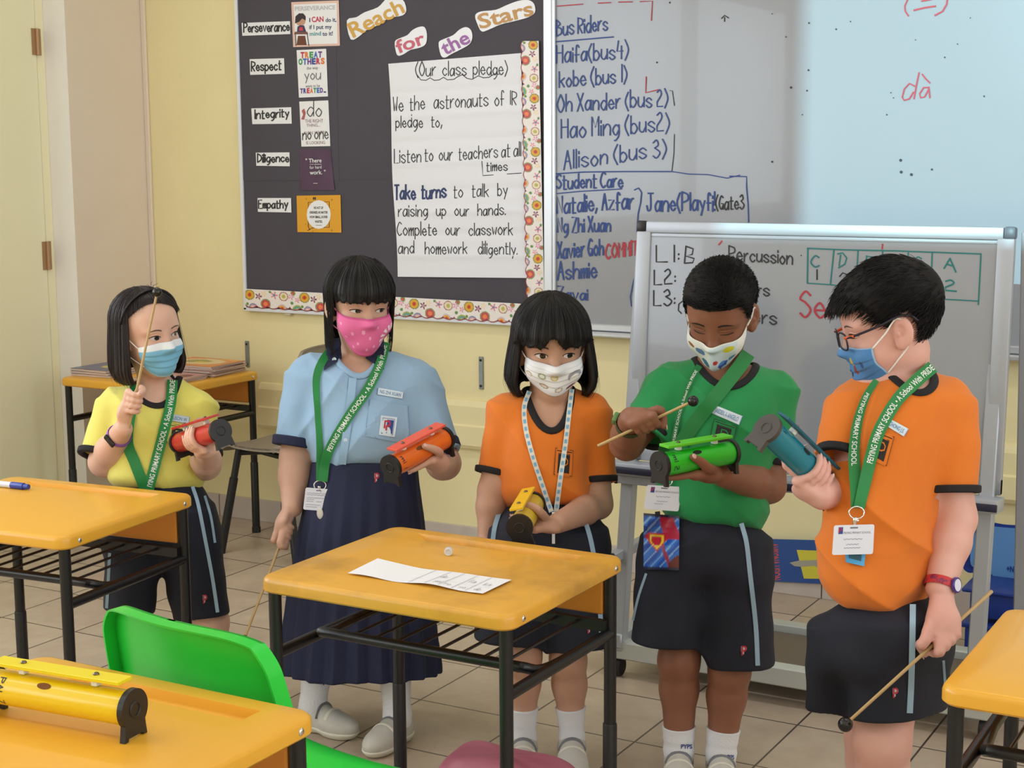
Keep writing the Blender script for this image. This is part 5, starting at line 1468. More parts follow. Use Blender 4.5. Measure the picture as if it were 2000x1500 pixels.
def patch(name, parent, cs, quad, mat, off=0.002, th=0.0008, nu=12, nv=6, colf=None, flat=0.7):
    """thin sewn patch on the clothes: quad TL TR BR BL in pixels"""
    D = np.array([[(cs.D(*bil(quad, i/(nu-1), j/(nv-1))) or np.nan) for i in range(nu)] for j in range(nv)]); D = np.where(np.isnan(D), np.nanmedian(D) if not np.isnan(D).all() else cs.D0, D)
    for _ in range(4):
        q = np.pad(D, 1, mode='edge'); D = np.minimum(D, (q[:-2, 1:-1]+q[2:, 1:-1]+q[1:-1, :-2]+q[1:-1, 2:])/4)
    def dd(u, v):
        x, y = min(max(u, 0), 0.9999)*(nu-1), min(max(v, 0), 0.9999)*(nv-1); i, j = int(x), int(y); fx, fy = x-i, y-j
        return (D[j, i]*(1-fx)+D[j, i+1]*fx)*(1-fy)+(D[j+1, i]*(1-fx)+D[j+1, i+1]*fx)*fy
    def at(u, v, d): p = bil(quad, u, v); return U(p[0], p[1], dd(u, v)-off-d)
    mu, mv = (nu, nv) if colf is None else (max(nu, 44), max(nv, 32))
    Vf, F, Cc = grid(mu, mv, lambda u, v: at(u, v, th), colf); Vb, _, _ = grid(mu, mv, lambda u, v: at(u, v, 0)); m = len(Vf)
    F = [f[::-1] for f in F]; FF = F+[[k+m for k in q[::-1]] for q in F]
    B = [i for i in range(mu)]+[j*mu+mu-1 for j in range(1, mv)]+[(mv-1)*mu+i for i in range(mu-2, -1, -1)]+[j*mu for j in range(mv-2, 0, -1)]
    for i in range(len(B)): a, b = B[i], B[(i+1) % len(B)]; FF.append([a, b, b+m, a+m])
    o = obj(name, np.concatenate([Vf, Vb]), FF, mat, parent, smooth=False, world=True, cols=None if colf is None else np.concatenate([Cc, Cc]))
    return o, (lambda x, y, d: at(x, 1-y, th+d))
def lettered(o, m3, mat, items):
    mb = MB()
    for it in items:
        if it[0] == 'p': mb.add(*put_text(it[1], it[2], it[3], it[4], it[5], m3, 0.0006, it[6] if len(it) > 6 else 0.0))
        else: mb.add(*ribbons([np.array(it[1])], it[2], m3, 0.0006))
    return mb.build('lettering', mat, o, world=True, smooth=False)

def skin_mat(n, c, c2): return M('skin_'+n, c, 0.48, spec=0.35, sss=0.12, noise=(16, 0.5, c2), bump=(160, 0.03))
m_sock = M('white_sock', (232, 232, 238), 0.85, bump=(180, 0.25)); m_shoe = M('white_canvas_shoe', (206, 202, 194), 0.6, noise=(22, 0.5, (182, 178, 170))); m_sole = M('shoe_sole', (226, 222, 208), 0.6)
m_shoeg = M('grey_shoe_trim', (120, 122, 128), 0.5)
m_trim = M('black_rib_trim', (26, 24, 28), 0.85); m_navyc = M('navy_shorts_cloth', (27, 30, 44), 0.85, noise=(30, 0.3, (22, 25, 38)), bump=(250, 0.1)); m_navs = M('navy_skirt_cloth', (28, 34, 66), 0.8, bump=(250, 0.1))
m_stripe = M('pale_blue_tape', (156, 184, 206), 0.8); m_nail = M('finger_nail', (226, 186, 176), 0.3)
m_green_l = M('green_lanyard', (26, 128, 60), 0.55); m_wtext = M('white_print', (236, 240, 236), 0.5); m_tagw = M('name_tag_cloth', (214, 228, 240), 0.6); m_tagt = M('name_tag_blue', (92, 132, 176), 0.6)
m_blackp = M('black_crest_print', (34, 28, 28), 0.7); m_redp = M('red_crest_thread', (190, 44, 62), 0.6); m_bluep = M('blue_crest_thread', (40, 66, 140), 0.6); m_elastic = M('white_elastic', (236, 236, 232), 0.7)
LOGO = [(0.25, 0.0), (0.25, 0.95), (0.62, 0.95), (0.78, 0.82), (0.78, 0.6), (0.62, 0.46), (0.45, 0.46)]
LOGO_O = [(0.10, 0.42), (0.10, 1.0), (0.66, 1.0), (0.90, 0.84), (0.90, 0.58), (0.68, 0.38), (0.52, 0.38), (0.52, 0.12), (0.34, 0.0)]

T_ax = -FW
def person(label, D, skin, head, torso, byaw, sleeves, arms, hands, hips, legs, collar, cloth, shirt_mat, bottom, hair_kw=None, wrinkle=0.0044, hs=1.0, neck_r=0.036, arm_r=(0.034, 0.031, 0.023), leg_r=(0.055, 0.046, 0.042, 0.029), sock_top=0.15, sock_text=None, foot=None, ears=1.0, bottom_mat=None, name='person', collar_mat=None, fold=None):
    hd = Head(*head)
    fp = U(hips[0][0]*0.5+hips[1][0]*0.5, 900, D); root = thing(name, label, 'person', (fp[0], fp[1], 0.0))
    hR = hd0 = nrm(np.cross(-nrm((ray(*head[0])[0], ray(*head[0])[1], 0)), (0, 0, 1))); hR = hR if hR@RT > 0 else -hR
    f0 = -nrm((ray(*head[0])[0], ray(*head[0])[1], 0)); a = math.radians(byaw); side = math.cos(a)*hR-math.sin(a)*f0
    pm = D/FPX
    def st(rows):
        out = []
        for y, xl, xr, ry, dd in rows:
            W_ = (xr-xl)/2*pm; rx = math.sqrt(max(W_**2-(ry*math.sin(a))**2, (0.6*W_)**2))/max(math.cos(a), 0.75); out.append((U((xl+xr)/2, y, D+dd), rx, ry))
        return out
    T = [(S_loft(st(torso), side, ex=2.3, cap=0.022), 0.02)]
    nb = U((torso[0][1]+torso[0][2])/2, torso[0][0], D+torso[0][4])
    SL = []
    for s_ in sleeves:
        p = [U(x, y, D+dd) for x, y, dd, r in s_]
        T.append((S_cone(nb+np.array((0, 0, -0.03)), p[0], 0.038, s_[0][3]*0.92), 0.035))
        SL.append((p, [r[3] for r in s_]))
    # --- body
    B = [(offs(o, 0.008), k) for o, k in T]
    hu, hsu, he = hd.ops(ears)
    B.append((S_cone(nb+np.array((0, 0, -0.035)), hd.w((0, -0.020, -0.055)), neck_r*1.12, neck_r), 0.025))
    hand_ops = []; nails = []; armj = []
    for (sh, el, wr), hnd in zip(arms, hands):
        s3, e3, w3 = (U(x, y, D+dd) for x, y, dd in (sh, el, wr))
        armj.append((s3, e3, w3)); B.append((S_cone(s3, e3, arm_r[0]*1.1, arm_r[1]), 0.02)); m3 = e3+(w3-e3)*0.35
        B.append((S_cone(e3, m3, arm_r[1]*0.97, arm_r[1]*0.98), 0.014)); B.append((S_cone(m3, w3, arm_r[1]*0.98, arm_r[2]), 0.014))
        kind, kw = hnd
        kw = dict(kw); kw['W'] = w3
        (grip if kind == 'grip' else cradle)(hand_ops, sc=hs, nails=nails, **kw)
    hp = [U(x, y, D+dd) for x, y, dd in hips]
    hp = [hp[0]*0.86+hp[1]*0.14, hp[1]*0.86+hp[0]*0.14]; B.append((S_cone(hp[0], hp[1], 0.055, 0.055), 0.03)); B.append((S_cone(hp[0]*0.5+hp[1]*0.5, U((torso[-1][1]+torso[-1][2])/2, torso[-1][0]-30, D), 0.065, 0.065), 0.03))
    ank = []
    for h3, lg in zip(hp, legs):
        k3 = U(*lg[0][:2], D+lg[0][2]); a3 = U(*lg[1][:2], D+lg[1][2]); a3 = np.array((a3[0], a3[1], 0.065)); ank.append((k3, a3))
        B.append((S_cone(h3, k3, leg_r[0]*0.92, leg_r[1]), 0.02)); c3 = k3+(a3-k3)*0.33; bk = -f0*0.008
        B.append((S_cone(k3, c3+bk, leg_r[1]*0.96, leg_r[2]), 0.02)); B.append((S_cone(c3+bk, a3, leg_r[2], leg_r[3]), 0.02)); B.append((S_ell(k3+f0*0.012, np.eye(3), np.array((1, 1, 1.1))*leg_r[1]*0.86), 0.015))
    fd = foot or [f0, f0]; feet = []
    for (k3, a3), d in zip(ank, fd):
        d = nrm((d[0], d[1], 0)); h = np.array((a3[0], a3[1], 0.033)); feet.append((h, d)); B.append((S_cone(h-d*0.02, h+d*0.10, 0.026, 0.020), 0.02)); B.append((S_cone(a3, h, leg_r[3]*0.95, 0.026), 0.015))
    B += hand_ops
    vx = vox_for([b[0] for b in B]+[u[0] for u in hu]+[e[1] for e in he], 0.0030)
    for o, k in B: vx.put(o, k)
    for o, k in hu: vx.put(o, k*hd.s)
    for o, k in hsu: vx.put(o, k*hd.s, 's')
    for op, o, k in he: vx.put(o, k*hd.s, op)
    body, bvb = vmesh('body', vx, skin, root)
    Vb = np.array([v.co for v in body.data.vertices])+np.array(root.location); Fb = [list(q.vertices) for q in body.data.polygons]
    near = (np.linalg.norm(Vb-nb, axis=1) < 0.115) & (((Vb-nb)@T_ax) < 0.10); Fn = [q for q in Fb if near[q[0]]]
    hv = vox_for([u[0] for u in hu]+[e[1] for e in he], 0.0034)
    for o, k in hu: hv.put(o, k*hd.s)
    for o, k in hsu: hv.put(o, k*hd.s, 's')
    Vh, Fh = hv.mesh(); bvh = BVHTree.FromPolygons(Vh.tolist(), Fh.tolist())
    bvn = BVHTree.FromPolygons(Vb.tolist(), Fn) if Fn else bvb
    for p, t, nn, r in nails:
        q = nrm(np.cross(t, nn)); Rm = np.stack([q, t, nn], 1); V, F = sphere((0, 0, 0), (r*0.72, r*0.9, r*0.22), 12, 8); obj('nail', (V @ Rm.T)+p+nn*r*0.88+t*r*0.15, F, m_nail, root, world=True)
    # --- shirt
    S = list(T)
    hol = []
    for p, rr in SL:
        sv = nrm(np.cross(p[-1]-p[0], FW)); S.append((S_loft([(q, r, r*0.92) for q, r in zip(p, rr)], sv, cap=0.004), 0.022))
        ax = nrm(p[-1]-p[-2]); hol.append((S_loft([(p[-1]-ax*0.024, rr[-1]*0.76, rr[-1]*0.70), (p[-1]+ax*0.012, rr[-1]*0.86, rr[-1]*0.78)], sv, cap=0.003)))
    vs = vox_for([o[0] for o in S], 0.0034, 0.03)
    for o, k in S: vs.put(o, k)
    X, Y, Z = vs.pts((slice(None),)*3); uu = X*F32(hR[0])+Y*F32(hR[1]); z0 = float(vs.lo[2])
    hz = (Z-z0)/float(vs.ax[2][-1]-z0); sd = len(label)
    rid = lambda q: (1-np.abs(np.sin(q)))**2
    w1 = rid(9.5*uu+8*Z+1.6*np.sin(8*Z+4*uu+sd)+sd*0.7); w2 = rid(-8*uu+10*Z+1.5*np.sin(11*uu-5*Z+sd*1.3)); w3 = np.sin(58*uu+7*np.sin(9*Z+sd)); w4 = rid(21*Z+5*np.sin(8*uu+sd))
    vs.d -= (wrinkle*(2.2*w1+1.9*w2-0.55+1.5*w4*np.clip(1.1-hz*2.0, 0, 1))+wrinkle*0.9*w3*np.clip(1-hz*3.5, 0, 1)).astype(F32)
    if fold is not None: vs.d += fold(uu, Y*F32(f0[1])+X*F32(f0[0]), Z).astype(F32)
    for o in hol: vs.put(o, 0.003, 's')
    (xl, yl), (xr, yr), (xf, yf), df = collar
    Pl, Pr, Pf = U(xl, yl, D+torso[0][4]), U(xr, yr, D+torso[0][4]), U(xf, yf, D+torso[0][4]-df)
    Vp, Fp = vs.mesh(); bv0 = BVHTree.FromPolygons(Vp.tolist(), Fp.tolist())
    ca0 = Caster([bv0], D)
    dq = ca0.D(xf, yf); Pf = U(xf, yf, dq if dq is not None else D-df)
    e1 = nrm(Pr-Pl); mid = (Pl+Pr)/2; fv = Pf-mid; fv = fv-e1*(fv@e1); e2 = nrm(fv); n = nrm(np.cross(e1, e2)); n = n if n[2] > 0 else -n
    ha, hb, hk = np.linalg.norm(Pr-Pl)/2, np.linalg.norm(fv), 0.045
    def cut(X, Y, Z):
        x, y, z = X-F32(mid[0]), Y-F32(mid[1]), Z-F32(mid[2]); a_ = x*e1[0]+y*e1[1]+z*e1[2]; b_ = x*e2[0]+y*e2[1]+z*e2[2]; c_ = x*n[0]+y*n[1]+z*n[2]
        k = np.sqrt((a_/ha)**2+(np.where(b_ > 0, b_/hb, b_/hk))**2); return np.maximum((k-1)*ha*0.9, -0.03-c_)
    vs.put(S_fun(cut, mid-0.2, mid+0.2), 0.003, 's')
    shirt, bvs = vmesh('shirt', vs, shirt_mat, root)
    ring = []; rn = []
    for t in np.linspace(0, 2*math.pi, 56, endpoint=False):
        q = math.sin(t); o = mid+e1*ha*math.cos(t)+e2*q*(hb if q > 0 else hk); h = bv0.ray_cast(Vector(o+n*0.14), Vector(-n), 0.3)
        ring.append(np.array(h[0]) if h[0] is not None else o); rn.append(np.array(h[1]) if h[0] is not None and np.dot(np.array(h[1]), n) > 0 else n)
    ring = np.array(ring); rn = np.array(rn)
    for _ in range(4): ring = (np.roll(ring, 1, 0)+2*ring+np.roll(ring, -1, 0))/4; rn = (np.roll(rn, 1, 0)+2*rn+np.roll(rn, -1, 0))/4
    # rib band as a flattened ribbon hugging the neckline
    V = []; m = len(ring)
    for i in range(m):
        tn = nrm(ring[(i+1) % m]-ring[i-1]); nn_ = nrm(rn[i]-tn*(rn[i]@tn)); dn = np.cross(nn_, tn); dn = dn if dn@(ring[i]-mid) > 0 else -dn
        for q in range(10):
            t = 2*math.pi*q/10; V.append(ring[i]+nn_*0.0012+dn*(0.0062+0.0085*math.cos(t))+nn_*(0.0032*math.sin(t)))
    F = [[i*10+q, i*10+(q+1) % 10, ((i+1) % m)*10+(q+1) % 10, ((i+1) % m)*10+q] for i in range(m) for q in range(10)]
    col = obj('collar', V, F, collar_mat or m_trim, shirt, world=True)
    for p, rr in SL:
        ax = nrm(p[-1]-p[-2]); sv = nrm(np.cross(p[-1]-p[0], FW)); bw = cloth.get('cuff', 0.013)
        o = S_loft([(p[-1]-ax*bw, rr[-1]*1.0+0.0078, rr[-1]*0.92+0.0078), (p[-1]+ax*0.002, rr[-1]+0.0065, rr[-1]*0.92+0.0065)], sv, cap=0.003); vc = vox_for([o], 0.0026, 0.012); vc.put(o)
        vc.put(S_loft([(p[-1]-ax*0.024, rr[-1]*0.76, rr[-1]*0.70), (p[-1]+ax*0.012, rr[-1]*0.86, rr[-1]*0.78)], sv, cap=0.003), 0.002, 's')
        vmesh('sleeve_cuff', vc, cloth.get('cuff_mat', m_trim), shirt)
    # --- shorts or skirt
    bo = [(S_loft(st(r), side, ex=2.2, cap=0.006 if (i or len(bottom['lofts']) == 1) else 0.045, mod=bottom.get('mod')), 0.045) for i, r in enumerate(bottom['lofts'])]
    vb = vox_for([o[0] for o in bo], 0.0034, 0.02)
    for o, k in bo: vb.put(o, k)
    X, Y, Z = vb.pts((slice(None),)*3); uu = X*F32(hR[0])+Y*F32(hR[1])
    vb.d += (0.0022*np.sin(34*uu+5*np.sin(11*Z+sd))*np.sin(16*Z+9*uu)).astype(F32)
    for r in bottom['lofts'][bottom.get('first_leg', 1):]:
        q = st(r); c, rx, ry = q[-1]; ax = nrm(q[-1][0]-q[-2][0]); vb.put(S_loft([(c-ax*0.06, rx*0.86, ry*0.86), (c+ax*0.02, rx*0.93, ry*0.93)], side, cap=0.004), 0.003, 's')
    shorts, bvo = vmesh(bottom['name'], vb, bottom_mat or m_navyc, root)
    # --- socks and shoes
    for i, ((k3, a3), (h, d)) in enumerate(zip(ank, feet)):
        tp = a3+(k3-a3)*((sock_top-0.065)/(k3[2]-0.065)); mid = a3+(tp-a3)*0.5
        q = lambda p: leg_r[3]+(leg_r[2]-leg_r[3])*max(0, (p[2]-0.065)/(k3[2]*0.67-0.04))
        Pk = [np.array((a3[0], a3[1], 0.03)), a3, mid, tp-(tp-a3)*0.12, tp]
        sk = obj('sock', *tube(spline(Pk, 6), np.interp(np.linspace(0, 1, 25), [0, 0.25, 0.4, 0.5, 0.62, 0.85, 1], [0.031, leg_r[3]+0.006, leg_r[3]+0.0035, leg_r[3]+0.0055, q(mid)+0.0035, q(tp)+0.003, q(tp)+0.0036]), 28), m_sock, root, world=True)
        if sock_text and sock_text[i]:
            x0, y0, x1, y1, hh = sock_text[i]; cs = Caster([BVHTree.FromPolygons([v.co+Vector(root.location) for v in sk.data.vertices], [list(p.vertices) for p in sk.data.polygons])], D)
            V, F = put_text('PYPS', 0, 1, 0, 1, lambda x, y, dd: cs.pt(x0+(x1-x0)*x, y0+(y1-y0)*x-y*hh, 0.001), 0, 0.03); obj('lettering', V, F, m_bluep, sk, world=True, smooth=False)
        Rm = np.stack([np.cross(d, (0, 0, 1)), d, np.array((0, 0, 1.0))], 1)
        so = [(S_ell(h+d*0.075+np.array((0, 0, -0.006)), Rm, (0.037, 0.062, 0.032)), 0.02), (S_ell(h-d*0.008, Rm, (0.034, 0.042, 0.040)), 0.02), (S_cone(h+d*0.01+np.array((0, 0, 0.02)), h+d*0.06+np.array((0, 0, 0.006)), 0.026, 0.022), 0.02)]
        vh = vox_for([o[0] for o in so], 0.0034, 0.02)
        for o, k in so: vh.put(o, k)
        flr = S_fun(lambda X, Y, Z: (Z-F32(0.010))+X*0+Y*0, vh.lo, vh.lo+vh.n*vh.h); vh.put(flr, 0.003, 's')
        sh, bsh = vmesh('shoe', vh, m_shoe, root)
        vl = vox_for([o[0] for o in so], 0.0034, 0.02)
        for o, k in so: vl.put(offs(o, -0.0035), k)
        vl.put(S_fun(lambda X, Y, Z: (Z-F32(0.001))+X*0+Y*0, vl.lo, vl.lo+vl.n*vl.h), 0.002, 's'); vl.put(S_fun(lambda X, Y, Z: F32(0.020)-Z+X*0+Y*0, vl.lo, vl.lo+vl.n*vl.h), 0.004, 's')
        vmesh('sole', vl, m_sole, sh)
        for e in (0.035, 0.062):
            P = []
            for t in np.linspace(-1.25, 1.25, 11):
                o = h+d*e+Rm[:, 0]*math.sin(t)*0.06+np.array((0, 0, math.cos(t)*0.07)); c_ = h+d*e; hh = bsh.ray_cast(Vector(o), Vector(c_-o))[0]; P.append(np.array(hh) if hh is not None else o)
            obj('strap', *tube(P, 0.006, 8, True, 0.35), m_shoeg if e < 0.05 else m_sole, sh, world=True)
    return dict(root=root, hd=hd, bvb=bvh, bvs=bvs, bvo=bvo, shirt=shirt, shorts=shorts, cs=Caster([bvs], D-0.1), cp=Caster([bvo], D-0.1), ca=Caster([bvs, bvo, bvn], D-0.1), arms=armj, arm_r=arm_r, cb=Caster([bvb], D), D=D, collar=col)

def stripe(p, px, wpx):
    return strap('side_stripe', p['shorts'], p['cp'], px, wpx, m_stripe, off=0.0008, th=0.0006, n=40)
def logo(p, parent, cs, quad):
    o, m3 = patch('logo', parent, cs, quad, M('logo_pale', (206, 206, 214), 0.6), 0.0012, 0.0004, 6, 6)
    o.data.transform(Matrix.Identity(4))
    return o
def thin_logo(parent, cs, x, y, w_, h_, tilt=0.0):
    m3 = lambda a, b, d: cs.pt(x+a*w_+tilt*(1-b)*w_, y+(1-b)*h_, 0.0012+d)
    P = np.array(LOGO_O); V = [m3(a, b, 0.0) for a, b in P]; o = obj('logo', V, [list(range(len(V)))], M('logo_pale', (206, 200, 206), 0.6), parent, smooth=False, world=True)
    V, F = ribbons([np.array(LOGO)], 0.22, m3, 0.0006); obj('logo_letter', V, F, m_redp, o, smooth=False, world=True); return o
def crest(parent, cs, quad, base, ink_, letter, frame=True):
    o, m3 = patch('crest', parent, cs, quad, base, 0.0020, 0.0006, 12, 12)
    mb = MB(); mb.add(*ribbons([np.array([(0.2, 0.10), (0.2, 0.80), (0.80, 0.80), (0.80, 0.12), (0.2, 0.12)])], 0.03, m3, 0.0005))
    V, F, _ = grid(9, 9, lambda u, v: m3(0.20+0.60*u, 0.12+0.66*v, 0.0006)); mb.add(V, F)
    if frame: mb.add(*ribbons([np.array([(0.03, 0.03), (0.97, 0.03), (0.97, 0.97), (0.03, 0.97), (0.03, 0.03)])], 0.03, m3, 0.0005)); mb.add(*ribbons([np.array([(0.1, 0.89), (0.9, 0.89)])], 0.03, m3, 0.0005))
    mb.build('crest_print', ink_, o, world=True, smooth=False)
    V, F = ribbons([np.array([(0.42, 0.2), (0.36, 0.32), (0.42, 0.42), (0.42, 0.66), (0.60, 0.66), (0.70, 0.58), (0.70, 0.46), (0.58, 0.40), (0.48, 0.40)])], 0.05, m3, 0.0009); obj('crest_letter', V, F, letter, o, world=True, smooth=False)
    return o
def name_tag(parent, cs, quad, text):
    o, m3 = patch('name_tag', parent, cs, quad, m_tagw, 0.0022, 0.0008, 12, 5)
    mb = MB(); mb.add(*ribbons([np.array([(0.01, 0.05), (0.99, 0.05), (0.99, 0.95), (0.01, 0.95), (0.01, 0.05)])], 0.03, m3, 0.0004)); mb.add(*put_text(text, 0.10, 0.90, 0.26, 0.5, m3, 0.0006, 0.01)); mb.build('lettering', m_tagt, o, world=True, smooth=False); return o
def lanyard(label, p, straps, ring, card, wpx, card_lines, logo_=True, mat=None, text=None, tsp=None, loc=None, Doff=0.012, n=70, card_tilt=0.0):
    x, y = ring; D0 = (p['ca'].D(x, y) or p['D']-0.1)-Doff
    t = thing('lanyard', label, 'lanyard', tuple(U(x, y, D0)))
    for i, (path, w_, tx, fl, tp) in enumerate(straps): strap('strap', t, p['ca'], path, w_, mat or m_green_l, off=0.0028+0.0016*i, text=tx, tmat=m_wtext, flip=fl, n=n, tpos=tp)
    if card:
        px = D0/FPX; c3 = U(x, y, D0)
        a = np.linspace(0, 2*math.pi, 21); R_ = wpx*0.62*px
        obj('ring', *tube([c3+RT*math.cos(q)*R_+UP*(math.sin(q)*R_*0.8-R_*0.35) for q in a], 0.0014, 8, False), m_chrome, t, world=True)
        top = U((card[0][0]+card[1][0])/2, (card[0][1]+card[1][1])/2, D0)
        P = spline([c3-UP*R_*1.1, c3-UP*(R_*1.1+0.006)+RT*0.001, (c3+top)/2-UP*0.002, top-UP*0.003], 5); obj('clip', *tube(P, np.interp(np.linspace(0, 1, len(P)), [0, 0.2, 0.35, 0.75, 1], [0.002, 0.0045, 0.0028, 0.0048, 0.0022]), 10), m_chrome, t, world=True)
        Wc, Hc = np.linalg.norm(np.subtract(card[1], card[0])), np.linalg.norm(np.subtract(card[3], card[0]))
        pts = [(a_/Wc+0.5, b_/Hc+0.5) for a_, b_ in rrect(Wc, Hc, Hc*0.07, 4)]
        def m3(u, v, d): q = bil(card, u, 1-v); return U(q[0], q[1], D0-0.002-d)
        V, F = prism(pts, 0.0012, m3); cd_ = obj('id_card', V, F, M('id_card_plastic', (222, 222, 234), 0.25), t, world=True, smooth=False)
        mi = M('grey_print_ink', (112, 112, 128), 0.5)
        for tx, x0, x1, y0, hh in card_lines:
            if tx: VF = put_text(tx, x0, x1, y0, hh, m3, 0.0016, 0.0)
            else: VF = ribbons([np.array([(q, y0+hh*(0.1+0.8*abs(math.sin(q*173)))) for q in np.linspace(x0, x1, int((x1-x0)*60)+4)])], 0.012, m3, 0.0016)
            obj('lettering', *VF, mi, cd_, world=True, smooth=False)
        obj('slot', *ribbons([np.array([(0.42, 0.90), (0.58, 0.90)])], 0.05, m3, 0.0016), mi, cd_, world=True, smooth=False)
        if logo_:
            V = [m3(a_, b_, 0.0016) for a_, b_ in ((0.12, 0.70), (0.23, 0.70), (0.23, 0.93), (0.12, 0.93))]; mb = MB().add(V, [[0, 1, 2, 3]]); mb.build('card_logo', m_bluep, cd_, world=True, smooth=False)
            V, F = ribbons([np.array([(0.135, 0.75), (0.135, 0.9), (0.18, 0.9), (0.195, 0.85), (0.18, 0.81), (0.15, 0.81)])], 0.025, m3, 0.0020); obj('card_logo', V, F, m_redp, cd_, world=True, smooth=False)
    return t
def mallet(label, tail, head, hr, mat=None):
    t = thing('mallet', label, 'mallet', tuple(tail)); ax = nrm(np.subtract(head, tail))
    obj('stick', *tube([tail, tail+(head-tail)*0.5, head], [0.0036, 0.0033, 0.0030], 12), M('bamboo_stick', (196, 164, 112), 0.5, noise=(40, 0.4, (172, 140, 92))), t, world=True, auto=40)
    V, F = sphere(head+ax*hr*0.8, hr, 22, 14); obj('mallet_head', V, F, M('black_rubber_ball', (22, 20, 22), 0.22), t, world=True); return t
R_BELL = 0.0245
def bell(label, P0, P1, up, c_tube, c_bar, mark=None, m_cap=None, capside=1, L=None):
    """resonator bell: tube from P0 (marked end) to P1 with a tone bar on the up side and footed end caps"""
    P0 = np.asarray(P0, float); P1 = np.asarray(P1, float); ax = nrm(P1-P0); L = np.linalg.norm(P1-P0); up = nrm(np.asarray(up)-ax*np.dot(up, ax)); sd = np.cross(ax, up)
    t = thing('resonator_bell', label, 'bell', tuple(P0), group=None); R = R_BELL
    cap = m_cap or m_blk; w3 = lambda s_, u_, a_: P0+sd*s_+up*u_+ax*a_
    # tube; oval sound hole is a flat patch, its inner shade painted in
    pr = [(R-0.002, 0.004), (R, 0.004), (R, L-0.004), (R-0.002, L-0.004)]; V, F = lathe(pr, 40, ax, P0); tb = obj('tube', V, F, M('tube_%d_%d_%d' % c_tube, c_tube, 0.3, coat=0.25), t, world=True, auto=40)
    V = []; n = 20
    for i in range(n):
        q = 2*math.pi*i/n; an = math.pi/2-0.72+0.20*math.sin(q); V.append(P0+ax*(L*0.44+0.012*math.cos(q))+(R+0.0006)*(math.cos(an)*sd+math.sin(an)*up))
    obj('painted_sound_hole', V, [list(range(n))], M('sound_hole_shade', (120, 70, 20), 0.8) if c_tube[0] > 150 else M('sound_hole_deep_shade', (16, 24, 24), 0.8), tb, world=True, smooth=False)
    if mark:
        def mm(x, y, d): an = math.pi/2+mark[2]*0.62+mark[2]*x/R*1.0; a_ = mark[1]+y; return P0+ax*a_+(R+0.0006)*(math.cos(an)*sd+math.sin(an)*up)
        V, F = put_hand(mark[0], 0, mark[4], 0, 0.011*mark[3], 0.0016, mm, 0, seed=3); obj('marking', V, F, K_BLACK, tb, world=True, smooth=False)
    for a0, sg in ((0.0, -1), (L, 1)):
        RC = R+0.004; poly = [(RC*math.cos(q), RC*math.sin(q)) for q in np.linspace(math.radians(-42), math.radians(222), 34)]
        b = -(R+0.017); poly += [(-RC*0.80, b+0.010), (-RC*0.86, b), (-RC*0.58, b), (-RC*0.54, b+0.004), (RC*0.54, b+0.004), (RC*0.58, b), (RC*0.86, b), (RC*0.80, b+0.010)]
        m3 = lambda x, y, d: w3(x, y, a0+sg*(d-0.004)); V, F = prism(poly if sg < 0 else poly[::-1], 0.009, m3); c_ = obj('end_cap', V, F, cap, t, world=True, smooth=False)
        V = []; F = []; k = 24
        for rr, dd in ((0.0105, 0.0052), (0.0098, 0.0030), (0.0004, 0.0030)):
            for i in range(k): V.append(w3(rr*math.cos(2*math.pi*i/k), rr*math.sin(2*math.pi*i/k), a0+sg*dd))
        V = []; F = []
        for rr, dd in ((0.0118, 0.0050), (0.0112, 0.0066), (0.0098, 0.0066), (0.0092, 0.0053)):
            for i in range(k): V.append(w3(rr*math.cos(2*math.pi*i/k), rr*math.sin(2*math.pi*i/k), a0+sg*dd))
        for j in range(3):
            for i in range(k): F.append([j*k+i, j*k+(i+1) % k, (j+1)*k+(i+1) % k, (j+1)*k+i])
        obj('cap_ring', V, F, cap, c_, world=True)
    R3 = np.stack([sd, ax, up], 1)
    bl_ = L*0.92; V, F = box((0.030, bl_, 0.0055), 0.0008, 1); obj('tone_bar', V @ R3.T+w3(0, R+0.0135, L/2), F, M('bar_%d_%d_%d' % c_bar, c_bar, 0.35), t, world=True, smooth=False)
    for e in (0.24, 0.76):
        V, F = box((0.013, 0.010, 0.009), 0.001, 1); obj('spacer', V @ R3.T+w3(0, R+0.0055, L*e), F, M('white_spacer', (236, 240, 240), 0.4), t, world=True, smooth=False)
        V, F = lathe([(0.0046, 0), (0.0044, 0.0018), (0.003, 0.0032), (0.0008, 0.0036)], 16, up, w3(0, R+0.0160, L*e)); obj('screw', V, F, M('dome_screw', (120, 110, 100), 0.15, 1.0), t, world=True)
    return t

def wrist_ring(p, i, t, r0, wd, mat, name, flat=0.35):
    s3, e3, w3 = p['arms'][i]; fa = nrm(w3-e3); c = w3+(e3-w3)*t; ar = p['arm_r']; R = ar[2]+(ar[1]-ar[2])*min(1, t/0.65)+r0
    s1 = nrm(np.cross(fa, T_ax)); s2 = np.cross(fa, s1)
    V = []; n = 44
    for j in range(n):
        a = 2*math.pi*j/n; o = math.cos(a)*s1+math.sin(a)*s2
        for q in range(8):
            b = 2*math.pi*q/8; V.append(c+o*(R+0.0014*math.cos(b))+fa*wd*np.sign(math.sin(b))*abs(math.sin(b))**0.6)
    F = [[j*8+q, j*8+(q+1) % 8, ((j+1) % n)*8+(q+1) % 8, ((j+1) % n)*8+q] for j in range(n) for q in range(8)]
    return obj(name, V, F, mat, p['root'], world=True, auto=50), c, fa, R
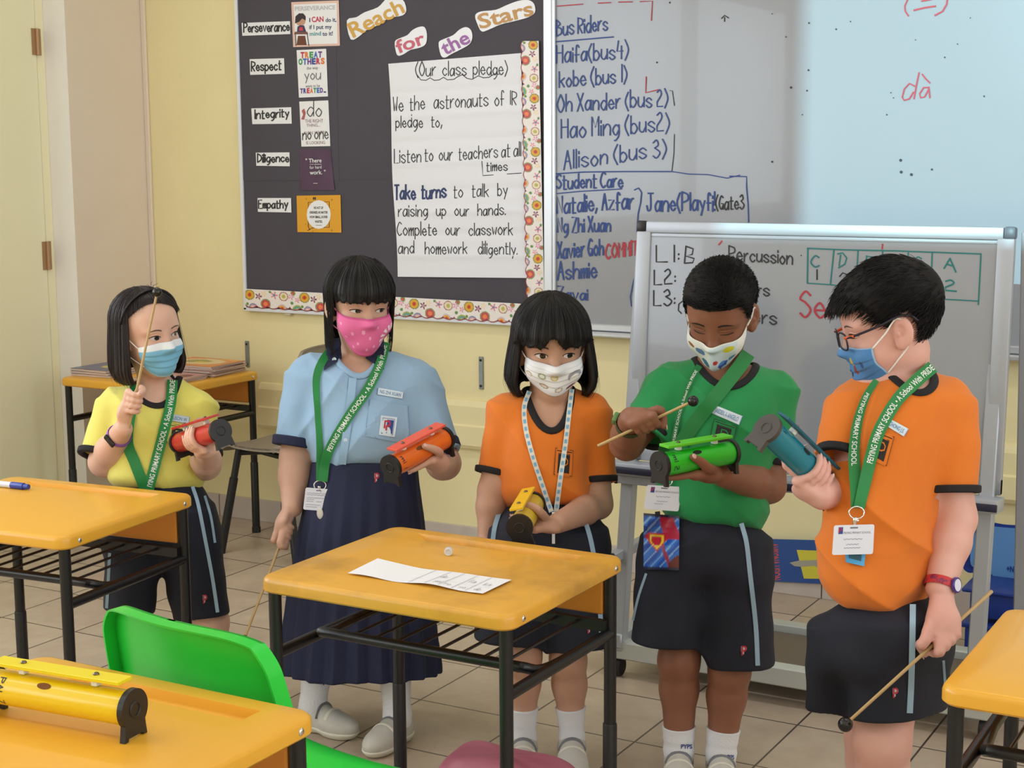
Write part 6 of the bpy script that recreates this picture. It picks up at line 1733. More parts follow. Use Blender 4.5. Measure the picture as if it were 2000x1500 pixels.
# ------------------------------------------------------------ the five children
T_ = -FW
def V3(r=0, u=0, t=0): return RT*r+np.array((0, 0, 1.0))*u+T_*t
m_hair = M('black_hair', (22, 18, 19), 0.5, spec=0.4); m_hair2 = M('dark_brown_hair', (38, 28, 28), 0.48, spec=0.45); m_crop = M('cropped_black_hair', (20, 17, 18), 0.7, spec=0.25)
sk1 = skin_mat('warm', (228, 186, 164), (222, 168, 148)); sk2 = skin_mat('tan', (206, 164, 142), (196, 146, 124)); sk3 = skin_mat('olive', (198, 154, 130), (186, 136, 112)); sk4 = skin_mat('brown', (146, 98, 76), (128, 80, 60)); sk5 = skin_mat('pink', (224, 174, 160), (216, 152, 140))
def cloth(n, c, c2): return M('cloth_'+n, c, 0.8, noise=(26, 0.35, c2), bump=(320, 0.08), sheen=0.15)
c_yel, c_org, c_grn, c_blu = cloth('yellow_tee', (232, 222, 110), (224, 212, 102)), cloth('orange_tee', (226, 120, 26), (218, 110, 22)), cloth('green_tee', (26, 142, 76), (22, 132, 70)), cloth('light_blue_shirt', (150, 182, 212), (142, 174, 206))
TXT = 'PEIYING PRIMARY SCHOOL \u2022 A School With PRIDE'
KIDS = globals().get('KIDS', '12345')

def bell_at(label, p0, d0, p1, d1, up, *a, **k):
    P0, P1 = U(p0[0], p0[1], d0), U(p1[0], p1[1], d1)
    return P0, P1, lambda: bell(label, P0, P1, up, *a, **k)

# ---- girl in the yellow tee
if '1' in KIDS:
    D = 3.97
    P0, P1, mk1 = bell_at('red resonator bell held by the girl in the yellow tee', (352, 864), D-0.145, (430, 842), D-0.32, V3(-0.15, 0.95, 0.1), (196, 52, 40), (190, 44, 44), m_cap=None)
    C1 = U(262, 786, D-0.155); H1 = U(305.5, 578, D-0.19); ax1 = nrm(H1-C1); tail1 = C1-ax1*0.085
    p = person('girl in a yellow tee raising a mallet, blue surgical mask and green lanyard', D, sk1, ((324, 657), D-0.090, 36, 2, 6, 0.955),
        [(748, 272, 348, 0.045, 0.03), (768, 240, 372, 0.055, 0.025), (795, 219, 390, 0.072, 0.02), (850, 221, 388, 0.085, 0.01), (905, 215, 392, 0.092, 0.01), (938, 212, 392, 0.092, 0.0), (957, 228, 380, 0.082, 0.0)], 14,
        [[(226, 795, 0.02, 0.052), (206, 845, 0.0, 0.050), (190, 893, -0.025, 0.046)], [(384, 797, 0.02, 0.048), (395, 845, 0.02, 0.046), (400, 893, 0.0, 0.040)]],
        [((226, 800, 0.02), (203, 902, -0.02), (240, 838, -0.135)), ((386, 805, 0.02), (402, 908, 0.0), (402, 880, -0.17))],
        [('grip', dict(C=C1, A=ax1, Q=V3(-0.85, 0.1, -0.35), Y=V3(-0.1, 0, 1), rad=0.0036, ts=1.0, phi0=25)),
         ('grip', dict(C=(P0*0.50+P1*0.50), A=P1-P0, Q=V3(0.35, -0.9, 0.0), Y=V3(-0.5, 0, 0.8), rad=R_BELL, ts=1.0, phi0=20))],
        [(262, 1015, 0.0), (372, 1015, 0.0)], [((252, 1215, -0.01), (252, 1420, 0.02)), ((412, 1215, 0.0), (412, 1420, 0.02))],
        ((270, 757), (349, 750), (316, 794), 0.060), dict(cuff=0.014), c_yel,
        dict(name='shorts', lofts=[[(940, 222, 386, 0.085, 0.0), (975, 212, 402, 0.10, 0.0), (1060, 208, 425, 0.105, 0.0)], [(1000, 210, 318, 0.095, 0.0), (1060, 206, 312, 0.095, 0.0), (1192, 203, 300, 0.090, 0.0)], [(1000, 305, 415, 0.095, 0.0), (1080, 318, 434, 0.095, 0.0), (1204, 340, 446, 0.090, 0.0)]]),
        hs=1.06, arm_r=(0.038, 0.0375, 0.024), leg_r=(0.054, 0.044, 0.041, 0.029))
    r, hd, bv = p['root'], p['hd'], p['bvb']
    add_eyes(r, hd, bv, sk1, look=(0.0035, 0.0), openz=0.95, brow=(104, 76, 64), bw=0.8)
    h, path = hair_long(r, hd, bv, m_hair2, lambda f: -0.118+0.008*math.cos(f*2), lambda f: 0.084-0.030*abs(f)**2.0-0.010*math.sin(f*2), 1.18, 1.10, thick=0.011, flare=0.016, taper=0.8, seed=3, n_str=520, wisps=6)
    P = [hd.w(np.array((math.sin(a)*0.0905, 0.012+0.02*math.cos(a), 0.032+math.cos(a)*0.0865))) for a in np.linspace(-1.45, 1.45, 25)]
    obj('hair_band', *tube(P, 0.0045, 8, True, 0.5), M('dark_hair_band', (30, 26, 30), 0.35), r, world=True)
    mb = MB()
    for a, b, e in ((-0.35, 0.9, 0.024), (0.10, 1.0, 0.03), (0.55, 0.7, 0.026), (0.8, 0.3, 0.022)): o = np.array((0.004, 0.03, 0.118)); mb.add(*tube([hd.w(o), hd.w(o+np.array((a, 0.1, b))*e*0.6), hd.w(o+np.array((a*1.6, 0.1, b*0.8))*e)], [0.0008, 0.0007, 0.0003], 4, False))
    mb.build('stray_hair', m_hair2, r, world=True)
    mk_, g = face_mask(r, hd, bv, lambda v: 0.98-0.10*v, lambda a: -0.022+0.010*(1-a*a), lambda a: -0.110+0.030*abs(a)**2.5, PAINT('surgical_blue', 0.6), lambda a, v: (236, 240, 244) if v < 0.19 else ((206, 222, 232) if v > 0.97 else (128, 194, 228)), puff=0.006, pleat=0.0035)
    for q, i in ((-1, 0), (1, -1)): ear_loop(mk_, hd, g[1, i], g[-3, i], q, m_elastic)
    strap_paths = [([(268, 752), (256, 800), (249, 862), (264, 905), (284, 957)], 22, None, False, None), ([(337, 742), (333, 790), (318, 850), (305, 900), (290, 957)], 21, TXT[2:], True, (0.0, 0.97))]
    lanyard('green school lanyard worn over the yellow tee', p, strap_paths, (287, 965), None, 22, [])
    name_tag(p['shirt'], p['cs'], [(326, 807), (371, 814), (369, 828), (324, 820)], 'ALLISON W')
    crest(p['shirt'], p['cs'], [(331, 826), (366, 831), (362, 872), (325, 864)], c_yel, m_blackp, c_yel)
    stripe(p, [(376, 950), (387, 985), (402, 1060), (415, 1130), (425, 1196)], 7); stripe(p, [(400, 968), (412, 1010), (420, 1060)], 5); stripe(p, [(214, 1080), (211, 1140), (208, 1188)], 6)
    thin_logo(p['shorts'], p['cp'], 395, 1162, 11, 16)
    wt, c_, fa, R_ = wrist_ring(p, 0, 0.20, 0.0015, 0.0060, M('violet_rubber', (150, 92, 196), 0.45), 'fitness_band')
    nb_ = nrm(T_*0.8-RT*0.5-UP*0.3); nb_ = nrm(nb_-fa*(nb_@fa)); V, F = box((0.036, 0.016, 0.009), 0.004, 3); obj('band_screen', V @ np.stack([np.cross(fa, nb_), fa, nb_], 1).T+c_+nb_*(R_+0.001), F, M('black_glass', (20, 20, 24), 0.12), wt, world=True, auto=40)
    mk1(); mallet('mallet raised upright by the girl in the yellow tee', tail1, H1, 0.0118)

# ---- girl in the light blue blouse
if '2' in KIDS:
    D = 3.80
    P0, P1, mk2 = bell_at('orange resonator bell held by the girl in the light blue blouse', (764, 912), D-0.33, (868, 856), D-0.19, V3(-0.25, 0.85, 0.45), (232, 112, 40), (232, 96, 78), mark=('mi 1', 0.016, -1, 1.1, 0.030))
    C1 = U(555, 1042, D-0.075); ax1 = nrm(V3(-0.27, -0.80, 0.42)); tail1 = C1-ax1*0.05; H1 = C1+ax1*0.26
    p = person('girl in a light blue school blouse and navy pleated skirt, pink cloth mask', D, sk2, ((720, 608), D-0.090, 17, 4, -1, 0.97),
        [(688, 658, 745, 0.048, 0.03), (706, 622, 785, 0.060, 0.025), (735, 590, 815, 0.085, 0.02), (800, 598, 832, 0.105, 0.01), (860, 600, 840, 0.118, 0.0), (895, 606, 825, 0.118, 0.0), (914, 618, 806, 0.108, 0.0)], 8,
        [[(604, 738, 0.02, 0.060), (588, 800, 0.0, 0.056), (576, 872, -0.01, 0.050)], [(804, 745, 0.02, 0.060), (835, 820, 0.0, 0.054), (860, 884, -0.03, 0.047)]],
        [((600, 745, 0.02), (578, 895, 0.0), (571, 990, -0.055)), ((806, 750, 0.02), (868, 905, -0.02), (858, 905, -0.20))],
        [('grip', dict(C=C1, A=ax1, Q=V3(-0.9, 0.1, 0.35), Y=V3(0.1, -0.8, 0.2), rad=0.0036, ts=1.0, phi0=30)),
         ('cradle', dict(C=(P0*0.40+P1*0.60), A=P0-P1, Q=V3(0.25, -0.95, 0.15), Bk=V3(-0.3, -0.3, -1), rad=R_BELL))],
        [(655, 1000, 0.0), (760, 1000, 0.0)], [((630, 1200, 0.0), (612, 1385, 0.02)), ((765, 1200, 0.0), (776, 1395, -0.06))],
        ((658, 694), (745, 690), (690, 730), 0.062), dict(cuff=0.022, cuff_mat=m_navs), c_blu,
        dict(name='pleated_skirt', first_leg=0, lofts=[[(898, 612, 812, 0.112, 0.0), (960, 598, 822, 0.120, 0.0), (1060, 580, 832, 0.135, 0.0), (1180, 562, 846, 0.15, 0.0), (1312, 548, 858, 0.165, 0.0)]], mod=lambda th, t: 0.017*t*(np.abs(((th*11/math.pi) % 1.0)-0.5)*2-0.5)),
        hs=1.03, arm_r=(0.044, 0.039, 0.0255), leg_r=(0.055, 0.044, 0.042, 0.030), sock_top=0.162, bottom_mat=m_navs, wrinkle=0.0044, neck_r=0.037,
        foot=[V3(0.75, 0, 0.5), V3(-0.45, 0, 0.9)], sock_text=[(617, 1335, 634, 1338, 9), (791, 1328, 803, 1326, 9)], collar_mat=c_blu)
    r, hd, bv = p['root'], p['hd'], p['bvb']
    add_eyes(r, hd, bv, sk2, look=(0.0045, 0.0005), openz=0.72, brow=(84, 62, 54), bw=0.8)
    h, path = hair_long(r, hd, bv, m_hair, lambda f: (-0.135 if abs(f-math.pi) < 1.0 else -0.02-0.03*max(0, 1-abs(abs(f-math.pi)-1.2)*3)), lambda f: 0.022+0.003*math.sin(f*31), 1.12, 1.10, thick=0.012, flare=-0.006, seed=5, n_str=520, wisps=0)
    rnd = random.Random(8); mb = MB()
    for q in (-1, 1):
        def side_(r_):
            f = q*r_.uniform(1.02, 1.30); l = r_.uniform(-0.15, -0.07) if r_.random() < 0.75 else -0.02; o = r_.uniform(0.010, 0.018)
            return [hd.w(path(f+0.06*t*q*r_.uniform(-1, 1), t, l, o)) for t in np.linspace(0.2, 1, 16)]
        tufts(mb, rnd, 70, side_, 16, 0.0011)
    mb.build('side_strands', m_hair, r, world=True)
    def pinkc(a, v):
        for x, y, s_ in ((-0.70, 0.25, 0.05), (-0.42, 0.42, 0.06), (-0.62, 0.6, 0.04), (-0.15, 0.35, 0.08), (-0.3, 0.66, 0.05), (0.02, 0.5, 0.06), (-0.05, 0.8, 0.05), (0.15, 0.72, 0.05), (0.2, 0.24, 0.05), (-0.45, 0.8, 0.05), (0.3, 0.88, 0.05)):
            if math.hypot(a-x, (v-y)*0.8) < s_*0.62: return (246, 168, 204)
        dx, dy = a-0.60, (v-0.55)*0.85; an = math.atan2(dy, dx); rr = math.hypot(dx, dy)
        if 0.14 < rr < 0.27 and math.cos(an*13) > -0.05 and dx < 0.22: return (246, 238, 244)
        if rr < 0.06: return (120, 84, 120)
        return (206, 84, 140) if v < 0.05 or v > 0.97 else (232, 110, 164)
    mk_, g = face_mask(r, hd, bv, lambda v: 1.20-0.22*v, lambda a: -0.004-0.013*(1-a*a), lambda a: -0.116+0.062*abs(a)**2.6, PAINT('pink_cloth', 0.75), pinkc, puff=0.009, nu=101, nv=71)
    for q, i in ((-1, 0), (1, -1)): ear_loop(mk_, hd, g[1, i], g[-3, i], q, M('pink_elastic', (226, 120, 166), 0.7))
    for quad in ([(642, 662), (664, 660), (668, 700), (632, 724)], [(728, 664), (750, 660), (750, 722), (714, 700)]):
        o, m3 = patch('collar_flap', p['shirt'], p['ca'], quad, m_navs, 0.006, 0.004, 8, 8)
    mb = MB()
    for x, y in ((653, 702), (725, 699), (691, 731), (675, 860)):
        c_ = p['cs'].pt(x, y, 0.0105 if y < 720 else 0.004); V, F = lathe([(0.0052, 0), (0.0052, 0.0018), (0.0035, 0.0012), (0.0005, 0.001)], 16, T_, c_); obj('button', V, F, M('pearl_button', (206, 222, 236), 0.25), p['shirt'], world=True)
    strap('placket', p['shirt'], p['cs'], [(689, 738), (684, 790), (676, 850), (668, 907)], 15, c_blu, off=0.0008, th=0.0010)
    o, m3 = patch('pocket', p['shirt'], p['cs'], [(722, 780), (798, 793), (800, 868), (714, 852)], c_blu, 0.0010, 0.0012, 12, 12)
    mb = MB(); mb.add(*ribbons([np.array([(0.01, 1.0), (0.0, 0.25), (0.25, 0.0), (0.85, 0.0), (1.0, 0.25), (0.99, 1.0)])], 0.018, m3, 0.0003)); mb.build('stitching', M('blue_stitch', (112, 146, 184), 0.8), o, world=True, smooth=False)
    cq = [(744, 811), (776, 815), (771, 854), (740, 849)]
    o, m3 = patch('crest', p['shirt'], p['cs'], cq, m_tagw, 0.0034, 0.0006, 8, 8)
    mb = MB(); mb.add([m3(a, b, 0.0004) for a, b in ((0.42, 0.14), (0.82, 0.14), (0.82, 0.82), (0.42, 0.82))], [[0, 1, 2, 3]]); mb.add(*ribbons([np.array([(0.14, 0.1), (0.86, 0.1), (0.86, 0.88), (0.14, 0.88), (0.14, 0.1)])], 0.03, m3, 0.0005)); mb.build('crest_print', m_bluep, o, world=True, smooth=False)
    V, F = ribbons([np.array([(0.30, 0.40), (0.30, 0.74), (0.56, 0.74), (0.62, 0.62), (0.54, 0.52), (0.42, 0.50), (0.42, 0.30)])], 0.11, m3, 0.0009); obj('crest_letter', V, F, m_redp, o, world=True, smooth=False)
    name_tag(p['shirt'], p['cs'], [(738, 757), (789, 766), (787, 779), (736, 770)], 'NG ZHI XUAN')
    thin_logo(p['shorts'], p['cp'], 730, 924, 12, 17)
    V, F = sphere((0, 0, 0), 1.0, 18, 10); c_ = p['cp'].pt(625, 1003, 0.004); obj('hook_patch', V*np.array((0.0095, 0.003, 0.014))+c_, F, M('pale_tab', (206, 200, 190), 0.6), r, world=True)
    lanyard('green school lanyard and white card worn over the light blue blouse', p, [([(650, 680), (630, 705), (618, 740), (620, 800), (624, 860), (626, 938)], (17, 15, 12, 13, 17), None, False, None), ([(753, 668), (742, 712), (716, 764), (686, 806), (655, 856), (637, 895), (630, 940)], 19, TXT, True, (0.02, 0.80))], (625, 944), [(597, 952), (649, 956), (644, 999), (592, 995)], 19,
        [('', 0.08, 0.86, 0.74, 0.05), ('', 0.08, 0.95, 0.66, 0.05), ('', 0.08, 0.78, 0.53, 0.05), ('', 0.08, 0.36, 0.45, 0.05), ('', 0.08, 0.34, 0.37, 0.04), ('', 0.46, 0.66, 0.37, 0.04), ('', 0.08, 0.62, 0.22, 0.04), ('', 0.08, 0.50, 0.12, 0.04)], logo_=False)
    mk2(); mallet('mallet pointing down in the hand of the girl in the blue blouse', tail1, H1, 0.0118)

# ---- girl in the orange tee
if '3' in KIDS:
    D = 3.58
    P0, P1, mk3 = bell_at('yellow resonator bell held end-on by the girl in the orange tee', (1015, 1030), D-0.33, (1041, 985), D-0.155, V3(-0.25, 0.8, 0.35), (222, 190, 50), (238, 190, 34))
    p = person('girl in an orange tee with a chin length bob and a white patterned mask', D, sk3, ((1084.5, 696), D-0.090, 6, 5, 0, 1.0),
        [(763, 1034, 1112, 0.046, 0.03), (782, 1004, 1146, 0.058, 0.025), (806, 986, 1164, 0.075, 0.02), (860, 982, 1160, 0.090, 0.01), (920, 976, 1150, 0.094, 0.0), (965, 974, 1150, 0.096, 0.0), (990, 990, 1134, 0.085, 0.0)], 5,
        [[(996, 806, 0.02, 0.050), (976, 866, 0.01, 0.044), (962, 926, 0.0, 0.036)], [(1154, 806, 0.02, 0.050), (1164, 870, 0.01, 0.046), (1169, 941, 0.0, 0.038)]],
        [((996, 812, 0.02), (962, 958, 0.0), (952, 1050, -0.02)), ((1154, 812, 0.02), (1168, 985, 0.0), (1088, 1022, -0.185))],
        [('grip', dict(C=U(950, 1086, D-0.03), A=V3(0.1, 0.3, 0.9), Q=V3(-1, 0, 0.2), Y=V3(0, -1, 0.1), rad=0.008, ts=1.0, loose=0.3)),
         ('grip', dict(C=(P0*0.45+P1*0.55), A=P0-P1, Q=V3(0.75, -0.6, 0.1), Y=V3(-0.5, -0.8, 0), rad=R_BELL, ts=1.0, phi0=10))],
        [(1035, 1060, 0.0), (1112, 1060, 0.0)], [((1022, 1285, -0.01), (1022, 1440, 0.02)), ((1110, 1290, -0.01), (1117, 1445, 0.02))],
        ((1031, 772), (1112, 768), (1066, 838), 0.075), dict(cuff=0.013), c_org,
        dict(name='shorts', lofts=[[(975, 985, 1140, 0.085, 0.0), (1010, 966, 1166, 0.10, 0.0), (1085, 950, 1190, 0.11, 0.0)], [(1040, 956, 1070, 0.10, 0.0), (1140, 936, 1064, 0.10, 0.0), (1252, 925, 1060, 0.098, 0.0)], [(1040, 1062, 1182, 0.10, 0.0), (1140, 1064, 1194, 0.10, 0.0), (1262, 1068, 1196, 0.098, 0.0)]]),
        arm_r=(0.036, 0.033, 0.0225), leg_r=(0.052, 0.040, 0.0375, 0.0255), sock_top=0.135)
    r, hd, bv = p['root'], p['hd'], p['bvb']
    add_eyes(r, hd, bv, sk3, look=(0.003, 0.0), openz=0.92, brow=(74, 54, 46), tilt=0.05)
    hair_long(r, hd, bv, m_hair, lambda f: -0.098+0.006*math.cos(f*3), lambda f: 0.022+0.003*math.sin(f*27)+(0.026*math.exp(-((f+0.06)/0.10)**2)), 1.0, 0.94, thick=0.018, flare=0.020, seed=11, n_str=700, wisps=16)
    def catc(a, v):
        if v < 0.05: return (226, 226, 230)
        for x, y, rx, ry, cc in ((-0.35, 0.42, 0.11, 0.10, (156, 170, 140)), (-0.35, 0.42, 0.06, 0.055, (222, 226, 214)), (-0.03, 0.40, 0.11, 0.10, (204, 186, 120)), (-0.03, 0.40, 0.07, 0.065, (230, 222, 190)), (0.52, 0.47, 0.20, 0.16, (150, 148, 158)), (0.52, 0.54, 0.13, 0.11, (236, 234, 230)),
                               (-0.32, 0.74, 0.13, 0.08, (168, 154, 132)), (-0.32, 0.74, 0.09, 0.05, (226, 206, 196)), (0.10, 0.80, 0.12, 0.07, (172, 160, 144)), (0.10, 0.80, 0.08, 0.045, (230, 222, 210)), (0.48, 0.86, 0.16, 0.05, (128, 70, 84)), (-0.70, 0.50, 0.10, 0.10, (180, 164, 140)), (-0.70, 0.52, 0.07, 0.07, (230, 218, 206)), (0.84, 0.40, 0.05, 0.03, (130, 160, 190))):
            pass
        col = (232, 232, 236)
        for x, y, rx, ry, cc in ((-0.35, 0.42, 0.11, 0.10, (156, 170, 140)), (-0.35, 0.42, 0.06, 0.055, (222, 226, 214)), (-0.03, 0.40, 0.11, 0.10, (204, 186, 120)), (-0.03, 0.40, 0.07, 0.065, (230, 222, 190)), (0.52, 0.47, 0.20, 0.16, (150, 148, 158)), (0.52, 0.54, 0.13, 0.11, (236, 234, 230)),
                               (-0.32, 0.74, 0.13, 0.08, (168, 154, 132)), (-0.32, 0.74, 0.09, 0.05, (226, 206, 196)), (0.10, 0.80, 0.12, 0.07, (172, 160, 144)), (0.10, 0.80, 0.08, 0.045, (230, 222, 210)), (0.48, 0.86, 0.16, 0.05, (128, 70, 84)), (-0.70, 0.50, 0.10, 0.10, (180, 164, 140)), (-0.70, 0.52, 0.07, 0.07, (230, 218, 206)), (0.84, 0.40, 0.05, 0.03, (130, 160, 190))):
            if ((a-x)/rx)**2+((v-y)/ry)**2 < 1: col = cc
        if 0.10 < v < 0.115 or 0.17 < v < 0.185: col = (204, 204, 210)
        return col
    mk_, g = face_mask(r, hd, bv, lambda v: 0.98-0.02*v, lambda a: -0.008-0.012*(1-min(1, abs(a)*1.2)), lambda a: -0.094+0.042*abs(a)**1.5, PAINT('white_patterned', 0.6), catc, puff=0.007, pleat=0.002, nu=101, nv=61)
    for q, i in ((-1, 0), (1, -1)): ear_loop(mk_, hd, g[1, i], g[-3, i], q, m_elastic)
    def lan(u, v): 
        k = (u*34) % 2; return (120, 172, 204) if k < 0.9 and abs(v-0.5) < 0.36 else (222, 218, 208)
    t = lanyard('thin white and blue patterned lanyard worn over the orange tee of the girl', p, [], (1081, 1000), None, 9, [])
    for path in ([(1034, 764), (1024, 795), (1027, 838), (1040, 890), (1060, 950), (1077, 1000)], [(1117, 760), (1111, 810), (1104, 870), (1095, 930), (1086, 1000)]): strap('strap', t, p['ca'], path, 9.5, PAINT('patterned_cord', 0.7), off=0.0035, colf=lan, n=60)
    strap('strap', t, p['ca'], [(1081, 1000), (1081, 1062)], 6, m_elastic, off=0.004)
    crest(p['shirt'], p['cs'], [(1085, 873), (1121, 879), (1118, 932), (1081, 928)], c_org, m_blackp, c_org)
    stripe(p, [(975, 1000), (966, 1030), (962, 1060)], 9); stripe(p, [(1140, 1008), (1155, 1060), (1168, 1140), (1176, 1258)], 9)
    thin_logo(p['shorts'], p['cp'], 1146, 1220, 12, 16)
    mk3()

# ---- boy in the green tee
if '4' in KIDS:
    D = 3.50
    P0, P1, mk4 = bell_at('bright green resonator bell being struck by the boy in the green tee', (1290, 908), D-0.335, (1426, 884), D-0.225, V3(0.05, 1, 0.02), (34, 196, 40), (96, 206, 40), mark=('mi 2', 0.018, -1, 1.1, 0.034))
    H1 = U(1346, 787, D-0.235); tail1 = U(1168, 871, D-0.155); ax1 = nrm(H1-tail1); C1 = tail1+ax1*(np.linalg.norm(H1-tail1)*0.545)
    p = person('boy in a green tee looking down and striking a green bell, car printed mask', D, sk4, ((1391, 650), D-0.085, -14, 24, -2, 0.99),
        [(702, 1362, 1452, 0.048, 0.03), (722, 1318, 1492, 0.062, 0.025), (748, 1294, 1522, 0.085, 0.02), (800, 1292, 1522, 0.105, 0.01), (860, 1288, 1512, 0.110, 0.0), (930, 1286, 1502, 0.112, 0.0), (990, 1286, 1496, 0.112, 0.0), (1020, 1302, 1478, 0.100, 0.0)], -8,
        [[(1306, 762, 0.02, 0.056), (1284, 806, -0.01, 0.050), (1262, 852, -0.05, 0.043)], [(1508, 770, 0.02, 0.056), (1512, 835, 0.01, 0.050), (1507, 908, 0.0, 0.043)]],
        [((1304, 768, 0.02), (1224, 866, -0.05), (1232, 818, -0.17)), ((1508, 775, 0.02), (1502, 950, 0.0), (1412, 928, -0.205))],
        [('grip', dict(C=C1, A=ax1, Q=V3(0.1, 0.75, 0.55), Y=V3(0.4, -0.5, 0.7), rad=0.0036, ts=1.0, phi0=20)),
         ('cradle', dict(C=(P0*0.55+P1*0.45), A=P0-P1, Q=V3(0.05, -1, 0.05), Bk=V3(0, 0, -1), rad=R_BELL))],
        [(1335, 1080, 0.0), (1440, 1080, 0.0)], [((1326, 1290, -0.01), (1326, 1475, 0.02)), ((1425, 1310, -0.02), (1408, 1485, 0.0))],
        ((1360, 716), (1470, 712), (1392, 758), 0.070), dict(cuff=0.015), c_grn,
        dict(name='shorts', lofts=[[(1008, 1296, 1488, 0.10, 0.0), (1045, 1270, 1498, 0.115, 0.0), (1120, 1246, 1504, 0.12, 0.0)], [(1060, 1258, 1392, 0.11, 0.0), (1150, 1240, 1384, 0.11, 0.0), (1256, 1234, 1376, 0.105, 0.0)], [(1060, 1378, 1502, 0.11, 0.0), (1180, 1372, 1508, 0.11, 0.0), (1298, 1382, 1512, 0.105, 0.0)]]),
        hs=1.12, arm_r=(0.040, 0.037, 0.0255), leg_r=(0.058, 0.045, 0.0415, 0.0305), sock_top=0.118, ears=1.12, neck_r=0.040,
        sock_text=[(1330, 1462, 1352, 1462, 8), (1421, 1482, 1434, 1483, 8)], foot=[V3(-0.1, 0, 1), V3(-0.1, 0, 1)])
    r, hd, bv = p['root'], p['hd'], p['bvb']
    add_eyes(r, hd, bv, sk4, closed=True, brow=(36, 26, 24), tilt=0.03)
    hl = lambda f: (0.056 if abs(f) < 0.8 else (0.056-0.055*min(1, (abs(f)-0.8)/0.3) if abs(f) < 1.25 else (0.001+0.034*min(1, (abs(f)-1.25)/0.15) if abs(f) < 1.75 else 0.035-0.085*min(1, (abs(f)-1.75)/0.35))))
    hair_short(r, hd, bv, m_crop, hl, lambda f, e: 0.005+0.013*max(0, math.sin(max(e, 0)))**0.6, 9000, 0.017, 0.0010, 21, lambda f, e: (0.25, 0.75, 0.15+0.5*math.sin(e)))
    def carc(a, v):
        col = (206, 226, 236) if -0.05 < a < 0.55 else (228, 230, 224)
        for x, y, rx, ry, cc in ((0.36, 0.20, 0.13, 0.09, (206, 204, 50)), (-0.52, 0.22, 0.09, 0.06, (150, 96, 60)), (-0.30, 0.30, 0.12, 0.10, (96, 128, 176)), (-0.22, 0.62, 0.12, 0.12, (72, 122, 150)), (0.06, 0.50, 0.06, 0.06, (196, 60, 60)), (0.26, 0.66, 0.14, 0.09, (44, 96, 178)), (0.23, 0.60, 0.08, 0.06, (90, 140, 210)), (0.19, 0.75, 0.03, 0.03, (30, 40, 60)), (0.34, 0.73, 0.03, 0.03, (30, 40, 60)), (0.50, 0.62, 0.10, 0.09, (70, 140, 190)), (0.14, 0.90, 0.10, 0.05, (180, 70, 64))):
            if ((a-x)/rx)**2+((v-y)/ry)**2 < 1: col = cc
        return (238, 238, 228) if v < 0.03 or v > 0.97 else col
    mk_, g = face_mask(r, hd, bv, lambda v: 1.20-0.35*v, lambda a: -0.006-0.020*(1-a*a), lambda a: -0.118+0.080*abs(a)**1.5, PAINT('printed_cotton', 0.7), carc, puff=0.005, keel=0.009, nu=91, nv=61)
    for q, i in ((-1, 0), (1, -1)): ear_loop(mk_, hd, g[2, i], None, q, m_elastic, 0.0022); ear_loop(mk_, hd, g[-3, i], None, q, m_elastic, 0.0018) if False else None
    lanyard('green school lanyard with white card worn over the green tee', p, [([(1366, 714), (1350, 742), (1332, 790), (1318, 850), (1306, 930)], (12, 10, 10, 12, 18), TXT, True, (0.05, 0.85)), ([(1462, 690), (1440, 722), (1392, 782), (1350, 836), (1318, 890), (1304, 935)], 28, None, False, None)], (1302, 936), [(1264, 947), (1333, 951), (1325, 999), (1257, 994)], 18,
        [('PEIYING PRIMARY SCHOOL', 0.26, 0.93, 0.72, 0.07), ('', 0.30, 0.70, 0.52, 0.05), ('', 0.34, 0.64, 0.33, 0.05), ('', 0.28, 0.52, 0.23, 0.04)], Doff=0.02)
    pch = thing('pouch', 'blue and red printed card pouch hanging below the white card of the boy in green', 'pouch', tuple(p['cp'].pt(1290, 1058, 0.01)))
    def pcol(u, v):
        if v < 0.04 or v > 0.965: return (24, 34, 66)
        k = (u*0.9+v*1.25)*9; col = (28, 76, 170) if math.sin(k*1.9) > 0 else (40, 104, 196)
        if math.sin(k*3.1+1) > 0.78: col = (120, 168, 214)
        if u > 0.45 and v < 0.45 and v < (u-0.40)*2.2 and v > (u-0.80)*1.6: col = (176, 40, 66)
        if 0.52 < u < 0.76 and 0.45+(u-0.5)*1.6 < v < 0.62+(u-0.5)*1.6: col = (150, 34, 66)
        x, y = u-0.37, v-0.50; w_ = 0.33 if y < -0.08 else 0.33*(1-(y+0.08)/0.26)
        if -0.16 < y < 0.18 and abs(x) < min(w_, 0.33-(max(0, -0.10-y))*1.4): col = (186, 32, 44)
        if -0.12 < y < 0.12 and abs(x) < 0.20*(1-max(0, y)/0.14): col = (222, 192, 44)
        if -0.09 < y < 0.08 and abs(x) < 0.14*(1-max(0, y)/0.10): col = (186, 32, 44)
        if u > 0.70 and v > 0.72 and u-0.70 > (1-v)*-0.2 and (v-0.72) > (0.95-u)*0.6: col = (96, 30, 30)
        return col
    o, m3 = patch('printed_front', pch, p['ca'], [(1257, 1002), (1327, 1008), (1326, 1114), (1257, 1112)], PAINT('pouch_print', 0.3), 0.006, 0.006, 10, 10, pcol)
    strap('loop', pch, p['ca'], [(1284, 999), (1285, 1008)], 10, m_navyc, off=0.008)
    name_tag(p['shirt'], p['cs'], [(1394, 790), (1451, 813), (1444, 830), (1388, 806)], 'JAEDEN A ANGELO')
    crest(p['shirt'], p['cs'], [(1394, 816), (1440, 832), (1430, 878), (1384, 862)], c_grn, m_blackp, c_grn)
    stripe(p, [(1448, 1022), (1458, 1060), (1465, 1120), (1476, 1220), (1480, 1300)], 9); stripe(p, [(1262, 1120), (1247, 1165), (1236, 1212)], 5)
    thin_logo(p['shorts'], p['cp'], 1446, 1262, 14, 17)
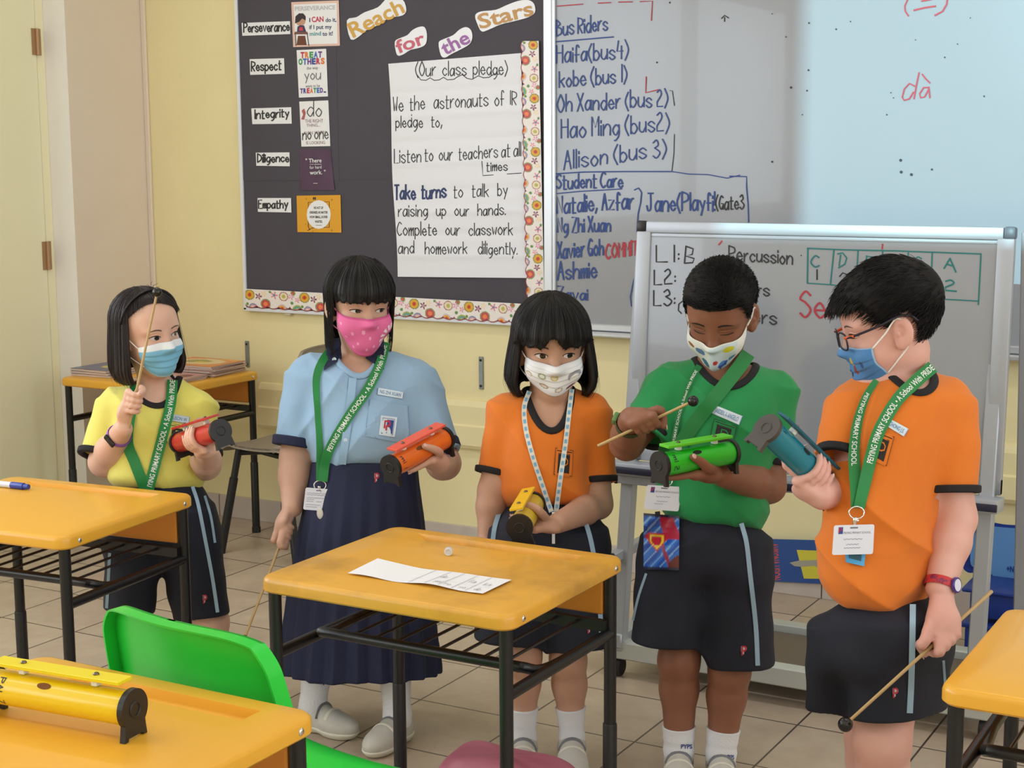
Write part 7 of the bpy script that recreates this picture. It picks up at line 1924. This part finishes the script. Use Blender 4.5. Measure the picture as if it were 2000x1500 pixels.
    wt, c_, fa, R_ = wrist_ring(p, 0, 0.20, 0.0015, 0.0085, M('olive_strap', (66, 78, 46), 0.6), 'wristwatch')
    nb_ = nrm(-RT*0.75+UP*0.5+T_*0.3); nb_ = nrm(nb_-fa*(nb_@fa)); V, F = box((0.024, 0.024, 0.011), 0.004, 2); obj('watch_case', V @ np.stack([np.cross(fa, nb_), fa, nb_], 1).T+c_+nb_*(R_+0.003), F, M('green_watch_face', (96, 140, 84), 0.25), wt, world=True, auto=40)
    mk4(); mallet('mallet swung by the boy in the green tee', tail1, H1, 0.0118)

# ---- boy in the orange tee
if '5' in KIDS:
    D = 3.0
    P0, P1, mk5 = bell_at('teal resonator bell held tilted by the boy in the orange tee', (1499, 838), D-0.185, (1618, 952), D-0.045, V3(0.62, 0.75, -0.1), (16, 122, 142), (14, 92, 112), mark=('1', 0.016, -1, 0.9, 0.006), m_cap=M('dark_grey_cap', (70, 64, 60), 0.5))
    H1 = U(1659, 1408, D-0.235); tail1 = U(1937, 1155, D-0.06); ax1 = nrm(H1-tail1); C1 = tail1+ax1*(np.linalg.norm(H1-tail1)*0.385)
    p = person('boy in an orange tee and glasses seen from the side, blue printed mask', D, sk5, ((1656, 655), D-0.015, -80, 13, 0, 1.0),
        [(722, 1716, 1806, 0.055, 0.02), (742, 1676, 1850, 0.080, 0.015), (770, 1652, 1876, 0.105, 0.01), (850, 1640, 1866, 0.125, 0.0), (950, 1628, 1846, 0.130, 0.0), (1050, 1616, 1832, 0.136, 0.0), (1140, 1602, 1816, 0.138, 0.0), (1182, 1632, 1794, 0.118, 0.0)], -34,
        [[(1668, 800, 0.0, 0.058), (1648, 850, -0.03, 0.050), (1640, 893, -0.05, 0.040)], [(1838, 790, 0.0, 0.066), (1852, 870, -0.02, 0.060), (1856, 962, -0.03, 0.051)]],
        [((1670, 805, 0.02), (1652, 945, 0.0), (1606, 968, -0.085)), ((1838, 795, 0.0), (1868, 1012, -0.02), (1836, 1150, -0.075))],
        [('grip', dict(C=(P0*0.30+P1*0.70), A=P0-P1, Q=V3(-0.55, -0.80, 0.1), Y=V3(0, 0.1, 1), rad=R_BELL, ts=1.0, phi0=15)),
         ('grip', dict(C=C1, A=ax1, Q=V3(0.35, 0.1, 0.9), Y=V3(-0.3, -0.8, 0.2), rad=0.0036, ts=1.0, phi0=25))],
        [(1680, 1240, 0.03), (1770, 1240, 0.0)], [((1704, 1440, 0.13), (1700, 1670, 0.16)), ((1722, 1450, -0.03), (1728, 1690, -0.02))],
        ((1722, 738), (1808, 738), (1724, 786), 0.095), dict(cuff=0.013), c_org,
        dict(name='shorts', lofts=[[(1166, 1622, 1808, 0.120, 0.0), (1205, 1604, 1846, 0.14, 0.0), (1290, 1600, 1852, 0.15, 0.0)], [(1220, 1602, 1730, 0.12, 0.04), (1300, 1600, 1712, 0.12, 0.05), (1374, 1598, 1690, 0.115, 0.06)], [(1220, 1672, 1848, 0.14, 0.0), (1300, 1668, 1852, 0.14, 0.0), (1392, 1666, 1848, 0.135, 0.0)]]),
        hs=1.16, arm_r=(0.041, 0.0375, 0.027), leg_r=(0.062, 0.053, 0.049, 0.034), ears=1.05, neck_r=0.046, wrinkle=0.0056, foot=[V3(-0.6, 0, 0.8), V3(-0.5, 0, 0.85)])
    r, hd, bv = p['root'], p['hd'], p['bvb']
    add_eyes(r, hd, bv, sk5, look=(0.0, -0.003), openz=0.7, brow=(96, 70, 62), bw=0.8)
    hl = lambda f: (0.052 if abs(f) < 0.75 else (0.052-0.050*min(1, (abs(f)-0.75)/0.4) if abs(f) < 1.25 else (0.002+0.030*min(1, (abs(f)-1.25)/0.15) if abs(f) < 1.80 else 0.032-0.074*min(1, (abs(f)-1.80)/0.30))))
    hair_short(r, hd, bv, m_crop, hl, lambda f, e: 0.0045+0.017*max(0, math.sin(max(e+0.12, 0)))**0.7, 9500, 0.024, 0.0010, 33, lambda f, e: (0.12*math.sin(f), 0.75, -0.25+0.2*math.sin(e)), fringe=0.034)
    def herc(a, v):
        col = (72, 128, 186)
        for x, y, rx, ry, cc in ((0.30, 0.30, 0.06, 0.10, (206, 172, 60)), (0.34, 0.48, 0.07, 0.11, (132, 62, 56)), (0.05, 0.55, 0.08, 0.08, (34, 52, 100)), (0.0, 0.25, 0.12, 0.03, (150, 182, 220)), (0.02, 0.34, 0.12, 0.02, (150, 182, 220)), (0.42, 0.86, 0.06, 0.05, (204, 184, 90)), (-0.2, 0.85, 0.07, 0.05, (34, 52, 100)), (-0.4, 0.4, 0.07, 0.12, (160, 70, 66)), (0.66, 0.4, 0.05, 0.1, (50, 80, 140))):
            if ((a-x)/rx)**2+((v-y)/ry)**2 < 1: col = cc
        return (150, 186, 222) if abs(a) > 0.975 or v < 0.02 else col
    mk_, g = face_mask(r, hd, bv, lambda v: 0.92+0.30*max(0, v-0.55), lambda a: -0.024+0.004*(1-a*a), lambda a: -0.116+0.034*abs(a)**2, PAINT('blue_printed', 0.6), herc, puff=0.008, pleat=0.003, nu=91, nv=61)
    for q, i in ((-1, 0), (1, -1)): ear_loop(mk_, hd, g[1, i], g[-3, i], q, m_elastic, 0.0016)
    gl = obj('glasses', *tube([hd.w((x, 0.100-0.0*abs(x), z)) for x, z in ((-0.008, 0.000), (-0.003, 0.003), (0.003, 0.003), (0.008, 0.000))], 0.0016, 8), M('navy_frame', (30, 30, 48), 0.35), r, world=True)
    for q in (-1, 1):
        L = [(q*(0.031+0.0225*math.copysign(abs(math.cos(a))**0.6, math.cos(a))), 0.101-0.010*abs(0.6+0.4*math.cos(a)*1.0)*0.9, -0.005+0.0165*math.copysign(abs(math.sin(a))**0.5, math.sin(a))) for a in np.linspace(0, 2*math.pi, 33)]
        obj('rim', *tube([hd.w(p_) for p_ in L], 0.0018, 8, False), M('navy_frame', (30, 30, 48), 0.35), gl, world=True)
        V = [hd.w(p_) for p_ in L[:-1]]; obj('lens', V, [list(range(len(V)))], M('spectacle_lens', (235, 240, 240), 0.05, trans=0.96, alpha=0.35), gl, world=True, smooth=False)
        tm = [(q*0.0535, 0.094, 0.004), (q*0.0655, 0.078, 0.006), (q*0.0765, 0.030, 0.016), (q*0.0800, -0.004, 0.026), (q*0.0800, -0.028, 0.022), (q*0.0770, -0.040, 0.010)]
        obj('temple', *tube(spline([hd.w(p_) for p_ in tm], 6), 0.0040, 8, True, 0.6), M('navy_frame', (30, 30, 48), 0.35), gl, world=True)
        obj('temple_tip', *tube([hd.w(p_) for p_ in tm[:2]], 0.0048, 8, True, 0.6), M('orange_hinge', (232, 96, 36), 0.4), gl, world=True)
    ln5 = lanyard('green school lanyard with white card worn over the orange tee of the boy', p, [([(1712, 742), (1690, 778), (1674, 830), (1668, 890), (1672, 950), (1674, 992)], (12, 16, 20, 22, 24, 24), TXT[:22], False, (0.12, 0.68)), ([(1822, 716), (1790, 744), (1752, 782), (1718, 840), (1702, 890), (1690, 940), (1678, 992)], (26, 26, 25, 25, 25, 24, 22), TXT, True, (0.0, 0.72))], (1673, 996), [(1629, 1026), (1708, 1024), (1705, 1082), (1625, 1084)], 24,
        [('PEIYING PRIMARY SCHOOL', 0.25, 0.92, 0.70, 0.07), ('', 0.26, 0.72, 0.49, 0.05), ('', 0.33, 0.64, 0.31, 0.05), ('', 0.28, 0.68, 0.20, 0.04)], Doff=0.030)
    fob = thing('card_holder', 'small light blue plastic holder peeking out under the white card of the boy in orange', 'card holder', tuple(p['cs'].pt(1668, 1090, 0.006)))
    patch('shell', fob, p['cs'], [(1650, 1066), (1692, 1066), (1688, 1106), (1652, 1098)], M('light_blue_plastic', (70, 160, 214), 0.3), 0.003, 0.005, 6, 6); patch('window', fob, p['cs'], [(1656, 1064), (1684, 1066), (1682, 1096), (1658, 1090)], M('dark_teal_window', (32, 82, 104), 0.3), 0.0082, 0.0006, 6, 6)
    name_tag(p['shirt'], p['cs'], [(1728, 812), (1775, 838), (1766, 853), (1722, 826)], 'W CHONG J.S.')
    crest(p['shirt'], p['cs'], [(1708, 836), (1748, 852), (1732, 912), (1690, 892)], c_org, m_blackp, c_org)
    stripe(p, [(1783, 1180), (1782, 1250), (1780, 1330), (1777, 1393)], 12); stripe(p, [(1843, 1290), (1846, 1340), (1844, 1360)], 5)
    thin_logo(p['shorts'], p['cp'], 1742, 1344, 14, 18)
    wt, c_, fa, R_ = wrist_ring(p, 1, 0.06, 0.0018, 0.0085, M('red_strap', (196, 46, 50), 0.5, noise=(120, 0.7, (70, 40, 90), 0.52, 0.58)), 'wristwatch')
    nb_ = nrm(T_*0.72+RT*0.65); nb_ = nrm(nb_-fa*(nb_@fa)); cw = c_+nb_*(R_-0.001)
    V, F = lathe([(0.0135, 0), (0.0148, 0.002), (0.0148, 0.006), (0.0125, 0.0075), (0.0120, 0.0066), (0.0003, 0.0066)], 28, nb_, cw); obj('watch_case', V, F, M('violet_case', (72, 50, 130), 0.3), wt, world=True, auto=40)
    V, F = lathe([(0.0116, 0.0068), (0.0003, 0.0069)], 28, nb_, cw); obj('watch_dial', V, F, M('watch_dial', (224, 222, 240), 0.2), wt, world=True, smooth=False)
    mk5(); mallet('mallet held low across the shorts of the boy in the orange tee', tail1, H1, 0.0135)

# ---- yellow bell lying on the nearest desk
za = DH+R_BELL+0.017+0.0006
P1 = at_z(258, 1384, za); P0 = at_z(-14, 1338, za)
bell('yellow resonator bell standing on the nearest desk', P0, P1, (0, 0, 1), (236, 200, 20), (236, 214, 24), mark=('PAL 7', 0.030, -1, 0.85, 0.040))
